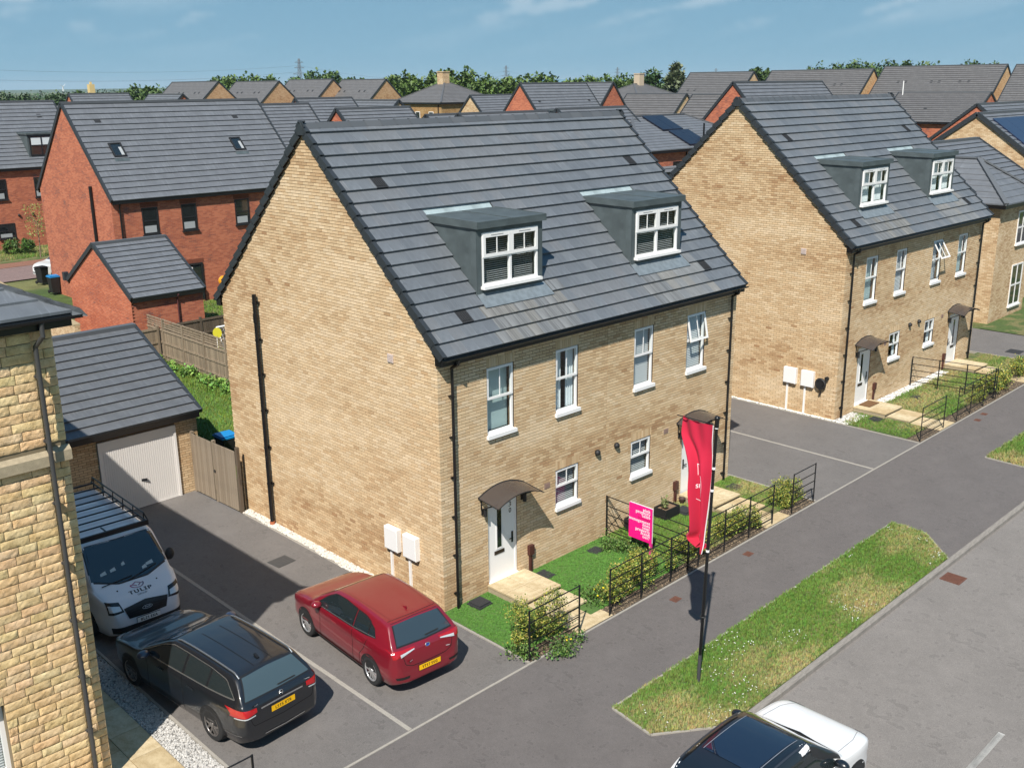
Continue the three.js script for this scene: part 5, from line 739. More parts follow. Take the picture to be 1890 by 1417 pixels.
// ------------------------------------------------------------------ vehicles
function curve(pts) { return (x) => { if (x <= pts[0][0]) return pts[0][1]; for (let i = 0; i + 1 < pts.length; i++) if (x <= pts[i + 1][0]) { const t = (x - pts[i][0]) / (pts[i + 1][0] - pts[i][0] || 1); const m = (j) => { const a = pts[Math.max(0, j - 1)], b = pts[Math.min(pts.length - 1, j + 1)]; return (b[1] - a[1]) / (b[0] - a[0] || 1); }; const h = pts[i + 1][0] - pts[i][0], s = (pts[i + 1][1] - pts[i][1]) / (h || 1); let m0 = m(i), m1 = m(i + 1); if (s === 0) { m0 = m1 = 0; } else { m0 = clamp(m0 / s, 0, 2.4) * s; m1 = clamp(m1 / s, 0, 2.4) * s; } const t2 = t * t, t3 = t2 * t; return pts[i][1] * (2 * t3 - 3 * t2 + 1) + m0 * h * (t3 - 2 * t2 + t) + pts[i + 1][1] * (-2 * t3 + 3 * t2) + m1 * h * (t3 - t2); } return pts[pts.length - 1][1]; }; }
const sealMat = M([0.01, 0.01, 0.011], 0.5);
function vehicle(name, label, category, pos, turn, S) {
  const car = thing(name, label, category, [pos[0], GY(pos[0]) + (pos[1] || 0.004), pos[2]], turn);
  const top = curve(S.top), hwf = curve(S.hw), bot = curve(S.bottom || [[S.top[0][0], 0.3], [S.top[0][0] + 0.3, 0.2], [S.top[S.top.length - 1][0] - 0.3, 0.2], [S.top[S.top.length - 1][0], 0.3]]), x0 = S.top[0][0], x1 = S.top[S.top.length - 1][0], xs = [];
  const N = 96; for (let i = 0; i <= N; i++) { const t = i / N, c = 0.5 - 0.5 * Math.cos(Math.PI * t); xs.push(lerp(x0, x1, lerp(t, c, 0.75))); }
  for (const q of S.top) xs.push(q[0]); xs.sort((a, b) => a - b); const X = xs.filter((v, i) => !i || v - xs[i - 1] > 0.004);
  const beltF = typeof S.belt === 'number' ? () => S.belt : curve(S.belt), H = Math.max(...S.top.map((q) => q[1])), tum = S.tumble || 0.73, ring = [];
  for (const x of X) {
    const yt = top(x), yb = Math.min(bot(x), yt - 0.1), hw = hwf(x), belt = beltF(x), g = sstep(0, 1, clamp((yt - belt - 0.02) / (H - belt), 0, 1)), sh = Math.min(belt, yt - 0.045), rw = hw * lerp(0.93, tum, g), yr = yt - lerp(0.028, S.edge || 0.085, g), p = [];
    p.push([0, yb], [hw * 0.82, yb], [hw * 0.955, yb + 0.04], [hw * 0.995, lerp(yb, sh, 0.3)], [hw * 0.998, lerp(yb, sh, 0.55)], [hw * 0.985, lerp(yb, sh, 0.68)], [hw * 1.0, lerp(yb, sh, 0.82)], [hw * 0.99, sh - 0.02], [hw * 0.962, sh + 0.012 * (1 - g)]);
    for (const t of [0.25, 0.5, 0.75]) p.push([lerp(hw * 0.955, rw, t) + 0.012 * g * Math.sin(t * Math.PI), lerp(sh + 0.01, yr, t)]);
    p.push([rw, yr], [rw * 0.965, lerp(yr, yt, 0.62)], [rw * 0.86, lerp(yr, yt, 0.9)], [rw * 0.6, lerp(yr, yt, 0.97)], [rw * 0.3, yt - 0.002], [0, yt]);
    ring.push(p);
  }
  const m = ring[0].length, full = 2 * m - 2, pos3 = [], idx = [];
  X.forEach((x, i) => { for (let k = 0; k < full; k++) { const q = k < m ? ring[i][k] : ring[i][full - k], s = k < m ? 1 : -1; pos3.push(x, q[1], s * q[0]); } });
  for (let i = 0; i + 1 < X.length; i++) for (let k = 0; k < full; k++) { const a = i * full + k, b = i * full + (k + 1) % full, c = a + full, d = b + full; idx.push(a, b, c, b, d, c); }
  for (const e of [0, X.length - 1]) { const base = pos3.length / 3, r = ring[e]; pos3.push(X[e] + (e ? 0.012 : -0.012), (r[0][1] + r[m - 1][1]) / 2, 0); for (let k = 0; k < full; k++) { const a = e * full + k, b = e * full + (k + 1) % full; e ? idx.push(base, a, b) : idx.push(base, b, a); } }
  const geo = new THREE.BufferGeometry(); geo.setAttribute('position', new THREE.Float32BufferAttribute(pos3, 3)); geo.setIndex(idx); geo.computeVertexNormals(); geo.setAttribute('uv', new THREE.Float32BufferAttribute(new Float32Array(pos3.length / 3 * 2), 2));
  const body = mesh('body', geo, S.paint, car), probe = new THREE.Mesh(geo, new THREE.MeshBasicMaterial({ side: THREE.DoubleSide })), rc = new THREE.Raycaster();
  const axisOf = (d) => { const a = d.map(Math.abs), k = a[0] >= a[1] && a[0] >= a[2] ? 0 : a[1] >= a[2] ? 1 : 2, r = [0, 0, 0]; r[k] = Math.sign(d[k]); return r; };
  const cast = (p, d) => { const D = V(...axisOf(d)); rc.set(V(...p).addScaledVector(D, 6), D.clone().negate()); const h = rc.intersectObject(probe, false); if (!h.length) return null; const n = h[0].face.normal.clone(); if (n.dot(D) < 0) n.negate(); return { p: h[0].point.clone(), n }; };
  const hit = (p, d) => { const h = cast(p, d); return h && h.p; };
  const along = (poly, t) => { const L = [0]; for (let i = 1; i < poly.length; i++) L.push(L[i - 1] + V(...poly[i]).distanceTo(V(...poly[i - 1]))); const s = t * L[L.length - 1]; for (let i = 1; i < poly.length; i++) if (s <= L[i] + 1e-9) { const k = (s - L[i - 1]) / (L[i] - L[i - 1] || 1); return poly[i - 1].map((v, j) => lerp(v, poly[i][j], k)); } return poly[poly.length - 1]; };
  const patch = (nm, A, B, dir, mat, o = {}) => {
    const nu = o.nu || 14, nv = o.nv || 6, P = [], U = [], off = o.off ?? 0.005, D = V(...dir).normalize(); let last = null;
    for (let j = 0; j <= nv; j++) for (let i = 0; i <= nu; i++) { const a = along(A, i / nu), b = along(B, i / nu), p = a.map((v, k) => lerp(v, b[k], j / nv)); const q = cast(p, dir); let h; if (!q) h = last ? last.clone() : V(...p); else h = q.p.addScaledVector(q.n, off); last = h; P.push(h.x, h.y, h.z); U.push(i / nu, 1 - j / nv); }
    const I = []; for (let j = 0; j < nv; j++) for (let i = 0; i < nu; i++) { const a = j * (nu + 1) + i; I.push(a, a + nu + 1, a + 1, a + 1, a + nu + 1, a + nu + 2); }
    const g = new THREE.BufferGeometry(); g.setAttribute('position', new THREE.Float32BufferAttribute(P, 3)); g.setAttribute('uv', new THREE.Float32BufferAttribute(U, 2)); g.setIndex(I); g.computeVertexNormals(); if (!o.seal && /window$|windscreen/.test(nm)) { const all = [...A, ...B], c = [0, 1, 2].map((k) => all.reduce((t, q) => t + q[k], 0) / all.length), grow = (q) => q.map((v, k) => c[k] + (v - c[k]) * (Math.abs(v - c[k]) > 1e-6 ? 1 + 0.024 / Math.max(0.08, Math.abs(v - c[k])) : 1)); patch('window_seal', A.map(grow), B.map(grow), dir, sealMat, { ...o, seal: true, off: 0.003 }); } return mesh(nm, g, mat, o.parent || car);
  };
  const strip = (nm, poly, dir, w, mat, o = {}) => { // narrow trim following the body: offset polyline by w in the plane across dir
    const D = V(...dir).normalize(), B = poly.map((p, i) => { const q = poly[Math.min(i + 1, poly.length - 1)], r = poly[Math.max(i - 1, 0)], t = V(q[0] - r[0], q[1] - r[1], q[2] - r[2]).normalize(), n = t.cross(D).normalize(); return [p[0] + n.x * w, p[1] + n.y * w, p[2] + n.z * w]; }); return patch(nm, poly, B, dir, mat, { nu: o.nu || 24, nv: 1, off: o.off ?? 0.008, ...o }); };
  const sides = (fn) => { for (const s of [-1, 1]) fn(s, (x, y) => [x, y, 0], [0, 0, s]); };
  // wheels
  const r = S.wheelR, tyreG = new THREE.LatheGeometry([[r * 0.66, -0.1], [r * 0.9, -0.108], [r * 0.985, -0.085], [r, -0.03], [r, 0.03], [r * 0.985, 0.085], [r * 0.9, 0.108], [r * 0.66, 0.1]].map((q) => new THREE.Vector2(...q)), 36).rotateX(Math.PI / 2);
  const rimG = new GB(); { const rr = r * 0.68, n = S.spokes || 5; rimG.add(new THREE.TorusGeometry(rr * 0.97, 0.018, 6, 32).translate(0, 0, 0.085)); for (let k = 0; k < n; k++) { const a = k / n * Math.PI * 2 + 0.3, tw = S.twist || 0, w = S.spokeW || 0.05, P = (rad, d, z) => { const an = a + tw * rad / rr; return [Math.cos(an) * rad - Math.sin(an) * d, Math.sin(an) * rad + Math.cos(an) * d, z]; }; for (const dd of (S.twin ? [-0.035, 0.035] : [0])) { rimG.quad(P(0.03, dd - w * 0.55, 0.092), P(rr * 0.97, dd * 1.6 - w * 0.42, 0.086), P(rr * 0.97, dd * 1.6 + w * 0.42, 0.086), P(0.03, dd + w * 0.55, 0.092)); rimG.quad(P(0.03, dd + w * 0.55, 0.092), P(rr * 0.97, dd * 1.6 + w * 0.42, 0.086), P(rr * 0.97, dd * 1.6 + w * 0.5, 0.03), P(0.03, dd + w * 0.6, 0.03)); rimG.quad(P(0.03, dd - w * 0.6, 0.03), P(rr * 0.97, dd * 1.6 - w * 0.5, 0.03), P(rr * 0.97, dd * 1.6 - w * 0.42, 0.086), P(0.03, dd - w * 0.55, 0.092)); } } rimG.cyl([0, 0, 0.05], [0, 0, 0.1], 0.055, 14); }
  const rimGeo = rimG.geo(), backG = new THREE.CylinderGeometry(r * 0.67, r * 0.67, 0.03, 28).rotateX(Math.PI / 2).translate(0, 0, 0.02), rubber = M([0.016, 0.016, 0.017], 0.85), rimM = M(S.rim || [0.55, 0.55, 0.56], 0.3, { metalness: 0.8 }), dark = M([0.012, 0.012, 0.013], 0.7);
  for (const s of [-1, 1]) for (const wx of S.axles) {
    const hw = hwf(wx), w = part('wheel', car); w.position.set(wx, r, s * (hw * 0.995 - 0.1)); if (s < 0) w.rotation.y = Math.PI; mesh('tyre', tyreG, rubber, w); mesh('rim', rimGeo, rimM, w); mesh('hub_back', backG, dark, w);
    const A = [], B = []; for (let k = 0; k <= 14; k++) { const a = Math.PI * (k / 14), R2 = r + (S.archGap || 0.055); A.push([wx + Math.cos(a) * R2, r + Math.sin(a) * R2 * 1.0, 0]); B.push([wx + Math.cos(a) * R2, 0.21, 0]); } patch('wheel_arch', A, B, [0, 0, s], dark, { nu: 28, nv: 6, off: 0.002 });
  }
  if (S.build) S.build({ car, patch, strip, sides, hit, along, hwf, top, dark, body });
  return car;
}
function plate(car, hit, text, y, dir, yellow, dz = 0) { const p = hit([0, y, dz], [dir, 0, 0]), d = decal('number_plate', car, 0.53, 0.115, (x, w, h) => { x.fillStyle = yellow ? '#f2b705' : '#ecebe6'; x.fillRect(0, 0, w, h); x.fillStyle = '#111'; x.font = 'bold 80px sans-serif'; x.textAlign = 'center'; x.textBaseline = 'middle'; x.fillText(text, w / 2, h / 2 + 4, w * 0.93); }, 480, 104, { roughness: 0.35 }); d.position.set(p.x + dir * 0.02, y, dz); d.rotation.y = dir * Math.PI / 2; const b = new GB(); b.box(Math.min(p.x - dir * 0.03, p.x + dir * 0.017), y - 0.06, dz - 0.268, Math.max(p.x - dir * 0.03, p.x + dir * 0.017), y + 0.06, dz + 0.268); b.build('plate_holder', MAT.blackSoft, car); }
const paint = (c, o = {}) => MP(c, 0.32, { clearcoat: 1, clearcoatRoughness: 0.04, ...o });
const carGlass = MP([0.014, 0.02, 0.022], 0.05, { clearcoat: 1, clearcoatRoughness: 0.02 }), chrome = M([0.62, 0.62, 0.62], 0.22, { metalness: 0.9 }), redLamp = MP([0.36, 0.006, 0.01], 0.12, { clearcoat: 1 }), clearLamp = MP([0.6, 0.62, 0.64], 0.12, { clearcoat: 1, metalness: 0.2 }), seam = M([0.006, 0.006, 0.006], 0.8), creamSeat = M([0.46, 0.50, 0.42], 0.7), tag2 = M([0.7, 0.72, 0.74], 0.4);

// ---- red hatchback
vehicle('hatchback_car', 'dark red hatchback parked beside the brick gable', 'car', [-1.98, 0.004, -0.16], Math.PI / 2 - 0.06, {
  paint: paint([0.18, 0.005, 0.014]), belt: 0.98, wheelR: 0.315, axles: [-1.34, 1.26], spokes: 10, spokeW: 0.035, twist: 0.35, rim: [0.68, 0.68, 0.69], tumble: 0.755,
  top: [[-2.17, 0.42], [-2.155, 0.7], [-2.12, 0.92], [-2.04, 1.02], [-1.86, 1.22], [-1.68, 1.39], [-1.4, 1.435], [-0.5, 1.475], [0.2, 1.43], [0.72, 1.17], [1.02, 0.99], [1.4, 0.925], [1.8, 0.82], [2.03, 0.7], [2.13, 0.55], [2.17, 0.4]],
  hw: [[-2.17, 0.62], [-2.12, 0.76], [-1.95, 0.85], [-1.3, 0.885], [0, 0.885], [1.3, 0.87], [1.75, 0.82], [2.0, 0.71], [2.12, 0.56], [2.17, 0.4]],
  build: ({ car, patch, strip, sides, hit }) => {
    sides((s, P, d) => {
      patch('side_window', [P(-0.66, 1.355), P(-0.2, 1.385), P(0.15, 1.365), P(0.42, 1.23), P(0.72, 1.045)], [P(-0.64, 1.03), P(-0.2, 1.02), P(0.2, 1.012), P(0.5, 1.005), P(0.74, 1.0)], d, carGlass);
      patch('side_window', [P(-1.18, 1.29), P(-1.0, 1.34), P(-0.73, 1.355)], [P(-1.2, 1.065), P(-1.0, 1.045), P(-0.71, 1.035)], d, carGlass); patch('side_window', [P(-1.36, 1.22), P(-1.23, 1.275)], [P(-1.46, 1.1), P(-1.25, 1.07)], d, carGlass);
      strip('window_trim', [P(-1.46, 1.085), P(-0.7, 1.025), P(0.2, 1.0), P(0.78, 0.985)], d, 0.016, chrome); for (const x of [-0.69, 0.62]) strip('door_seam', [P(x, 0.99), P(x - 0.02, 0.6), P(x + 0.02, 0.27)], d, 0.014, seam, { off: 0.003 }); strip('door_seam', [P(-1.25, 0.98), P(-1.12, 0.75), P(-0.95, 0.55), P(-0.92, 0.28)], d, 0.014, seam, { off: 0.003 });
      strip('crease', [P(-1.7, 0.84), P(-0.6, 0.78), P(0.8, 0.76)], d, 0.02, paint([0.17, 0.004, 0.012]), { off: 0.004 });
      for (const x of [-0.98, 0.0]) { const h = hit([x, 0.87, 0], d), g = new GB(); g.box(h.x - 0.1, 0.86, h.z - 0.012, h.x + 0.1, 0.89, h.z + 0.012 + (s > 0 ? 0.02 : -0.02)); g.build('door_handle', paint([0.26, 0.006, 0.016]), car); }
      const mh = hit([0.58, 1.02, 0], d), mg = new THREE.SphereGeometry(1, 16, 10).scale(0.1, 0.075, 0.12).translate(0.62, 1.04, mh.z + s * 0.1); mesh('mirror', mg, paint([0.18, 0.005, 0.014]), car);
      strip('sill_trim', [P(-0.95, 0.235), P(0.9, 0.235)], d, 0.04, seam);
    });
    patch('windscreen', [[0.28, 0, -0.58], [0.3, 0, 0], [0.28, 0, 0.58]], [[0.86, 0, -0.7], [0.98, 0, 0], [0.86, 0, 0.7]], [0.35, 1, 0], carGlass, { nu: 18, nv: 8 });
    patch('rear_window', [[0, 1.365, -0.54], [0, 1.375, 0], [0, 1.365, 0.54]], [[0, 1.06, -0.66], [0, 1.04, 0], [0, 1.06, 0.66]], [-1, 0.2, 0], MP([0.03, 0.045, 0.055], 0.05, { clearcoat: 1 }), { nu: 16, nv: 8 });
    strip('wiper', [[0, 1.08, 0.02], [0, 1.09, 0.36]], [-1, 0.2, 0], 0.02, seam, { off: 0.02 });
    for (const s of [-1, 1]) { patch('tail_lamp', [[0, 0.985, s * 0.3], [0, 0.99, s * 0.6], [0, 1.01, s * 0.82]], [[0, 0.955, s * 0.3], [0, 0.9, s * 0.6], [0, 0.86, s * 0.8]], [-1, 0, s * 0.3], redLamp, { off: 0.008 }); patch('reversing_lamp', [[0, 0.955, s * 0.32], [0, 0.93, s * 0.66]], [[0, 0.94, s * 0.32], [0, 0.87, s * 0.66]], [-1, 0, s * 0.2], clearLamp, { off: 0.012 }); patch('headlamp', [[0, 0.74, s * 0.45], [0, 0.8, s * 0.72]], [[0, 0.64, s * 0.42], [0, 0.68, s * 0.7]], [1, 0.2, s * 0.4], clearLamp, { off: 0.006 }); patch('reflector_recess', [[0, 0.44, s * 0.48], [0, 0.46, s * 0.78]], [[0, 0.39, s * 0.5], [0, 0.4, s * 0.76]], [-1, 0, s * 0.25], seam, { off: 0.005 }); }
    strip('bumper_trim', [[0, 0.315, -0.5], [0, 0.31, 0], [0, 0.315, 0.5]], [-1, 0, 0], 0.022, chrome, { off: 0.012 });
    strip('tailgate_seam', [[0, 0.98, -0.62], [0, 0.7, -0.56], [0, 0.63, -0.4], [0, 0.62, 0], [0, 0.63, 0.4], [0, 0.7, 0.56], [0, 0.98, 0.62]], [-1, 0, 0], 0.014, seam, { off: 0.004, nu: 40 });
    const em = hit([0, 0.93, 0], [-1, 0, 0]); const e = mesh('badge', new THREE.TorusGeometry(0.04, 0.009, 6, 20).scale(1.3, 0.9, 1), chrome, car); e.position.set(em.x - 0.008, 0.93, 0); e.rotation.y = -Math.PI / 2; patch('badge_field', [[0, 0.96, -0.04], [0, 0.96, 0.04]], [[0, 0.9, -0.04], [0, 0.9, 0.04]], [-1, 0, 0], M([0.02, 0.05, 0.3], 0.3), { nu: 3, nv: 3, off: 0.006 });
    for (const [z, w] of [[-0.42, 0.17], [0.46, 0.15]]) { const b = decal('badge_script', car, w, 0.035, (x, cw, ch) => { x.fillStyle = '#5c0d18'; x.fillRect(0, 0, cw, ch); x.fillStyle = '#d8d2d2'; x.font = 'italic bold 30px sans-serif'; x.textAlign = 'center'; x.fillText(z < 0 ? 'AURIS' : 'HYBRID', cw / 2, 30, cw * 0.95); }, 140, 38); const p = hit([0, 0.745, z], [-1, 0, 0]); b.position.set(p.x - 0.008, 0.745, z); b.rotation.y = -Math.PI / 2 + (z < 0 ? 0.28 : -0.28); }
    plate(car, hit, 'YT17 SVG', 0.52, -1, true);
    const fin = new GB(); fin.tri([-1.42, 1.435, 0.012], [-1.28, 1.445, 0], [-1.44, 1.5, 0]); fin.tri([-1.28, 1.445, 0], [-1.42, 1.435, -0.012], [-1.44, 1.5, 0]); fin.tri([-1.42, 1.435, -0.012], [-1.42, 1.435, 0.012], [-1.44, 1.5, 0]); fin.build('aerial', paint([0.18, 0.005, 0.014]), car);
    for (const s of [-1, 1]) strip('roof_seam', [[-1.6, 0, s * 0.5], [-0.6, 0, s * 0.56], [0.2, 0, s * 0.54]], [0, 1, 0], 0.014, paint([0.12, 0.003, 0.008]), { off: 0.004 });
    strip('tailgate_seam', [[-1.58, 0, -0.58], [-1.6, 0, 0], [-1.58, 0, 0.58]], [0, 1, 0], 0.014, seam, { off: 0.003 });
  },
});
// ---- black estate
vehicle('estate_car', 'glossy black estate car parked in front of the van', 'car', [-5.33, 0.004, -1.05], Math.PI / 2 + 0.09, {
  paint: paint([0.008, 0.009, 0.012]), belt: 0.99, wheelR: 0.335, axles: [-1.43, 1.44], spokes: 5, spokeW: 0.045, twin: true, rim: [0.28, 0.26, 0.25], tumble: 0.75,
  top: [[-2.44, 0.42], [-2.43, 0.72], [-2.4, 0.93], [-2.33, 1.04], [-2.12, 1.28], [-1.96, 1.4], [-1.7, 1.44], [-0.6, 1.48], [0.05, 1.45], [0.7, 1.17], [1.08, 0.985], [1.6, 0.92], [2.05, 0.82], [2.3, 0.7], [2.41, 0.55], [2.44, 0.4]],
  hw: [[-2.44, 0.7], [-2.38, 0.81], [-2.15, 0.89], [-1.4, 0.925], [0, 0.925], [1.4, 0.915], [2.0, 0.86], [2.25, 0.76], [2.38, 0.62], [2.44, 0.48]],
  build: ({ car, patch, strip, sides, hit }) => {
    sides((s, P, d) => {
      patch('side_window', [P(-0.5, 1.375), P(-0.1, 1.375), P(0.25, 1.29), P(0.75, 1.07)], [P(-0.48, 1.04), P(-0.1, 1.03), P(0.3, 1.02), P(0.78, 1.015)], d, carGlass);
      const rw = patch('side_window', [P(-1.28, 1.36), P(-0.9, 1.378), P(-0.58, 1.378)], [P(-1.27, 1.06), P(-0.9, 1.05), P(-0.56, 1.04)], d, carGlass); patch('side_window', [P(-2.0, 1.2), P(-1.75, 1.31), P(-1.35, 1.355)], [P(-2.08, 1.1), P(-1.75, 1.08), P(-1.33, 1.063)], d, carGlass);
      strip('window_trim', [P(-2.12, 1.085), P(-1.3, 1.045), P(-0.5, 1.022), P(0.3, 1.003), P(0.84, 0.995)], d, 0.022, chrome); strip('window_trim', [P(-2.12, 1.09), P(-1.78, 1.325), P(-1.3, 1.378), P(-0.5, 1.395), P(-0.05, 1.388), P(0.3, 1.29), P(0.82, 1.045)], d, 0.014, chrome, { nu: 40 });
      for (const x of [-0.53, 0.72]) strip('door_seam', [P(x, 1.0), P(x - 0.01, 0.6), P(x + 0.02, 0.27)], d, 0.014, M([0.002, 0.002, 0.002], 0.9), { off: 0.003 });
      for (const x of [-0.85, 0.2]) { const h = hit([x, 0.88, 0], d), g = new GB(); g.box(h.x - 0.11, 0.87, h.z - 0.012, h.x + 0.11, 0.9, h.z + (s > 0 ? 0.032 : 0.012) - (s > 0 ? 0 : 0.044)); g.build('door_handle', paint([0.012, 0.013, 0.016]), car); }
      const mh = hit([0.62, 1.0, 0], d); mesh('mirror', new THREE.SphereGeometry(1, 16, 10).scale(0.1, 0.08, 0.13).translate(0.66, 1.05, mh.z + s * 0.12), paint([0.02, 0.03, 0.06]), car);
      const rail = []; for (let k = 0; k <= 16; k++) { const x = lerp(-2.0, -0.02, k / 16), p = hit([x, 0, s * 0.6], [0, 1, 0]); rail.push(V(x, (p ? p.y : 1.4) + (k === 0 || k === 16 ? 0.005 : 0.03), s * 0.6)); } mesh('roof_rail', new THREE.TubeGeometry(new THREE.CatmullRomCurve3(rail), 30, 0.018, 6), M([0.5, 0.53, 0.56], 0.25, { metalness: 0.9 }), car);
      strip('sill_trim', [P(-1.0, 0.245), P(1.0, 0.245)], d, 0.012, chrome); strip('sill_trim', [P(-2.3, 0.42), P(-1.85, 0.4)], d, 0.012, chrome);
    });
    patch('windscreen', [[0.12, 0, -0.6], [0.14, 0, 0], [0.12, 0, 0.6]], [[0.92, 0, -0.72], [1.04, 0, 0], [0.92, 0, 0.72]], [0.35, 1, 0], carGlass, { nu: 18, nv: 8 });
    patch('rear_window', [[0, 1.37, -0.56], [0, 1.385, 0], [0, 1.37, 0.56]], [[0, 1.07, -0.72], [0, 1.06, 0], [0, 1.07, 0.72]], [-1, 0.2, 0], MP([0.05, 0.075, 0.085], 0.05, { clearcoat: 1 }), { nu: 16, nv: 8 });
    strip('wiper', [[0, 1.1, 0.0], [0, 1.1, 0.4]], [-1, 0.2, 0], 0.018, seam, { off: 0.02 });
    for (const s of [-1, 1]) { patch('tail_lamp', [[0, 0.93, s * 0.56], [0, 0.94, s * 0.72], [0, 0.97, s * 0.9]], [[0, 0.85, s * 0.56], [0, 0.82, s * 0.72], [0, 0.8, s * 0.895]], [-1, 0, s * 0.35], MP([0.42, 0.008, 0.012], 0.1, { clearcoat: 1 }), { off: 0.008 }); patch('lamp_strip', [[0, 0.815, s * 0.6], [0, 0.8, s * 0.88]], [[0, 0.795, s * 0.6], [0, 0.775, s * 0.88]], [-1, 0, s * 0.35], clearLamp, { off: 0.011 }); patch('headlamp', [[0, 0.76, s * 0.5], [0, 0.84, s * 0.78]], [[0, 0.66, s * 0.5], [0, 0.7, s * 0.76]], [1, 0.2, s * 0.5], clearLamp, { off: 0.006 }); }
    strip('boot_trim', [[0, 0.895, -0.47], [0, 0.9, 0], [0, 0.895, 0.47]], [-1, 0, 0], 0.028, chrome, { off: 0.012 }); strip('bumper_trim', [[0, 0.37, -0.45], [0, 0.36, 0], [0, 0.37, 0.45]], [-1, 0, 0], 0.016, chrome, { off: 0.014 });
    strip('tailgate_seam', [[0, 0.9, -0.74], [0, 0.62, -0.66], [0, 0.58, 0], [0, 0.62, 0.66], [0, 0.9, 0.74]], [-1, 0, 0], 0.014, M([0.002, 0.002, 0.002], 0.9), { off: 0.004, nu: 30 });
    const em = hit([0, 0.98, 0], [-1, 0, 0]), st = new GB(); st.add(new THREE.TorusGeometry(0.045, 0.007, 6, 24)); for (const a of [90, 210, 330]) { const t = a * Math.PI / 180; st.cyl([0, 0, 0], [Math.cos(t) * 0.043, Math.sin(t) * 0.043, 0], 0.007, 5, undefined, 0.003); } const e = st.build('star_badge', chrome, car); e.position.set(em.x - 0.012, 0.98, 0); e.rotation.y = -Math.PI / 2;
    for (const [z, t, w] of [[-0.55, 'E 220', 0.16], [0.6, 'BLUETEC', 0.16]]) { const y = 0.975, b = decal('badge_script', car, w, 0.03, (x, cw, ch) => { x.fillStyle = '#101114'; x.fillRect(0, 0, cw, ch); x.fillStyle = '#c9cccf'; x.font = 'bold 28px sans-serif'; x.textAlign = 'center'; x.fillText(t, cw / 2, 29, cw * 0.95); }, 140, 34); const p = hit([0, y, z], [-1, 0, 0]); b.position.set(p.x - 0.01, y, z); b.rotation.y = -Math.PI / 2 + (z < 0 ? 0.2 : -0.2); }
    plate(car, hit, 'LS15 XTR', 0.77, -1, true);
    strip('roof_seam', [[-1.9, 0, -0.2], [-0.2, 0, -0.2]], [0, 1, 0], 0.014, M([0.002, 0.002, 0.002], 0.6), { off: 0.003 }); strip('roof_seam', [[-1.9, 0, 0.2], [-0.2, 0, 0.2]], [0, 1, 0], 0.014, M([0.002, 0.002, 0.002], 0.6), { off: 0.003 });
    for (const s of [-1, 1]) strip('wiper', [[1.05, 0, s * 0.05 + 0.1], [0.98, 0, s * 0.05 + 0.6]], [0.3, 1, 0], 0.02, seam, { off: 0.015 });
    const fin = new GB(); fin.beam([-1.75, 1.44, 0.0], [-1.62, 1.47, 0.02], 0.05, 0.03); fin.build('aerial', MAT.black, car);
  },
});
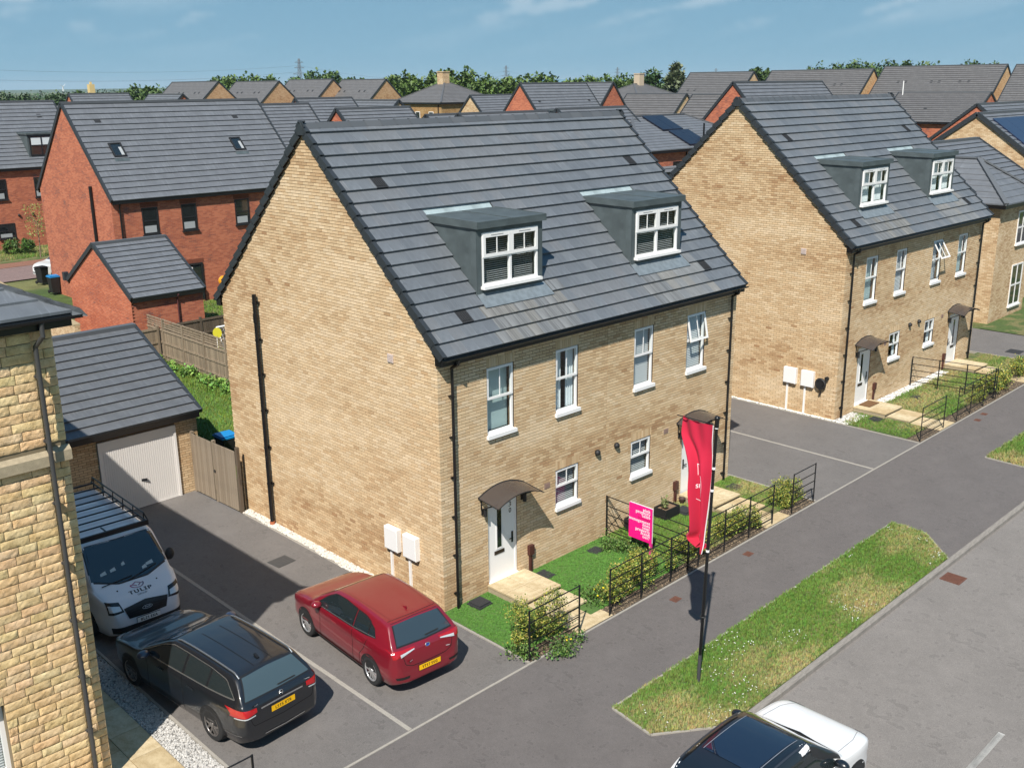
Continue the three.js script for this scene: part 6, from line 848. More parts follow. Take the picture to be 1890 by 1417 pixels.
// ---- white van with a black roof rack
vehicle('panel_van', 'white van with a black roof rack and a tulip logo', 'van', [-5.15, 0.004, -6.42], -Math.PI / 2 - 0.03, {
  paint: paint([0.70, 0.71, 0.74]), belt: 1.16, wheelR: 0.34, axles: [-1.45, 1.48], spokes: 6, rim: [0.4, 0.4, 0.4], tumble: 0.88, edge: 0.13,
  top: [[-2.48, 0.5], [-2.47, 1.7], [-2.42, 1.9], [-2.25, 1.96], [0.2, 1.98], [0.95, 1.96], [1.12, 1.9], [1.55, 1.47], [1.83, 1.2], [2.0, 1.13], [2.28, 1.02], [2.42, 0.85], [2.47, 0.62], [2.49, 0.45]],
  hw: [[-2.48, 0.9], [-2.4, 0.97], [-1.5, 0.99], [1.2, 0.985], [1.8, 0.94], [2.2, 0.85], [2.38, 0.76], [2.46, 0.66], [2.49, 0.56]], archGap: 0.06,
  build: ({ car, patch, strip, sides, hit }) => {
    const G = MP([0.012, 0.02, 0.026], 0.05, { clearcoat: 1 });
    patch('windscreen', [[1.06, 0, -0.76], [1.1, 0, 0], [1.06, 0, 0.76]], [[1.66, 0, -0.86], [1.83, 0, -0.3], [1.83, 0, 0.3], [1.66, 0, 0.86]], [0.6, 1, 0], G, { nu: 22, nv: 10 });
    sides((s, P, d) => { patch('side_window', [P(0.35, 1.75), P(0.9, 1.75), P(1.2, 1.5), P(1.45, 1.25)], [P(0.37, 1.2), P(0.8, 1.18), P(1.15, 1.17), P(1.47, 1.17)], d, G); for (const x of [0.3, -0.85]) strip('door_seam', [P(x, 1.8), P(x, 0.3)], d, 0.014, seam, { off: 0.003 });
      const mh = hit([1.3, 1.2, 0], d), mg = new GB(); mg.add(new THREE.SphereGeometry(1, 14, 10).scale(0.07, 0.15, 0.11).translate(1.36, 1.3, mh.z + s * 0.14)); mg.beam([1.34, 1.18, mh.z], [1.36, 1.2, mh.z + s * 0.12], 0.05, 0.06); mg.build('mirror', MAT.blackSoft, car);
      patch('headlamp', [[0, 1.0, s * 0.56], [0, 1.04, s * 0.82]], [[0, 0.8, s * 0.5], [0, 0.78, s * 0.8]], [1, 0.25, s * 0.7], M([0.02, 0.02, 0.022], 0.15), { off: 0.008, nu: 10, nv: 6 }); patch('lamp_lens', [[0, 0.93, s * 0.57], [0, 0.98, s * 0.79]], [[0, 0.84, s * 0.55], [0, 0.84, s * 0.78]], [1, 0.25, s * 0.7], clearLamp, { off: 0.012, nu: 8, nv: 4 }); });
    patch('grille', [[0, 0.86, -0.5], [0, 0.92, 0], [0, 0.86, 0.5]], [[0, 0.62, -0.42], [0, 0.6, 0], [0, 0.62, 0.42]], [1, 0.2, 0], M([0.008, 0.008, 0.009], 0.4), { off: 0.01, nu: 16, nv: 6 });
    for (let k = 0; k < 4; k++) strip('grille_bar', [[0, 0.8 - k * 0.05, -0.42 + k * 0.02], [0, 0.825 - k * 0.055, 0], [0, 0.8 - k * 0.05, 0.42 - k * 0.02]], [1, 0.2, 0], 0.018, M([0.02, 0.02, 0.022], 0.35), { off: 0.022 });
    patch('lower_bumper', [[0, 0.48, -0.78], [0, 0.47, 0], [0, 0.48, 0.78]], [[0, 0.33, -0.76], [0, 0.31, 0], [0, 0.33, 0.76]], [1, 0, 0], MAT.blackSoft, { off: 0.012, nu: 20, nv: 4 });
    const em = hit([0, 0.76, 0], [1, 0.2, 0]), b = decal('oval_badge', car, 0.24, 0.09, (x, w, h) => { x.fillStyle = '#0c0c0e'; x.fillRect(0, 0, w, h); x.strokeStyle = '#cfd4d8'; x.lineWidth = 5; x.beginPath(); x.ellipse(w / 2, h / 2, w * 0.46, h * 0.42, 0, 0, 7); x.stroke(); x.fillStyle = '#cfd4d8'; x.font = 'italic bold 34px serif'; x.textAlign = 'center'; x.fillText('Ford', w / 2, h * 0.66); }, 160, 60); b.position.set(em.x + 0.03, em.y + 0.01, 0); b.rotation.set(0, Math.PI / 2, 0); b.rotateX(-0.25);
    plate(car, hit, 'BL21 EKA', 0.53, 1, false);
    // tulip logo on the bonnet, lettering towards the front
    { const c = document.createElement('canvas'); c.width = 320; c.height = 320; const x = c.getContext('2d'); x.fillStyle = '#000'; x.fillRect(0, 0, 320, 320); x.strokeStyle = '#fff'; x.fillStyle = '#fff'; x.lineWidth = 12; x.beginPath(); x.moveTo(90, 70); x.bezierCurveTo(90, 180, 230, 180, 230, 70); x.bezierCurveTo(200, 75, 180, 90, 172, 115); x.moveTo(90, 70); x.bezierCurveTo(120, 75, 140, 92, 150, 115); x.moveTo(118, 66); x.lineTo(160, 30); x.lineTo(202, 66); x.stroke(); x.font = 'bold 92px sans-serif'; x.textAlign = 'center'; x.fillText('TULIP', 160, 246); x.font = '34px sans-serif'; x.fillText('GROUP', 160, 290); const al = new THREE.CanvasTexture(c);
      const c2 = document.createElement('canvas'); c2.width = c2.height = 64; const y = c2.getContext('2d'); y.fillStyle = '#23262c'; y.fillRect(0, 0, 64, 64); const gr = y.createLinearGradient(16, 0, 48, 0); gr.addColorStop(0, '#b4296b'); gr.addColorStop(1, '#3a1c52'); y.fillStyle = gr; y.fillRect(0, 0, 64, 34); const mp = new THREE.CanvasTexture(c2); mp.colorSpace = THREE.SRGBColorSpace;
      patch('logo', [[1.88, 0, 0.33], [1.88, 0, -0.33]], [[2.34, 0, 0.33], [2.34, 0, -0.33]], [0.35, 1, 0], new THREE.MeshStandardMaterial({ map: mp, alphaMap: al, transparent: true, roughness: 0.4, side: THREE.DoubleSide }), { nu: 12, nv: 12, off: 0.004 }); }
    for (const s of [-1, 1]) { const p = hit([2.02, 0, s * 0.45], [0, 1, 0]); const j = new GB(); j.cyl([p.x, p.y - 0.01, p.z], [p.x, p.y + 0.015, p.z], 0.018, 6); j.build('washer_jet', MAT.black, car); }
    strip('wiper', [[1.82, 0, 0.1], [1.68, 0, -0.6]], [0.6, 1, 0], 0.022, seam, { off: 0.02 }); strip('wiper', [[1.8, 0, 0.7], [1.76, 0, 0.0]], [0.6, 1, 0], 0.022, seam, { off: 0.02 });
    for (const [xx, zz, w] of [[1.66, -0.55, 0.16], [1.7, -0.38, 0.1], [1.6, 0.28, 0.12], [1.62, 0.5, 0.13], [1.55, 0.05, 0.07]]) patch('paper_sheet', [[xx - 0.06, 0, zz], [xx - 0.03, 0, zz + w]], [[xx, 0, zz - 0.01], [xx + 0.01, 0, zz + w]], [0.6, 1, 0], M([0.42, 0.5, 0.52], 0.7), { nu: 3, nv: 3, off: 0.0065 });
    // roof rack
    const rk = part('roof_rack', car), rail = (nm, pts, rad = 0.02) => { const g = new GB(); g.pipe(pts, rad, 8); g.build(nm, MAT.black, rk); };
    for (const s of [-1, 1]) { rail('side_rail', [[-2.35, 2.1, s * 0.78], [1.0, 2.1, s * 0.78]]); rail('top_rail', [[-2.35, 2.12, s * 0.8], [-2.3, 2.24, s * 0.8], [0.8, 2.24, s * 0.8], [1.02, 2.12, s * 0.8]], 0.018); for (let k = 0; k < 6; k++) { const g = new GB(), x = -2.2 + k * 0.6; g.cyl([x, 2.1, s * 0.79], [x, 2.24, s * 0.8], 0.015, 6); g.cyl([x, 1.9, s * 0.78], [x, 2.1, s * 0.78], 0.018, 6); g.build('stanchion', MAT.black, rk); } }
    for (let k = 0; k < 9; k++) rail('cross_bar', [[-2.25 + k * 0.4, 2.1, -0.78], [-2.25 + k * 0.4, 2.1, 0.78]], 0.022); const df = new GB(); df.beam([1.03, 2.08, -0.8], [1.03, 2.08, 0.8], 0.03, 0.12); df.build('wind_deflector', MAT.black, rk); rail('ladder_bar', [[0.65, 2.1, 0.15], [1.0, 2.1, 0.15]]);
  },
});
// ---- white car with a black roof on the road
vehicle('crossover_car', 'white crossover with a black glass roof on the road at the bottom edge', 'car', [-0.6, 0.0, 8.86], 0, {
  paint: paint([0.78, 0.78, 0.78]), belt: 1.02, wheelR: 0.34, axles: [-1.28, 1.3], spokes: 5, rim: [0.3, 0.3, 0.3], tumble: 0.74,
  top: [[-2.12, 0.45], [-2.1, 0.8], [-2.0, 1.1], [-1.8, 1.45], [-1.5, 1.58], [-0.5, 1.63], [0.1, 1.58], [0.62, 1.26], [0.9, 1.06], [1.2, 1.02], [1.75, 0.95], [1.98, 0.84], [2.09, 0.65], [2.13, 0.45]],
  hw: [[-2.12, 0.7], [-2, 0.82], [-1.4, 0.9], [1.3, 0.9], [1.75, 0.86], [1.98, 0.74], [2.08, 0.6], [2.13, 0.45]], archGap: 0.07,
  build: ({ car, patch, strip, sides, hit }) => {
    const blk = paint([0.006, 0.007, 0.009]), pano = MP([0.008, 0.014, 0.03], 0.03, { clearcoat: 1 });
    patch('black_roof', [[-1.85, 0, -0.58], [-1.0, 0, -0.72], [-0.2, 0, -0.72], [0.12, 0, -0.66]], [[-1.85, 0, 0.58], [-1.0, 0, 0.72], [-0.2, 0, 0.72], [0.12, 0, 0.66]], [0, 1, 0], blk, { nu: 26, nv: 18, off: 0.006 });
    for (const s of [-1, 1]) patch('pillar', [[0.08, 0, s * 0.6], [0.4, 0, s * 0.68], [0.78, 0, s * 0.765]], [[0.08, 0, s * 0.72], [0.4, 0, s * 0.79], [0.8, 0, s * 0.85]], [0, 1, 0], blk, { nu: 12, nv: 5, off: 0.007 });
    patch('glass_roof', [[-1.2, 0, -0.44], [0.02, 0, -0.46]], [[-1.2, 0, 0.44], [0.02, 0, 0.46]], [0, 1, 0], pano, { nu: 14, nv: 10, off: 0.012 });
    for (const s of [-1, 1]) { strip('roof_trim', [[-1.2, 0, s * 0.46], [0.02, 0, s * 0.47]], [0, 1, 0], 0.012, M([0.2, 0.22, 0.26], 0.3), { off: 0.014 }); strip('roof_rail', [[-1.6, 0, s * 0.6], [-0.05, 0, s * 0.6]], [0, 1, 0], 0.03, M([0.03, 0.035, 0.045], 0.3), { off: 0.04 }); }
    patch('windscreen', [[0.14, 0, -0.62], [0.18, 0, 0], [0.14, 0, 0.62]], [[0.76, 0, -0.76], [0.9, 0, 0], [0.76, 0, 0.76]], [0.45, 1, 0], MP([0.02, 0.03, 0.03], 0.05, { clearcoat: 1 }), { nu: 20, nv: 8 });
    patch('cowl', [[0.78, 0, -0.77], [0.92, 0, 0], [0.78, 0, 0.77]], [[0.84, 0, -0.78], [0.985, 0, 0], [0.84, 0, 0.78]], [0.45, 1, 0], seam, { nu: 20, nv: 2, off: 0.006 });
    for (const [z0, z1] of [[-0.6, -0.05], [0.0, 0.6]]) strip('wiper', [[0.93 - Math.abs(z0) * 0.12, 0, z0], [0.9 - Math.abs(z1) * 0.14, 0, z1]], [0.45, 1, 0], 0.025, seam, { off: 0.02 });
    sides((s, P, d) => { patch('side_window', [P(-1.5, 1.38), P(-0.6, 1.5), P(0.1, 1.46), P(0.62, 1.12)], [P(-1.6, 1.12), P(-0.6, 1.07), P(0.2, 1.05), P(0.65, 1.045)], d, carGlass, { nu: 20 }); const mh = hit([0.55, 1.06, 0], d); mesh('mirror', new THREE.SphereGeometry(1, 16, 10).scale(0.09, 0.085, 0.13).translate(0.6, 1.1, mh.z + s * 0.13), blk, car); strip('bonnet_seam', [[0.95, 0, s * 0.72], [1.5, 0, s * 0.7], [1.85, 0, s * 0.6]], [0, 1, 0], 0.014, M([0.3, 0.3, 0.3], 0.8), { off: 0.003 }); patch('headlamp', [[0, 0.86, s * 0.5], [0, 0.9, s * 0.74]], [[0, 0.8, s * 0.48], [0, 0.82, s * 0.74]], [1, 0.3, s * 0.7], M([0.02, 0.03, 0.05], 0.15), { off: 0.008 }); });
    patch('grille', [[0, 0.72, -0.45], [0, 0.74, 0], [0, 0.72, 0.45]], [[0, 0.56, -0.4], [0, 0.54, 0], [0, 0.56, 0.4]], [1, 0, 0], seam, { off: 0.008 });
  },
});
// ---- two white vehicles half hidden behind the red house
for (const [x, z, t, h, nm, label] of [[14.6, -55.6, 0.6, 1.0, 'parked_van', 'small white van nose showing beside the red house, far left'], [11.6, -50.6, 0.15, 0.95, 'parked_car', 'white car end showing behind the wheelie bin, far left']]) vehicle(nm, label, nm === 'parked_van' ? 'van' : 'car', [x, 0.03, z], Math.PI + t, { paint: paint([0.7, 0.7, 0.7]), belt: 1.0 * h, wheelR: 0.33, axles: [-1.3, 1.3], top: [[-2.1, 0.45], [-2.05, 1.0], [-1.7, 1.5], [-0.4, 1.62], [0.4, 1.55], [1.0, 1.1], [1.7, 0.95], [2.0, 0.8], [2.12, 0.45]], hw: [[-2.1, 0.65], [-1.7, 0.88], [1.5, 0.88], [2.0, 0.7], [2.12, 0.5]], build: ({ patch, sides, car, hit }) => { sides((s, P, d) => patch('side_window', [P(-1.3, 1.42), P(0.3, 1.45), P(0.8, 1.12)], [P(-1.4, 1.06), P(0.3, 1.05), P(0.85, 1.05)], d, carGlass)); patch('windscreen', [[0.45, 0, -0.6], [0.45, 0, 0.6]], [[0.98, 0, -0.7], [0.98, 0, 0.7]], [0.4, 1, 0], carGlass); patch('grille', [[0, 0.75, -0.4], [0, 0.75, 0.4]], [[0, 0.55, -0.4], [0, 0.55, 0.4]], [1, 0, 0], seam); patch('lower_bumper', [[0, 0.48, -0.6], [0, 0.48, 0.6]], [[0, 0.36, -0.6], [0, 0.36, 0.6]], [1, 0, 0], M([0.2, 0.2, 0.2], 0.6)); } });
// ------------------------------------------------------------------ steps and paths to the doors
function doorPath(label, ox, oz, a, b, flip) {
  const P = thing('door_steps', label, 'steps', [ox + a, GY(ox + a), oz]), R = rng(Math.round(ox * 3 + a * 7)), ms = [MAT.slab, M([0.56, 0.45, 0.28], 0.88, { map: rep(T.rock, 1.3) }), M([0.64, 0.55, 0.38], 0.88, { map: rep(T.rock, 0.7) })];
  const w = b - a, slab = (x0, x1, z0, z1, y0, y1) => { const g = new THREE.BoxGeometry(x1 - x0 - 0.008, y1 - y0, z1 - z0 - 0.008), o = mesh('slab', g, ms[Math.floor(R() * 3)], P); o.position.set((x0 + x1) / 2, (y0 + y1) / 2 + R() * 0.003, (z0 + z1) / 2); };
  const base = new GB(); base.box(0.02, -0.05, 0.02, w - 0.02, 0.17, 1.2); base.box(0.12, -0.05, 1.2, w - 0.02, 0.075, 2.05); base.build('riser', MAT.stoneSmooth, P);
  for (let i = 0; i < 2; i++) for (let j = 0; j < 2; j++) slab(i * w / 2, (i + 1) * w / 2, 0.01 + j * 0.62, 0.01 + (j + 1) * 0.62, 0.17, 0.215);
  for (let i = 0; i < 2; i++) slab(0.1 + i * (w - 0.1) / 2, 0.1 + (i + 1) * (w - 0.1) / 2, 1.25, 2.08, 0.075, 0.118);
  for (let i = 0; i < 2; i++) slab(0.1 + i * (w - 0.1) / 2, 0.1 + (i + 1) * (w - 0.1) / 2, 2.09, 2.87 - oz, -0.03, 0.045);
}
doorPath('pale stone steps to the number 30 door', 0, 0, 1.33, 2.58); doorPath('pale stone steps to the door behind the red flag', 0, 0, 8.85, 10.1);
doorPath('pale stone steps to the left door of the second pair', 18.17, -0.285, 1.33, 2.58); doorPath('pale stone steps to the right door of the second pair', 18.17, -0.285, 8.85, 10.1);
{ const o = mesh('door_mat', new THREE.BoxGeometry(0.72, 0.018, 0.42), M([0.24, 0.12, 0.045], 0.95, { map: rep(T.grain, 0.3) })); o.position.set(20.15, GY(20) + 0.232, 0.0); tag(o, 'brown door mat on the step of the second pair', 'mat'); }

// ------------------------------------------------------------------ black estate railings
function railing(label, a, b, o = {}) {
  const dx = b[0] - a[0], dz = b[1] - a[1], L = Math.hypot(dx, dz), F = thing('iron_railing', label, 'railing', [a[0], GY(a[0]), a[1]], Math.atan2(-dz, dx)), n = o.posts || Math.max(1, Math.round(L / 1.12)), h = 1.17, sl = GS * dx / L;
  for (let i = 0; i <= n; i++) { const x = i * L / n, g = new GB(); g.box(x - 0.02, -0.12 + sl * x, -0.009, x + 0.02, h + 0.02 + sl * x, 0.009); if (i && i < n && o.feet !== false) g.beam([x, 0.28 + sl * x, -0.01], [x, 0.0 + sl * x, -0.26], 0.02, 0.012); g.build('post', MAT.fence, F); }
  const ys = [h, 0.9, 0.66, 0.43, 0.22]; ys.forEach((y, i) => { const g = new GB(); if (i === 0) g.cyl([0, y, 0], [L, y + sl * L, 0], 0.014, 8); else g.beam([0, y, 0], [L, y + sl * L, 0], 0.009, 0.026); g.build('rail', MAT.fence, F); });
  if (o.brace) { const g = new GB(); g.beam([0.03, h, 0.012], [0.95, 0.3, 0.012], 0.008, 0.018); g.beam([0.03, 0.22, 0.02], [0.5, 0.8, 0.02], 0.008, 0.018); g.build('brace', MAT.fence, F); }
  return F;
}
railing('short black railing in front of the golden bush', [-0.08, 2.83], [1.47, 2.83], { posts: 1 });
railing('long black railing along the nearest front garden', [2.5, 2.83], [9.25, 2.83], { posts: 6 });
railing('short black railing beside the empty driveway, at the nearest pair', [10.25, 2.83], [11.85 - 0.45, 2.83], { posts: 1 });
railing('black railing dividing the two gardens of the nearest pair', [5.63, 0.04], [5.55, 2.75], { posts: 2, brace: true, feet: false });
railing('short black railing at the driveway corner of the second pair', [18.15, 2.83], [19.9, 2.83], { posts: 1 });
railing('black railing along the left front garden of the second pair', [20.95, 2.83], [24.3, 2.83], { posts: 3 });
railing('black railing dividing the two gardens of the second pair', [23.85, -0.2], [24.3, 2.75], { posts: 3, feet: false });
{ const F = railing('black railing corner at the bottom edge left of the driveway line', [-6.6, 2.84], [-8.4, 2.84], { posts: 2 }); }

// ------------------------------------------------------------------ plants
function leafGB(g, c, size, R, col, up = 0) { // one folded leaf
  const a = R() * 6.283, t = (R() - 0.5) * 2.4 + up, d = V(Math.cos(a) * Math.cos(t), Math.sin(t), Math.sin(a) * Math.cos(t)), s = V(-Math.sin(a), (R() - 0.5) * 0.9, Math.cos(a)).normalize(), w = size * 0.36;
  const p0 = c, p1 = c.clone().addScaledVector(d, size * 0.5).addScaledVector(s, w), p2 = c.clone().addScaledVector(d, size), p3 = c.clone().addScaledVector(d, size * 0.5).addScaledVector(s, -w); p1.y += size * 0.1; p3.y += size * 0.1;
  g.tri(p0.toArray(), p1.toArray(), p2.toArray(), col); g.tri(p0.toArray(), p2.toArray(), p3.toArray(), col);
}
const leafMat = M([1, 1, 1], 0.6, { vertexColors: true });
const GOLD = [[0.36, 0.34, 0.05], [0.25, 0.27, 0.035], [0.15, 0.20, 0.03], [0.07, 0.115, 0.02], [0.045, 0.08, 0.015], [0.40, 0.38, 0.09]], GREEN = [[0.06, 0.12, 0.02], [0.09, 0.17, 0.03], [0.13, 0.21, 0.045], [0.04, 0.085, 0.016]];
function hedge(name, label, x0, x1, z0, z1, h, n, tones, o = {}) {
  const H = thing(name, label, o.category || 'hedge', [(x0 + x1) / 2, GY((x0 + x1) / 2) + 0.02, (z0 + z1) / 2], 0, o.group), R = rng(Math.round(x0 * 101 + z0 * 7 + h * 13)), g = new GB(), st = new GB(), w = x1 - x0, d = z1 - z0, lumps = [];
  const nl = Math.max(4, Math.round(w * d * (o.lumps || 11) + 3)); for (let i = 0; i < nl; i++) lumps.push([(R() - 0.5) * w, h * (0.22 + 0.62 * R()), (R() - 0.5) * d, 0.13 + 0.16 * R()]);
  for (let i = 0; i < n; i++) { const q = lumps[Math.floor(R() * nl)], a = R() * 6.283, b = Math.acos(2 * R() - 1), r = q[3] * Math.pow(R(), 0.35) * (1 + 0.5 * (R() > 0.93)), p = V(q[0] + r * Math.sin(b) * Math.cos(a), Math.max(0.03, q[1] + r * 1.15 * Math.cos(b)), q[2] + r * Math.sin(b) * Math.sin(a)); leafGB(g, p, (o.leaf || 0.04) * (0.7 + R() * 0.7), R, tones[Math.floor(Math.pow(R(), 0.9) * tones.length)].map((v) => v * (0.8 + 0.4 * R())), 0.5); }
  for (let i = 0; i < Math.max(4, w * 7); i++) { const x = (R() - 0.5) * w, z = (R() - 0.5) * d * 0.7; st.cyl([x, -0.05, z], [x + (R() - 0.5) * 0.2, h * (0.6 + 0.3 * R()), z + (R() - 0.5) * 0.2], 0.006, 4, undefined, 0.003); }
  g.build('foliage', leafMat, H); st.build('stems', M([0.13, 0.085, 0.05], 0.9), H); return H;
}
hedge('golden_bush', 'golden leafed bush behind the short railing by the path', -0.05, 1.2, 2.0, 2.66, 1.05, 6656, GOLD, { category: 'bush', lumps: 18 });
hedge('golden_hedge', 'golden hedge behind the long railing, left part under the pink sign', 2.75, 5.35, 2.1, 2.68, 0.68, 8320, GOLD);
hedge('golden_hedge', 'golden hedge behind the long railing, right part past the flag', 5.75, 9.0, 2.1, 2.68, 0.62, 9600, GOLD);
hedge('golden_hedge', 'small golden hedge behind the short railing beside the empty driveway', 10.2, 11.35, 2.05, 2.65, 0.62, 4096, GOLD);
hedge('golden_hedge', 'golden hedge in front of the right half of the second pair', 24.7, 29.9, 2.0, 2.7, 0.62, 8320, GOLD, { leaf: 0.06 });
hedge('golden_hedge', 'low hedge stub behind the railing of the second pair', 23.2, 24.1, 2.1, 2.65, 0.45, 1152, GOLD);
hedge('shrub_bed', 'yellow green shrubs below the hipped house at the right edge', 34.8, 44, 0.3, 2.2, 0.8, 9000, [...GOLD.slice(1), ...GREEN], { category: 'shrubs', leaf: 0.08, lumps: 5 });
hedge('weed_clump', 'weeds spilling over the footway edge below the golden bush', 0.35, 1.25, 2.86, 3.3, 0.16, 700, GREEN, { category: 'weeds', leaf: 0.055, lumps: 26 });
hedge('weed_clump', 'weeds with yellow flowers at the driveway corner by the short railing', -0.3, 0.1, 2.3, 2.85, 0.22, 380, GREEN, { category: 'weeds', leaf: 0.055, lumps: 26 });
hedge('weed_clump', 'weeds beside the path behind the long railing post', 2.6, 3.2, 1.75, 2.5, 0.22, 520, GREEN, { category: 'weeds', leaf: 0.055 });
hedge('weed_clump', 'dark green weeds on the bright lawn near the dividing railing', 5.0, 5.75, 0.75, 1.6, 0.18, 520, GREEN, { category: 'weeds', leaf: 0.06 });
hedge('weed_clump', 'dark plant behind the corner of the bright lawn', 4.9, 5.4, 0.25, 0.7, 0.16, 260, GREEN, { category: 'weeds', leaf: 0.06 });
hedge('garden_bush', 'round green bush on the lawn of the far red house', 11.4, 13.6, -62.6, -61.4, 1.1, 2600, GREEN, { category: 'bush', leaf: 0.14, lumps: 6 });
hedge('climbing_weeds', 'leafy weeds at the foot of the trellis fence', 5.0, 5.7, -25.8, -16, 0.22, 2600, GREEN.map((q) => q.map((v) => v * 1.9)), { category: 'weeds', leaf: 0.12, lumps: 5 });
{ // small yellow flowers
  const g = new GB(), R = rng(8); for (const [x, z, h] of [[-0.02, 2.5, 0.42], [-0.12, 2.2, 0.2], [0.8, 3.08, 0.24], [0.86, 3.02, 0.26], [0.92, 3.1, 0.22], [2.8, 2.1, 0.3], [2.95, 2.25, 0.34], [2.7, 2.3, 0.26], [3.05, 2.0, 0.3]]) { g.cyl([x, GY(x), z], [x, GY(x) + h, z], 0.004, 4, [0.1, 0.16, 0.04]); for (let k = 0; k < 3; k++) g.add(new THREE.SphereGeometry(0.018, 6, 5).translate(x + (R() - 0.5) * 0.03, GY(x) + h, z + (R() - 0.5) * 0.03), [0.75, 0.6, 0.02]); } const o = g.build('wild_flowers', leafMat); o.userData.kind = 'stuff'; o.userData.label = 'small yellow wild flowers among the weeds';
}
// grass blades: tufts over the lawns and verges
function tufts(name, label, n, region, tone, h, seed, sc = 1) {
  const g = new GB(), R = rng(seed); for (let k = 0; k < 6; k++) { const a = R() * 6.283, r = R() * 0.03, x = Math.cos(a) * r, z = Math.sin(a) * r, b = R() * 6.283, l = 0.6 + R() * 0.6, lx = Math.cos(b) * 0.5 * l, lz = Math.sin(b) * 0.5 * l, w = 0.09; g.tri([x - Math.sin(b) * 0.006, 0, z + Math.cos(b) * 0.006], [x + Math.sin(b) * 0.006, 0, z - Math.cos(b) * 0.006], [x + lx * h, l * h, z + lz * h]); }
  const m = new THREE.InstancedMesh(g.geo(), M([1, 1, 1], 0.8), n), q = new THREE.Object3D(), c = new THREE.Color(); let i = 0, guard = 0;
  while (i < n && guard++ < n * 20) { const p = region(R); if (!p) continue; q.position.set(p[0], GY(p[0]) + p[2], p[1]); q.rotation.set((R() - 0.5) * 0.5, R() * 6.283, (R() - 0.5) * 0.5); const s = sc * (0.6 + 0.8 * R()) * (p[3] || 1); q.scale.set(s, s, s); q.updateMatrix(); m.setMatrixAt(i, q.matrix); const t = tone(p[0], p[1], R); c.setRGB(...t); m.setColorAt(i, c); i++; }
  m.count = i; m.name = numbered(name); m.userData.kind = 'stuff'; m.userData.label = label; m.castShadow = m.receiveShadow = true; scene.add(m); return m;
}
const inPoly = (poly, x, z) => { let c = false; for (let i = 0, j = poly.length - 1; i < poly.length; j = i++) if ((poly[i][1] > z) !== (poly[j][1] > z) && x < (poly[j][0] - poly[i][0]) * (z - poly[i][1]) / (poly[j][1] - poly[i][1]) + poly[i][0]) c = !c; return c; };
const dryTone = (x, z, R) => { const n = fbm(x * 0.55, z * 1.1, 301, 5) + (x > 5.7 && z < 2.6 ? 0.07 : 0); const t = clamp((n - 0.45) * 4.5 + (R() - 0.5) * 0.8, 0, 1); return mix3([0.12, 0.22, 0.03], [0.37, 0.33, 0.13], t).map((v) => v * (0.75 + 0.5 * R())); };
const lushTone = (x, z, R) => mix3([0.10, 0.19, 0.02], [0.20, 0.29, 0.045], fbm(x * 0.8, z * 0.8, 307, 4)).map((v) => v * (0.75 + 0.5 * R()));
const polyRegion = (poly, dy) => { const xs = poly.map((p) => p[0]), zs = poly.map((p) => p[1]), a = Math.min(...xs), b = Math.max(...xs), c = Math.min(...zs), d = Math.max(...zs); return (R) => { const x = lerp(a, b, R()), z = lerp(c, d, R()); const e = 0.12 * (vnoise(x * 3, z * 3, 5) - 0.35); return inPoly(poly, x, z + e * 0.4) ? [x, z, dy] : null; }; };
tufts('grass_blades', 'grass of the long verge', 26000, polyRegion(VERGE, 0.02), dryTone, 0.05, 401);
tufts('grass_blades', 'grass of the further verge', 9000, polyRegion(VERGE2.map((p) => [Math.min(p[0], 26), p[1]]), 0.02), dryTone, 0.06, 402, 1.2);
tufts('grass_blades', 'dry grass in front of the right half of the nearest pair', 12000, (R) => { const x = lerp(5.7, 11.4, R()), z = lerp(0.05, 2.5, R()); if (x > 8.8 && x < 10.15) return null; return [x, z, 0.03]; }, dryTone, 0.045, 403);
tufts('grass_blades', 'short bright artificial grass', 16000, (R) => { const x = lerp(-0.1, 5.55, R()), z = lerp(0.02, 2.5, R()); if (x > 1.33 && x < 2.6) return null; return [x, z, 0.03]; }, (x, z, R) => mix3([0.075, 0.215, 0.026], [0.12, 0.275, 0.042], R()).map((v) => v * (0.9 + 0.2 * R())), 0.028, 404);
tufts('grass_blades', 'patchy grass in front of the second pair', 9000, (R) => { const x = lerp(18.1, 30.3, R()), z = lerp(0.05, 2.4, R()), u = x - 18.17; if ((u > 1.33 && u < 2.6) || (u > 8.8 && u < 10.1)) return null; return [x, z, 0.03]; }, dryTone, 0.05, 405, 1.2);
tufts('grass_blades', 'long grass of the back lawn', 22000, (R) => { const x = lerp(0, 5.9, R()), z = lerp(-26, -9.4, R()); return [x, z, 0.02, x > 4.8 ? 1.5 : 1]; }, lushTone, 0.11, 406);
tufts('grass_blades', 'grass in the gardens behind', 6000, (R) => [lerp(6, 14, R()), lerp(-36, -26.3, R()), 0.02], lushTone, 0.09, 407, 1.3);
tufts('grass_blades', 'lawn of the far red house', 5000, (R) => [lerp(2, 18, R()), lerp(-64.5, -59.5, R()), 0.03], dryTone, 0.1, 408, 1.6);
{ // clover heads on the verge
  const R = rng(55), n = 210, m = new THREE.InstancedMesh(new THREE.OctahedronGeometry(0.013), M([0.72, 0.72, 0.66], 0.8), n), q = new THREE.Object3D(); let i = 0; while (i < n) { const x = lerp(0, 11.4, R()), z = lerp(5.2, 7, R()); if (!inPoly(VERGE, x, z) || vnoise(x * 0.9, z * 1.6, 88) < 0.62) continue; q.position.set(x, GY(x) + 0.06 + R() * 0.03, z); q.rotation.set(R() * 3, R() * 3, 0); q.scale.setScalar(0.6 + R() * 0.7); q.updateMatrix(); m.setMatrixAt(i++, q.matrix); } m.name = 'clover_flowers'; m.userData.kind = 'stuff'; m.userData.label = 'white clover heads in the long verge'; m.castShadow = m.receiveShadow = true; scene.add(m);
}
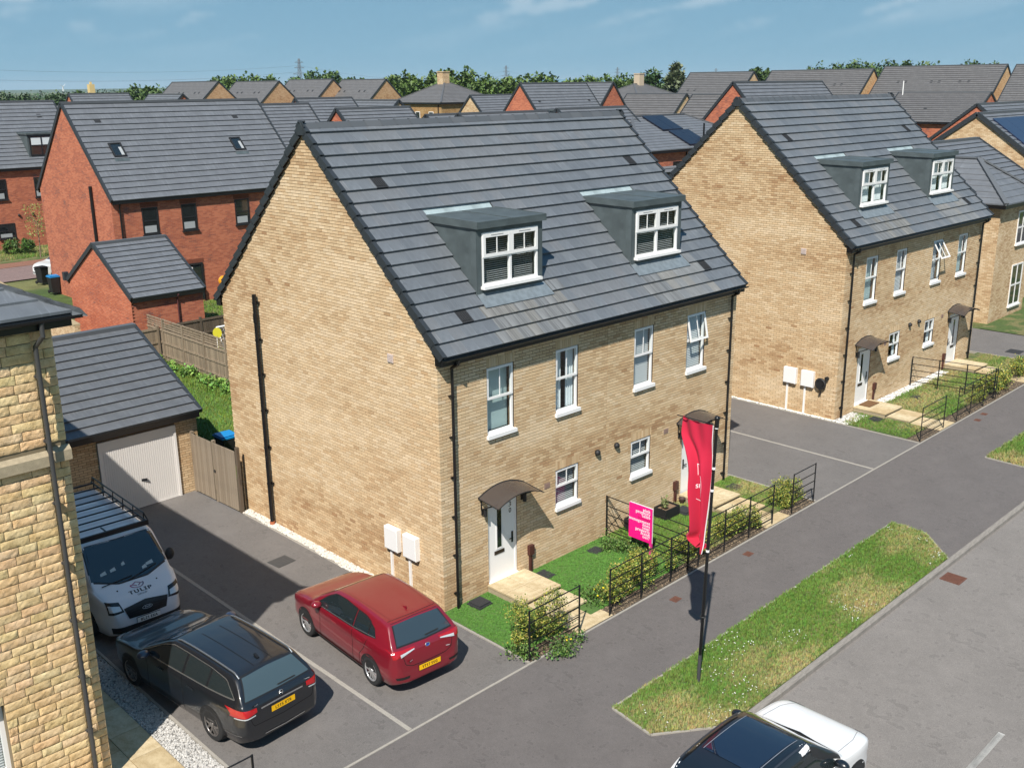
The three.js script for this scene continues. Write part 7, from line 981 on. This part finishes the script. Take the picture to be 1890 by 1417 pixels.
// gravel: white chippings
function gravel(label, n, region, c, seed, size = 0.022) { const R = rng(seed), m = new THREE.InstancedMesh(new THREE.DodecahedronGeometry(1), M([1, 1, 1], 0.85), n), q = new THREE.Object3D(), col = new THREE.Color(); for (let i = 0; i < n; i++) { const [x, z] = region(R), s = size * (0.5 + R()); q.position.set(x, GY(x) + s * 0.35 + 0.004, z); q.rotation.set(R() * 6, R() * 6, R() * 6); q.scale.set(s, s * 0.7, s * (0.7 + 0.5 * R())); q.updateMatrix(); m.setMatrixAt(i, q.matrix); const k = 0.7 + 0.4 * R() - (R() > 0.93 ? 0.45 : 0); m.setColorAt(i, col.setRGB(c[0] * k, c[1] * k, c[2] * k)); } m.name = numbered('gravel'); m.userData.kind = 'stuff'; m.userData.label = label; m.castShadow = m.receiveShadow = true; scene.add(m); }
gravel('white chippings along the nearest gable', 6200, (R) => { const z = lerp(-8.6, -0.02, R()), w = 0.2 + 0.12 * vnoise(z * 2.2, 3, 9); return [-w * R() * 0.95, z]; }, [0.66, 0.62, 0.56], 501);
gravel('white chippings beside the patio of the stone house', 5200, (R) => [lerp(-6.86, -6.37, R()), lerp(-4.5, 2.8, R())], [0.52, 0.50, 0.47], 502, 0.02);
gravel('white chippings at the foot of the second pair', 5200, (R) => { const t = R(); return t < 0.45 ? [lerp(18.06, 18.17, R()), lerp(-9, 0.2, R())] : t < 0.55 ? [lerp(18.1, 19.4, R()), lerp(-0.25, 0.35 - 0.0, R())] : [lerp(20.9, 26.6, R()), lerp(-0.26, 0.12, R())]; }, [0.76, 0.74, 0.7], 503, 0.03);
gravel('brown leaf litter and soil crumbs under the hedges', 3200, (R) => [R() < 0.6 ? lerp(-0.05, 11.4, R()) : lerp(18.1, 30, R()), lerp(2.5, 2.86, R())], [0.26, 0.19, 0.12], 504, 0.018);
slabSheet('gravel_bed', [rect(-0.31, 0.005, -8.7, 0)], -0.012, M([0.5, 0.46, 0.4], 0.95, { map: rep(T.grain, 0.3) }), 'bed of the white chippings');
slabSheet('gravel_bed', [rect(-6.88, -6.362, -5, 2.82)], -0.003, M([0.5, 0.48, 0.45], 0.95, { map: rep(T.grain, 0.3) }), 'bed of the white chippings by the patio');
slabSheet('gravel_bed', [rect(18.052, 18.18, -9, 0.2), rect(18.18, 19.4, -0.28, 0.3), rect(20.9, 26.6, -0.28, 0.1)], 0.038, M([0.58, 0.56, 0.52], 0.95, { map: rep(T.grain, 0.3) }), 'bed of white chippings at the second pair');

// ------------------------------------------------------------------ flag and pole
{
  const b = V(1.76, GY(1.76), 5.81), t = V(1.86, 5.62 + GY(1.76), 5.9), F = thing('flagpole', 'tall black flagpole with white rings on the long verge', 'flagpole', b.toArray()), at = (k) => b.clone().lerp(t, k).sub(b).toArray();
  const g = new GB(); g.cyl(at(0.105), at(0.985), 0.033, 14, undefined, 0.03); g.build('pole', MAT.black, F); const f = new GB(); f.cyl([0, -0.1, 0], at(0.11), 0.036, 14); f.build('ground_socket', M([0.06, 0.06, 0.065], 0.5), F); const s = new GB(); const p = at(0.99); s.add(new THREE.SphereGeometry(0.055, 16, 12).translate(p[0], p[1] + 0.035, p[2])); s.cyl(at(0.965), at(0.99), 0.042, 12); s.build('finial', MAT.black, F);
  for (const k of [0.965, 0.82, 0.74, 0.515]) { const r = new GB(); r.cyl(at(k - 0.004), at(k + 0.004), 0.036, 12); r.build('ring', MAT.white, F); } const w = new GB(); w.add(new THREE.TorusGeometry(0.05, 0.012, 6, 16).rotateX(Math.PI / 2).translate(...at(0.262))); w.build('weight_ring', M([0.03, 0.03, 0.03], 0.5), F);
  // cloth hung from a top arm pointing away from the street
  const W = 0.76, H = 2.62, nu = 26, nv = 70, wid = curve([[0, 1], [0.12, 0.97], [0.24, 0.72], [0.36, 0.55], [0.55, 0.46], [0.75, 0.40], [0.84, 0.42], [0.9, 0.54], [0.95, 0.40], [1, 0.06]]), P = [], U = [], I = [], top = at(0.972);
  for (let j = 0; j <= nv; j++) for (let i = 0; i <= nu; i++) { const v = j / nv, u = i / nu, k = wid(v), ax = at(0.972 - 0.972 * 0 - v * H / 5.62), fold = (1 - k) * 0.16 * Math.sin(u * 9.5 + v * 3.2 + 0.6) + 0.035 * Math.sin(u * 15 + v * 14) * u + 0.06 * Math.sin(v * 8 + 1) * u * (1 - v) + 0.05 * u * Math.sin(v * 19 + u * 6) * sstep(0.8, 0.95, v); P.push(ax[0] - 0.02 + fold - 0.1 * u * sstep(0.1, 0.5, v), ax[1] + 0.0 - 0.2 * u * sstep(0.86, 1, v) * 0 + (v > 0.9 ? 0.26 * u * (v - 0.9) / 0.1 : 0) - 0.03 * Math.sin(u * 3.1) * (1 - v), ax[2] - 0.055 - u * W * k); U.push(u, 1 - v); }
  for (let j = 0; j < nv; j++) for (let i = 0; i < nu; i++) { const a = j * (nu + 1) + i; I.push(a, a + nu + 1, a + 1, a + 1, a + nu + 1, a + nu + 2); }
  const geo = new THREE.BufferGeometry(); geo.setAttribute('position', new THREE.Float32BufferAttribute(P, 3)); geo.setAttribute('uv', new THREE.Float32BufferAttribute(U, 2)); geo.setIndex(I); geo.computeVertexNormals();
  const c = document.createElement('canvas'); c.width = 256; c.height = 820; const x = c.getContext('2d'); x.fillStyle = '#c2123a'; x.fillRect(0, 0, 256, 820); for (let q = 0; q < 5000; q++) { x.fillStyle = `rgba(${hash(q, 1, 2) > 0.5 ? '255,60,90' : '120,0,20'},0.05)`; x.fillRect(hash(q, 3, 4) * 256, hash(q, 5, 6) * 820, 3, 2); } x.fillStyle = '#f2eef0'; x.fillRect(0, 0, 7, 820); x.strokeStyle = '#efe6ea'; x.lineWidth = 4; x.beginPath(); x.moveTo(172, 330); x.lineTo(180, 265); x.lineTo(140, 275); x.lineTo(142, 300); x.lineTo(88, 322); x.bezierCurveTo(64, 380, 64, 440, 92, 512); x.lineTo(182, 478); x.stroke(); x.save(); x.translate(140, 410); x.scale(-1, 1); x.fillStyle = '#efe6ea'; x.font = 'bold 44px sans-serif'; x.textAlign = 'center'; x.fillText('sm2', 0, 0); x.restore();
  const tx = new THREE.CanvasTexture(c); tx.colorSpace = THREE.SRGBColorSpace; const cloth = mesh('flag', geo, MP([1, 1, 1], 0.9, { map: tx, transmission: 0.18, thickness: 0, sheen: 0.3 })); cloth.position.copy(b); tag(cloth, 'crimson banner flag hanging twisted from the black flagpole', 'flag');
  const arm = new GB(); arm.cyl([top[0] - 0.02, top[1] + 0.01, top[2]], [top[0] - 0.02, top[1] + 0.01, top[2] - 0.9], 0.01, 8); arm.build('arm', MAT.black, F);
}
// ------------------------------------------------------------------ pink estate agent's sign
{
  const S = thing('estate_sign', 'bright pink board with white lettering above the golden hedge', 'sign', [5.36, GY(5.4), 1.74]);
  const p = new GB(); p.box(-0.03, -0.1, -0.03, 0.03, 1.38, 0.03); p.build('post', M([0.75, 0.02, 0.26], 0.5), S); const e = new GB(); e.box(0.0, 0.46, -0.7, 0.028, 1.4, 0.032); e.build('board_edge', MAT.white, S);
  const d = decal('board', S, 0.72, 0.93, (x, w, h) => { x.fillStyle = '#ee0c80'; x.fillRect(0, 0, w, h); x.textAlign = 'right'; const L = [['pink', 1], ['property', 1], ['sales', 1], ['lettings', 0], ['management', 1], ['does', 1], ['your', 1], ['property', 1], ['stand', 1], ['out?', 1]]; x.font = 'bold 78px serif'; L.forEach(([t, k], i) => { x.fillStyle = k ? '#fbeff5' : '#a3074f'; x.fillText(t, w - 30, 92 + i * 60); }); }, 540, 698); d.position.set(-0.035, 0.93, -0.335); d.rotation.y = -Math.PI / 2; const bk = new GB(); bk.box(-0.033, 0.465, -0.695, -0.002, 1.395, 0.025); bk.build('board_core', M([0.8, 0.02, 0.27], 0.5), S);
}
// ------------------------------------------------------------------ covers and drains
function cover(name, label, x, z, w, d, m, h = 0.012, turn = 0, dy = 0.004, group) { const C = thing(name, label, 'cover', [x, GY(x) + dy, z], turn, group), g = new GB(); g.box(-w / 2, -0.02, -d / 2, w / 2, h * 0.55, d / 2); g.build('frame', m, C); const l = new GB(); l.box(-w / 2 + 0.03, h * 0.3, -d / 2 + 0.03, w / 2 - 0.03, h, d / 2 - 0.03); for (let i = 0; i < 5; i++) for (let j = 0; j < 5; j++) { const a = -w / 2 + 0.05 + (w - 0.1) * (i + 0.2) / 5, b = -d / 2 + 0.05 + (d - 0.1) * (j + 0.2) / 5; l.box(a, h, b, a + (w - 0.1) * 0.12, h + 0.004, b + (d - 0.1) * 0.12); } l.build('lid', m, C); }
const slate = M([0.03, 0.031, 0.034], 0.7);
cover('drain_cover', 'dark square drain cover on the bright lawn near the house corner', 0.8, 0.32, 0.42, 0.42, slate, 0.1, 0.05, 0.02); cover('drain_cover', 'dark drain cover beside the number 30 step', 2.88, 0.4, 0.44, 0.44, slate, 0.02, 0.04, 0.035); cover('drain_cover', 'dark drain cover in the middle of the bright lawn', 4.78, 0.42, 0.4, 0.34, slate, 0.02, 0.03, 0.035); cover('drain_cover', 'dark drain cover left of the step behind the flag', 8.3, 0.62, 0.46, 0.42, slate, 0.1, 0.1, 0.02); cover('drain_cover', 'dark drain cover on the lawn right of the step behind the flag', 10.75, 0.62, 0.45, 0.42, slate, 0.02, 0, 0.035); cover('drain_cover', 'dark drain cover on the lawn corner of the second pair', 19.2, 0.75, 0.45, 0.4, slate, 0.05, 0, 0.03); cover('drain_cover', 'dark drain cover behind the railing of the second pair', 22.6, 0.6, 0.4, 0.35, slate, 0.03, 0, 0.03); cover('drain_cover', 'dark drain cover on the driveway beyond the second pair', 31.6, 0.8, 0.7, 0.6, slate, 0.012, 0, 0.005);
cover('manhole_cover', 'dark manhole cover on the driveway at the shadow edge', -1.17, -5.05, 0.55, 0.5, M([0.06, 0.058, 0.057], 0.7), 0.01, 0.08, 0.003);
for (const [x, z, l] of [[4.18, 3.42, 'rusty stopcock cover on the footway left of the flag shadow'], [7.35, 3.33, 'rusty stopcock cover on the footway right of the flagpole'], [21.6, 3.3, 'rusty cover on the footway in front of the second pair'], [22.4, 3.2, 'second rusty cover on the footway in front of the second pair']]) cover('stopcock_cover', l, x, z, 0.26, 0.2, MAT.rust, 0.006, 0.05, 0.001);
{ const G = thing('gully_grate', 'rusty iron gully grate at the kerb end of the long verge', 'drain', [9.67, GY(9.67) - 0.045, 7.6]), f = new GB(); f.box(-0.24, -0.02, -0.24, -0.2, 0.012, 0.24); f.box(0.2, -0.02, -0.24, 0.24, 0.012, 0.24); f.box(-0.2, -0.02, -0.24, 0.2, 0.011, -0.2); f.box(-0.2, -0.02, 0.2, 0.2, 0.011, 0.24); f.box(-0.2, 0.0005, -0.2, 0.2, 0.003, 0.2); f.build('frame', MAT.rust, G); for (let i = 0; i < 7; i++) { const b = new GB(), x = -0.18 + i * 0.055; b.box(x, 0.003, -0.2, x + 0.028, 0.012, 0.2); b.build('bar', MAT.rust, G); } }
// planters and pots by the dividing railing
for (const [x, z, w, l] of [[6.55, 0.3, 0.5, 'black plastic planter against the brick wall behind the pink sign'], [7.75, 0.42, 0.62, 'black planter with dry soil right of the pink sign']]) { const P = thing('planter', l, 'planter', [x, GY(x) + 0.03, z]), g = new GB(), h = 0.3, d = 0.42; for (const [a, b, c, e] of [[-w / 2, -d / 2, -w / 2 + 0.03, d / 2], [w / 2 - 0.03, -d / 2, w / 2, d / 2], [-w / 2 + 0.03, -d / 2, w / 2 - 0.03, -d / 2 + 0.03], [-w / 2 + 0.03, d / 2 - 0.03, w / 2 - 0.03, d / 2]]) g.box(a, 0, b, c, h, e); g.box(-w / 2 + 0.03, 0, -d / 2 + 0.03, w / 2 - 0.03, 0.02, d / 2 - 0.03); g.build('tub', MAT.blackSoft, P); const s = new GB(); s.box(-w / 2 + 0.031, 0.02, -d / 2 + 0.031, w / 2 - 0.031, h - 0.05, d / 2 - 0.031); s.build('soil', M([0.2, 0.13, 0.08], 0.95), P); const pl = new GB(), R = rng(Math.round(x * 9)); for (let i = 0; i < 40; i++) leafGB(pl, V((R() - 0.5) * 0.2 - 0.12, h - 0.05 + R() * 0.3, (R() - 0.5) * 0.15), 0.12, R, [0.16, 0.19, 0.07], 0.6); pl.build('plant', leafMat, P); }
{ const P = thing('flower_pot', 'small dark pot on the dry lawn', 'pot', [8.75, GY(8.7) + 0.03, 0.2]); mesh('pot', new THREE.LatheGeometry([[0, 0], [0.07, 0], [0.09, 0.13], [0.1, 0.13], [0.1, 0.16], [0.085, 0.16], [0.07, 0.1], [0, 0.1]].map((q) => new THREE.Vector2(...q)), 16), M([0.06, 0.03, 0.025], 0.7), P); }
// ------------------------------------------------------------------ things in the back gardens
function wheelieBin(label, x, z, turn, bodyM, lidM) { const B = thing('wheelie_bin', label, 'bin', [x, GY(x) + 0.02, z], turn), g = new GB(), q = (s, y) => [[-0.24 * s, y, -0.28 * s], [0.24 * s, y, -0.28 * s], [0.24 * s, y, 0.28 * s], [-0.24 * s, y, 0.28 * s]], a = q(0.85, 0.06), b = q(1.08, 0.98); for (let i = 0; i < 4; i++) { const j = (i + 1) % 4; g.quad(a[j], a[i], b[i], b[j]); } g.quad(...a); g.build('tub', bodyM, B); const l = new GB(); l.box(-0.29, 0.98, -0.34, 0.29, 1.03, 0.32); l.obox([-0.27, 1.03, -0.3], [0.54, 0, 0], [0, 0.05, 0.05], [0, -0.02, 0.5]); l.beam([-0.2, 1.02, -0.37], [0.2, 1.02, -0.37], 0.03, 0.03); l.build('lid', lidM, B); for (const s of [-1, 1]) { const w = new GB(); w.cyl([s * 0.2, 0.1, -0.28], [s * 0.27, 0.1, -0.28], 0.1, 14); w.build('wheel', MAT.blackSoft, B); } }
wheelieBin('black wheelie bin on the verge of the far lane', 9.3, -48.9, 0.3, MAT.blackSoft, MAT.black); wheelieBin('bin with a bright blue lid behind the timber gate', 1.35, -12.2, 0, MAT.blackSoft, MAT.blueLid); wheelieBin('blue lidded bin beyond the beige garden wall', 8.6, -45.2, 0, MAT.blackSoft, MAT.blueLid);
{ const W = thing('garden_wall', 'beige brick garden wall running back behind the stone house roof', 'wall', [0, 0, 0]), g = new GB(), a = [4.95, -47], b = [3.25, -28.3], d = V(b[0] - a[0], 0, b[1] - a[1]).normalize(), n = [d.z * 0.11, -d.x * 0.11]; g.beam([a[0], 0.85, a[1]], [b[0], 0.85, b[1]], 0.22, 1.8); g.build('masonry', MAT.buffFar, W); const c = new GB(); for (let t = 0; t < 60; t++) { const p = V(lerp(a[0], b[0], t / 60), 1.79, lerp(a[1], b[1], t / 60)), q = V(lerp(a[0], b[0], (t + 0.94) / 60), 1.79, lerp(a[1], b[1], (t + 0.94) / 60)); c.beam(p.toArray(), q.toArray(), 0.28, 0.07); } stuffPart(c.build('coping', M([0.6, 0.47, 0.28], 0.9, { map: rep(T.grain, 0.6) }), W)); }
{ const G = thing('football_goal', 'white football goal in the back garden', 'goal', [8.3, GY(8.3) + 0.02, -25.4]), bar = (nm, p, r = 0.035) => { const g = new GB(); g.pipe(p, r, 8); g.build(nm, MAT.white, G); }; bar('post', [[0, 0, 0], [0, 1.15, 0]]); bar('post', [[2.4, 0, 0], [2.4, 1.15, 0]]); bar('crossbar', [[0, 1.15, 0], [2.4, 1.15, 0]], 0.045); bar('stay', [[0, 1.15, 0], [0, 0.03, 0.7]]); bar('stay', [[2.4, 1.15, 0], [2.4, 0.03, 0.7]]); const net = new GB(); for (let i = 0; i <= 16; i++) net.beam([i * 0.15, 1.13, 0], [i * 0.15, 0.03, 0.7], 0.006, 0.006); for (let j = 0; j <= 7; j++) net.beam([0, 1.13 - j * 0.155, j * 0.1], [2.4, 1.13 - j * 0.155, j * 0.1], 0.006, 0.006); net.build('net', MAT.paleText, G); }
{ const S = thing('swingball', 'yellow bat shaped target standing before the goal', 'toy', [7.9, GY(7.9) + 0.02, -24.6]), g = new GB(); g.cyl([0, 0, 0], [0, 1.0, 0], 0.02, 8); g.cyl([0, 0, 0], [0, 0.05, 0], 0.16, 14); g.build('pole', M([0.4, 0.38, 0.05], 0.6), S); const d = mesh('disc', new THREE.CylinderGeometry(0.2, 0.2, 0.02, 24).rotateX(Math.PI / 2).scale(1, 1.2, 1), M([0.55, 0.5, 0.03], 0.5), S); d.position.y = 1.1; d.rotation.y = -0.75; }
{ const S = thing('hose_reel', 'orange hose coiled on the wall by the garden door', 'hose', [14.6, GY(14.6) + 0.02, -36.05]), g = new GB(); for (let k = 0; k < 4; k++) g.add(new THREE.TorusGeometry(0.24 - k * 0.02, 0.028, 6, 24).translate(0, 1.0, -0.1 + k * 0.05)); g.build('hose', M([0.75, 0.33, 0.01], 0.5), S); const p = new GB(); p.box(-0.05, 0, -0.14, 0.05, 1.1, -0.08); p.build('stand', M([0.3, 0.28, 0.26], 0.6), S); }
{ const T2 = thing('young_tree', 'thin young tree with sparse leaves before the far red house', 'tree', [13.0, GY(13), -59.2]), g = new GB(), R = rng(71); g.cyl([0, 0, 0], [0.1, 2.6, 0], 0.05, 7, undefined, 0.02); for (let i = 0; i < 12; i++) { const a = R() * 6.28, y = 1.3 + R() * 1.8; g.cyl([0.08, y, 0], [0.08 + Math.cos(a) * 0.5, y + 0.5, Math.sin(a) * 0.5], 0.015, 5, undefined, 0.006); } g.build('trunk', M([0.2, 0.15, 0.1], 0.9), T2); const l = new GB(); for (let i = 0; i < 420; i++) { const a = R() * 6.28, r = 0.75 * Math.sqrt(R()); leafGB(l, V(Math.cos(a) * r, 1.5 + R() * 2.3, Math.sin(a) * r), 0.13, R, [0.22, 0.26, 0.06].map((v) => v * (0.7 + 0.6 * R())), 0.2); } l.build('crown', leafMat, T2); }
{ const o = thing('street_lamp', 'thin lamp post far left before the far red house', 'lamp post', [15.2, GY(15), -53.5]), g = new GB(); g.cyl([0, 0, 0], [0, 3.2, 0], 0.05, 8, undefined, 0.035); g.build('post', M([0.3, 0.3, 0.3], 0.5), o); mesh('lantern', new THREE.SphereGeometry(0.12, 12, 8).translate(0, 3.25, 0), MAT.white, o); }

// ------------------------------------------------------------------ trees, pylons, turbine on the skyline
function crown(g, x, y0, z, topY, wid, R, tones, n, shape = 'round') {
  const h = topY - y0, lumps = [], nl = shape === 'poplar' ? 60 : 62, ry = shape === 'poplar' ? h * 0.5 : h * 0.42, cy = topY - ry;
  for (let i = 0; i < nl; i++) { const a = R() * 6.283, t = 2 * R() - 1, rr = Math.sqrt(Math.max(0, 1 - t * t)) * (0.55 + 0.4 * R()), tp = shape === 'poplar' ? (1 - 0.5 * Math.max(0, t)) : 1; lumps.push([x + Math.cos(a) * rr * wid * 0.42 * tp, cy + t * ry * 0.82, z + Math.sin(a) * rr * wid * 0.42 * tp, wid * (0.07 + 0.1 * R()) * (shape === 'poplar' ? 0.8 : 1), R()]); }
  for (let i = 0; i < n; i++) { const q = lumps[Math.floor(R() * nl)], a = R() * 6.283, b = Math.acos(2 * R() - 1), r = q[3] * (0.75 + 0.35 * R()), c = V(q[0] + r * Math.sin(b) * Math.cos(a), q[1] + r * Math.cos(b), q[2] + r * Math.sin(b) * Math.sin(a)); leafGB(g, c, 0.55 + 0.45 * R(), R, mix3(tones[0], tones[1], clamp(0.5 * q[4] + 0.5 * R(), 0, 1)), 0.1); }
}
function trunk(g, x, y0, z, topY, R) { g.cyl([x, y0 - 0.3, z], [x, lerp(y0, topY, 0.45), z], 0.28, 7, undefined, 0.16); for (let k = 0; k < 5; k++) { const a = R() * 6.28; g.cyl([x, lerp(y0, topY, 0.3 + 0.05 * k), z], [x + Math.cos(a) * 1.6, lerp(y0, topY, 0.7), z + Math.sin(a) * 1.6], 0.12, 5, undefined, 0.05); } }
const WOODS = [
  ['dark trees at the far left skyline', [[82.4, -268, 11.7, 9.5], [91.5, -287.9, 11.1, 7], [90.5, -274.3, 11.1, 7], [104.3, -304.1, 10.1, 6], [88.2, -247.8, 11.7, 8], [98.6, -266.3, 10.7, 6]], [[0.03, 0.065, 0.02], [0.06, 0.11, 0.03]]],
  ['trees round the small chimney on the left skyline', [[75.1, -202.6, 12, 6.5], [79.8, -205.2, 11.8, 6], [93.6, -228, 11.4, 6], [91, -216.2, 12.1, 8], [86.5, -199.1, 12.8, 8.5], [82.1, -181.7, 13, 8.5], [79.1, -169.7, 12.1, 5.5]], [[0.035, 0.075, 0.018], [0.1, 0.16, 0.035]]],
  ['wood behind the row of brown gabled houses', [[111.9, -211.2, 14, 8], [112, -204, 14.1, 8.5], [115.1, -200.9, 14.1, 9], [120.7, -202.6, 13.7, 7], [136.5, -216.2, 13.7, 7], [123, -186.3, 14.7, 8], [128.3, -188.3, 14.5, 8], [139.7, -198.5, 13.4, 7], [148.3, -204.7, 13.4, 7]], [[0.04, 0.085, 0.015], [0.11, 0.18, 0.03]]],
  ['broad wood behind the cream chimneyed house', [[115.7, -149.1, 13, 7.5], [114.4, -143.3, 13.5, 8], [113.9, -136.6, 13.6, 8.5], [113.3, -130, 13.8, 9], [115.5, -127.8, 13.7, 9], [117.4, -125.6, 12.8, 8], [103.7, -131.2, 11.7, 7], [109.4, -118.3, 11.4, 7.5], [122.4, -127.8, 12.5, 7.5], [124.4, -125.9, 12.4, 8], [126.7, -124.1, 13.4, 8.5], [128.8, -122, 13.4, 8], [133.4, -124.4, 12.4, 6]], [[0.035, 0.07, 0.014], [0.12, 0.19, 0.03]]],
  ['low trees left of the tall poplar', [[163, -146.4, 12.2, 6], [165, -144.6, 12.4, 6], [159.2, -135.8, 12.8, 7], [157.8, -130, 13, 7], [155.7, -124.6, 12.5, 8], [153.6, -119.4, 12.4, 7]], [[0.05, 0.1, 0.02], [0.13, 0.2, 0.04]]],
  ['wooded skyline at the right', [[166.8, -100, 14, 6], [172.7, -101.2, 13.4, 5.5], [232.3, -124.1, 15.5, 9], [230.8, -118.3, 15.6, 9.5], [229.5, -112.6, 16.1, 10], [236.8, -112.6, 15.8, 9], [205.2, -92.2, 15.2, 9.5], [202.9, -87.2, 15.4, 9.5], [215.3, -89.6, 15.1, 8], [232.8, -94.4, 14.9, 8], [239.3, -88.4, 15.7, 8], [243.1, -84.5, 15.1, 7]], [[0.03, 0.06, 0.015], [0.09, 0.15, 0.03]]],
];
WOODS.forEach(([label, list, tones], i) => { const g = new GB(), R = rng(900 + i), low = i < 2 ? -1.4 : 0; for (const [x, z, top, w] of list) { const y0 = GY(x); crown(g, x, y0, z, top + 0.3 + low, w * 1.1, R, tones, 2200); trunk({ cyl: (a, b, r, s, c, r2) => g.cyl(a, b, r, s, [0.08, 0.06, 0.04], r2) }, x, y0, z, top, R); const m = Math.floor(R() * 3); } const o = g.build('woodland', leafMat); o.userData.kind = 'stuff'; o.userData.label = label; });
for (const [nm, label, x, z, top, w, tones, shape] of [['poplar_tree', 'tall pale poplar tree above the rooftops', 139.1, -98.5, 15.8, 6.2, [[0.07, 0.09, 0.045], [0.16, 0.19, 0.1]], 'poplar'], ['oak_tree', 'dark green tree just left of the poplar', 143.9, -107.6, 13.9, 7.5, [[0.025, 0.06, 0.018], [0.06, 0.12, 0.03]], 'round'], ['oak_tree', 'low dark tree behind the right chimney', 140.8, -107.1, 12.4, 6.5, [[0.025, 0.06, 0.018], [0.06, 0.12, 0.03]], 'round']]) { const t = thing(nm, label, 'tree', [0, 0, 0]), R = rng(Math.round(x * 7 + z)), g = new GB(), k = new GB(); crown(g, x, GY(x), z, top, w, R, tones, 3600, shape); trunk(k, x, GY(x), z, top, R); k.build('trunk', M([0.1, 0.075, 0.05], 0.9), t); g.build('crown', leafMat, t); }
// hedgerows and trees filling the far fields
{ const g = new GB(), R = rng(77); for (let i = 0; i < 260; i++) { const a = -0.1 + R() * 1.75, d = 320 + R() * 1500, x = CAM.x + Math.sin(a) * d, z = CAM.z - Math.cos(a) * d, h = 5 + R() * 4; for (let k = 0; k < 60; k++) leafGB(g, V(x + (R() - 0.5) * 22, GY(x) + R() * h, z + (R() - 0.5) * 8), 2.2, R, [0.035, 0.07, 0.022].map((v) => v * (0.7 + 0.7 * R())), 0.1); } const o = g.build('hedgerows', leafMat); o.userData.kind = 'stuff'; o.userData.label = 'far hedgerows and copses out to the horizon'; }
const steel = M([0.16, 0.18, 0.2], 0.6, { metalness: 0.3 });
function pylon(label, x, z, h) { const P = thing('pylon', label, 'pylon', [x, 0, z], Math.atan2(x - CAM.x, z - CAM.z) + 0.5, 'electricity pylons on the skyline'), g = new GB(), w = (y) => lerp(3.6, 0.7, Math.pow(y / h, 0.75)); const lv = 12; for (let i = 0; i < lv; i++) { const a = h * i / lv, b = h * (i + 1) / lv, p = w(a), q = w(b), c = [[-1, -1], [1, -1], [1, 1], [-1, 1]]; for (let k = 0; k < 4; k++) { const m = (k + 1) % 4; g.beam([c[k][0] * p, a, c[k][1] * p], [c[k][0] * q, b, c[k][1] * q], 0.45, 0.45); g.beam([c[k][0] * p, a, c[k][1] * p], [c[m][0] * q, b, c[m][1] * q], 0.28, 0.28); } } g.build('tower', steel, P); for (const [y, l] of [[0.6, 9], [0.76, 6.5], [0.9, 5.5]]) { const m = new GB(); m.beam([-l, h * y, 0], [l, h * y, 0], 0.5, 0.6); m.beam([-l, h * y, 0], [0, h * y + 2.6, 0], 0.3, 0.3); m.beam([l, h * y, 0], [0, h * y + 2.6, 0], 0.3, 0.3); m.build('arm', steel, P); } return P; }
pylon('tallest electricity pylon, above the row of brown gables', 694.4, -1070.5, 43.9); pylon('electricity pylon in the middle of the skyline', 1295.3, -1339.6, 43.8); pylon('small electricity pylon left of the poplar', 1676.4, -1405.2, 43.5); pylon('faintest electricity pylon behind the right hand roofs', 1995.2, -1385.6, 42);
{ const pts = [[-60, 51, -790], [694.4, 36, -1070.5], [1295.3, 36, -1339.6], [1676.4, 36, -1405.2]], W = (dy, sag) => { for (let s = 0; s + 1 < pts.length; s++) { const a = pts[s], b = pts[s + 1], g = new GB(); let p = null; for (let i = 0; i <= 24; i++) { const t = i / 24, q = [lerp(a[0], b[0], t), lerp(a[1], b[1], t) + dy - sag * 4 * t * (1 - t), lerp(a[2], b[2], t)]; if (p) g.cyl(p, q, 0.09, 4); p = q; } const o = g.build('power_line', M([0.1, 0.11, 0.12], 0.6)); tag(o, ['power line sagging in from the left edge to the tallest pylon', 'power line between the tallest and the middle pylon', 'power line between the middle and the small pylon'][s] + (dy ? ', lower wire' : ', upper wire'), 'power line', 'power lines on the skyline'); } }; W(0, 16); W(-7, 17); }
{ const T3 = thing('wind_turbine', 'tiny white wind turbine at the far left horizon', 'wind turbine', [790, 0, -2030]), g = new GB(); g.cyl([0, 0, 0], [0, 17, 0], 1.1, 8, undefined, 0.6); g.build('tower', MAT.white, T3); const h = new GB(); h.add(new THREE.SphereGeometry(1.2, 8, 6).translate(0, 17, 1)); h.build('nacelle', MAT.white, T3); for (const a of [0.6, 2.7, 4.8]) { const b = new GB(); b.beam([0, 17, 1.5], [Math.cos(a) * 8, 17 + Math.sin(a) * 8, 1.5], 0.9, 0.3); b.build('blade', MAT.white, T3); } T3.rotation.y = 0.5; }
{ const o = thing('roof_mast', 'white vent mast above the long grey roof behind the second pair', 'mast', [97.5, GY(97), -36.8]), g = new GB(); g.cyl([0, 0, 0], [0, 10.3, 0], 0.06, 6); g.build('pole', MAT.white, o); }
renderer.render(scene, camera);
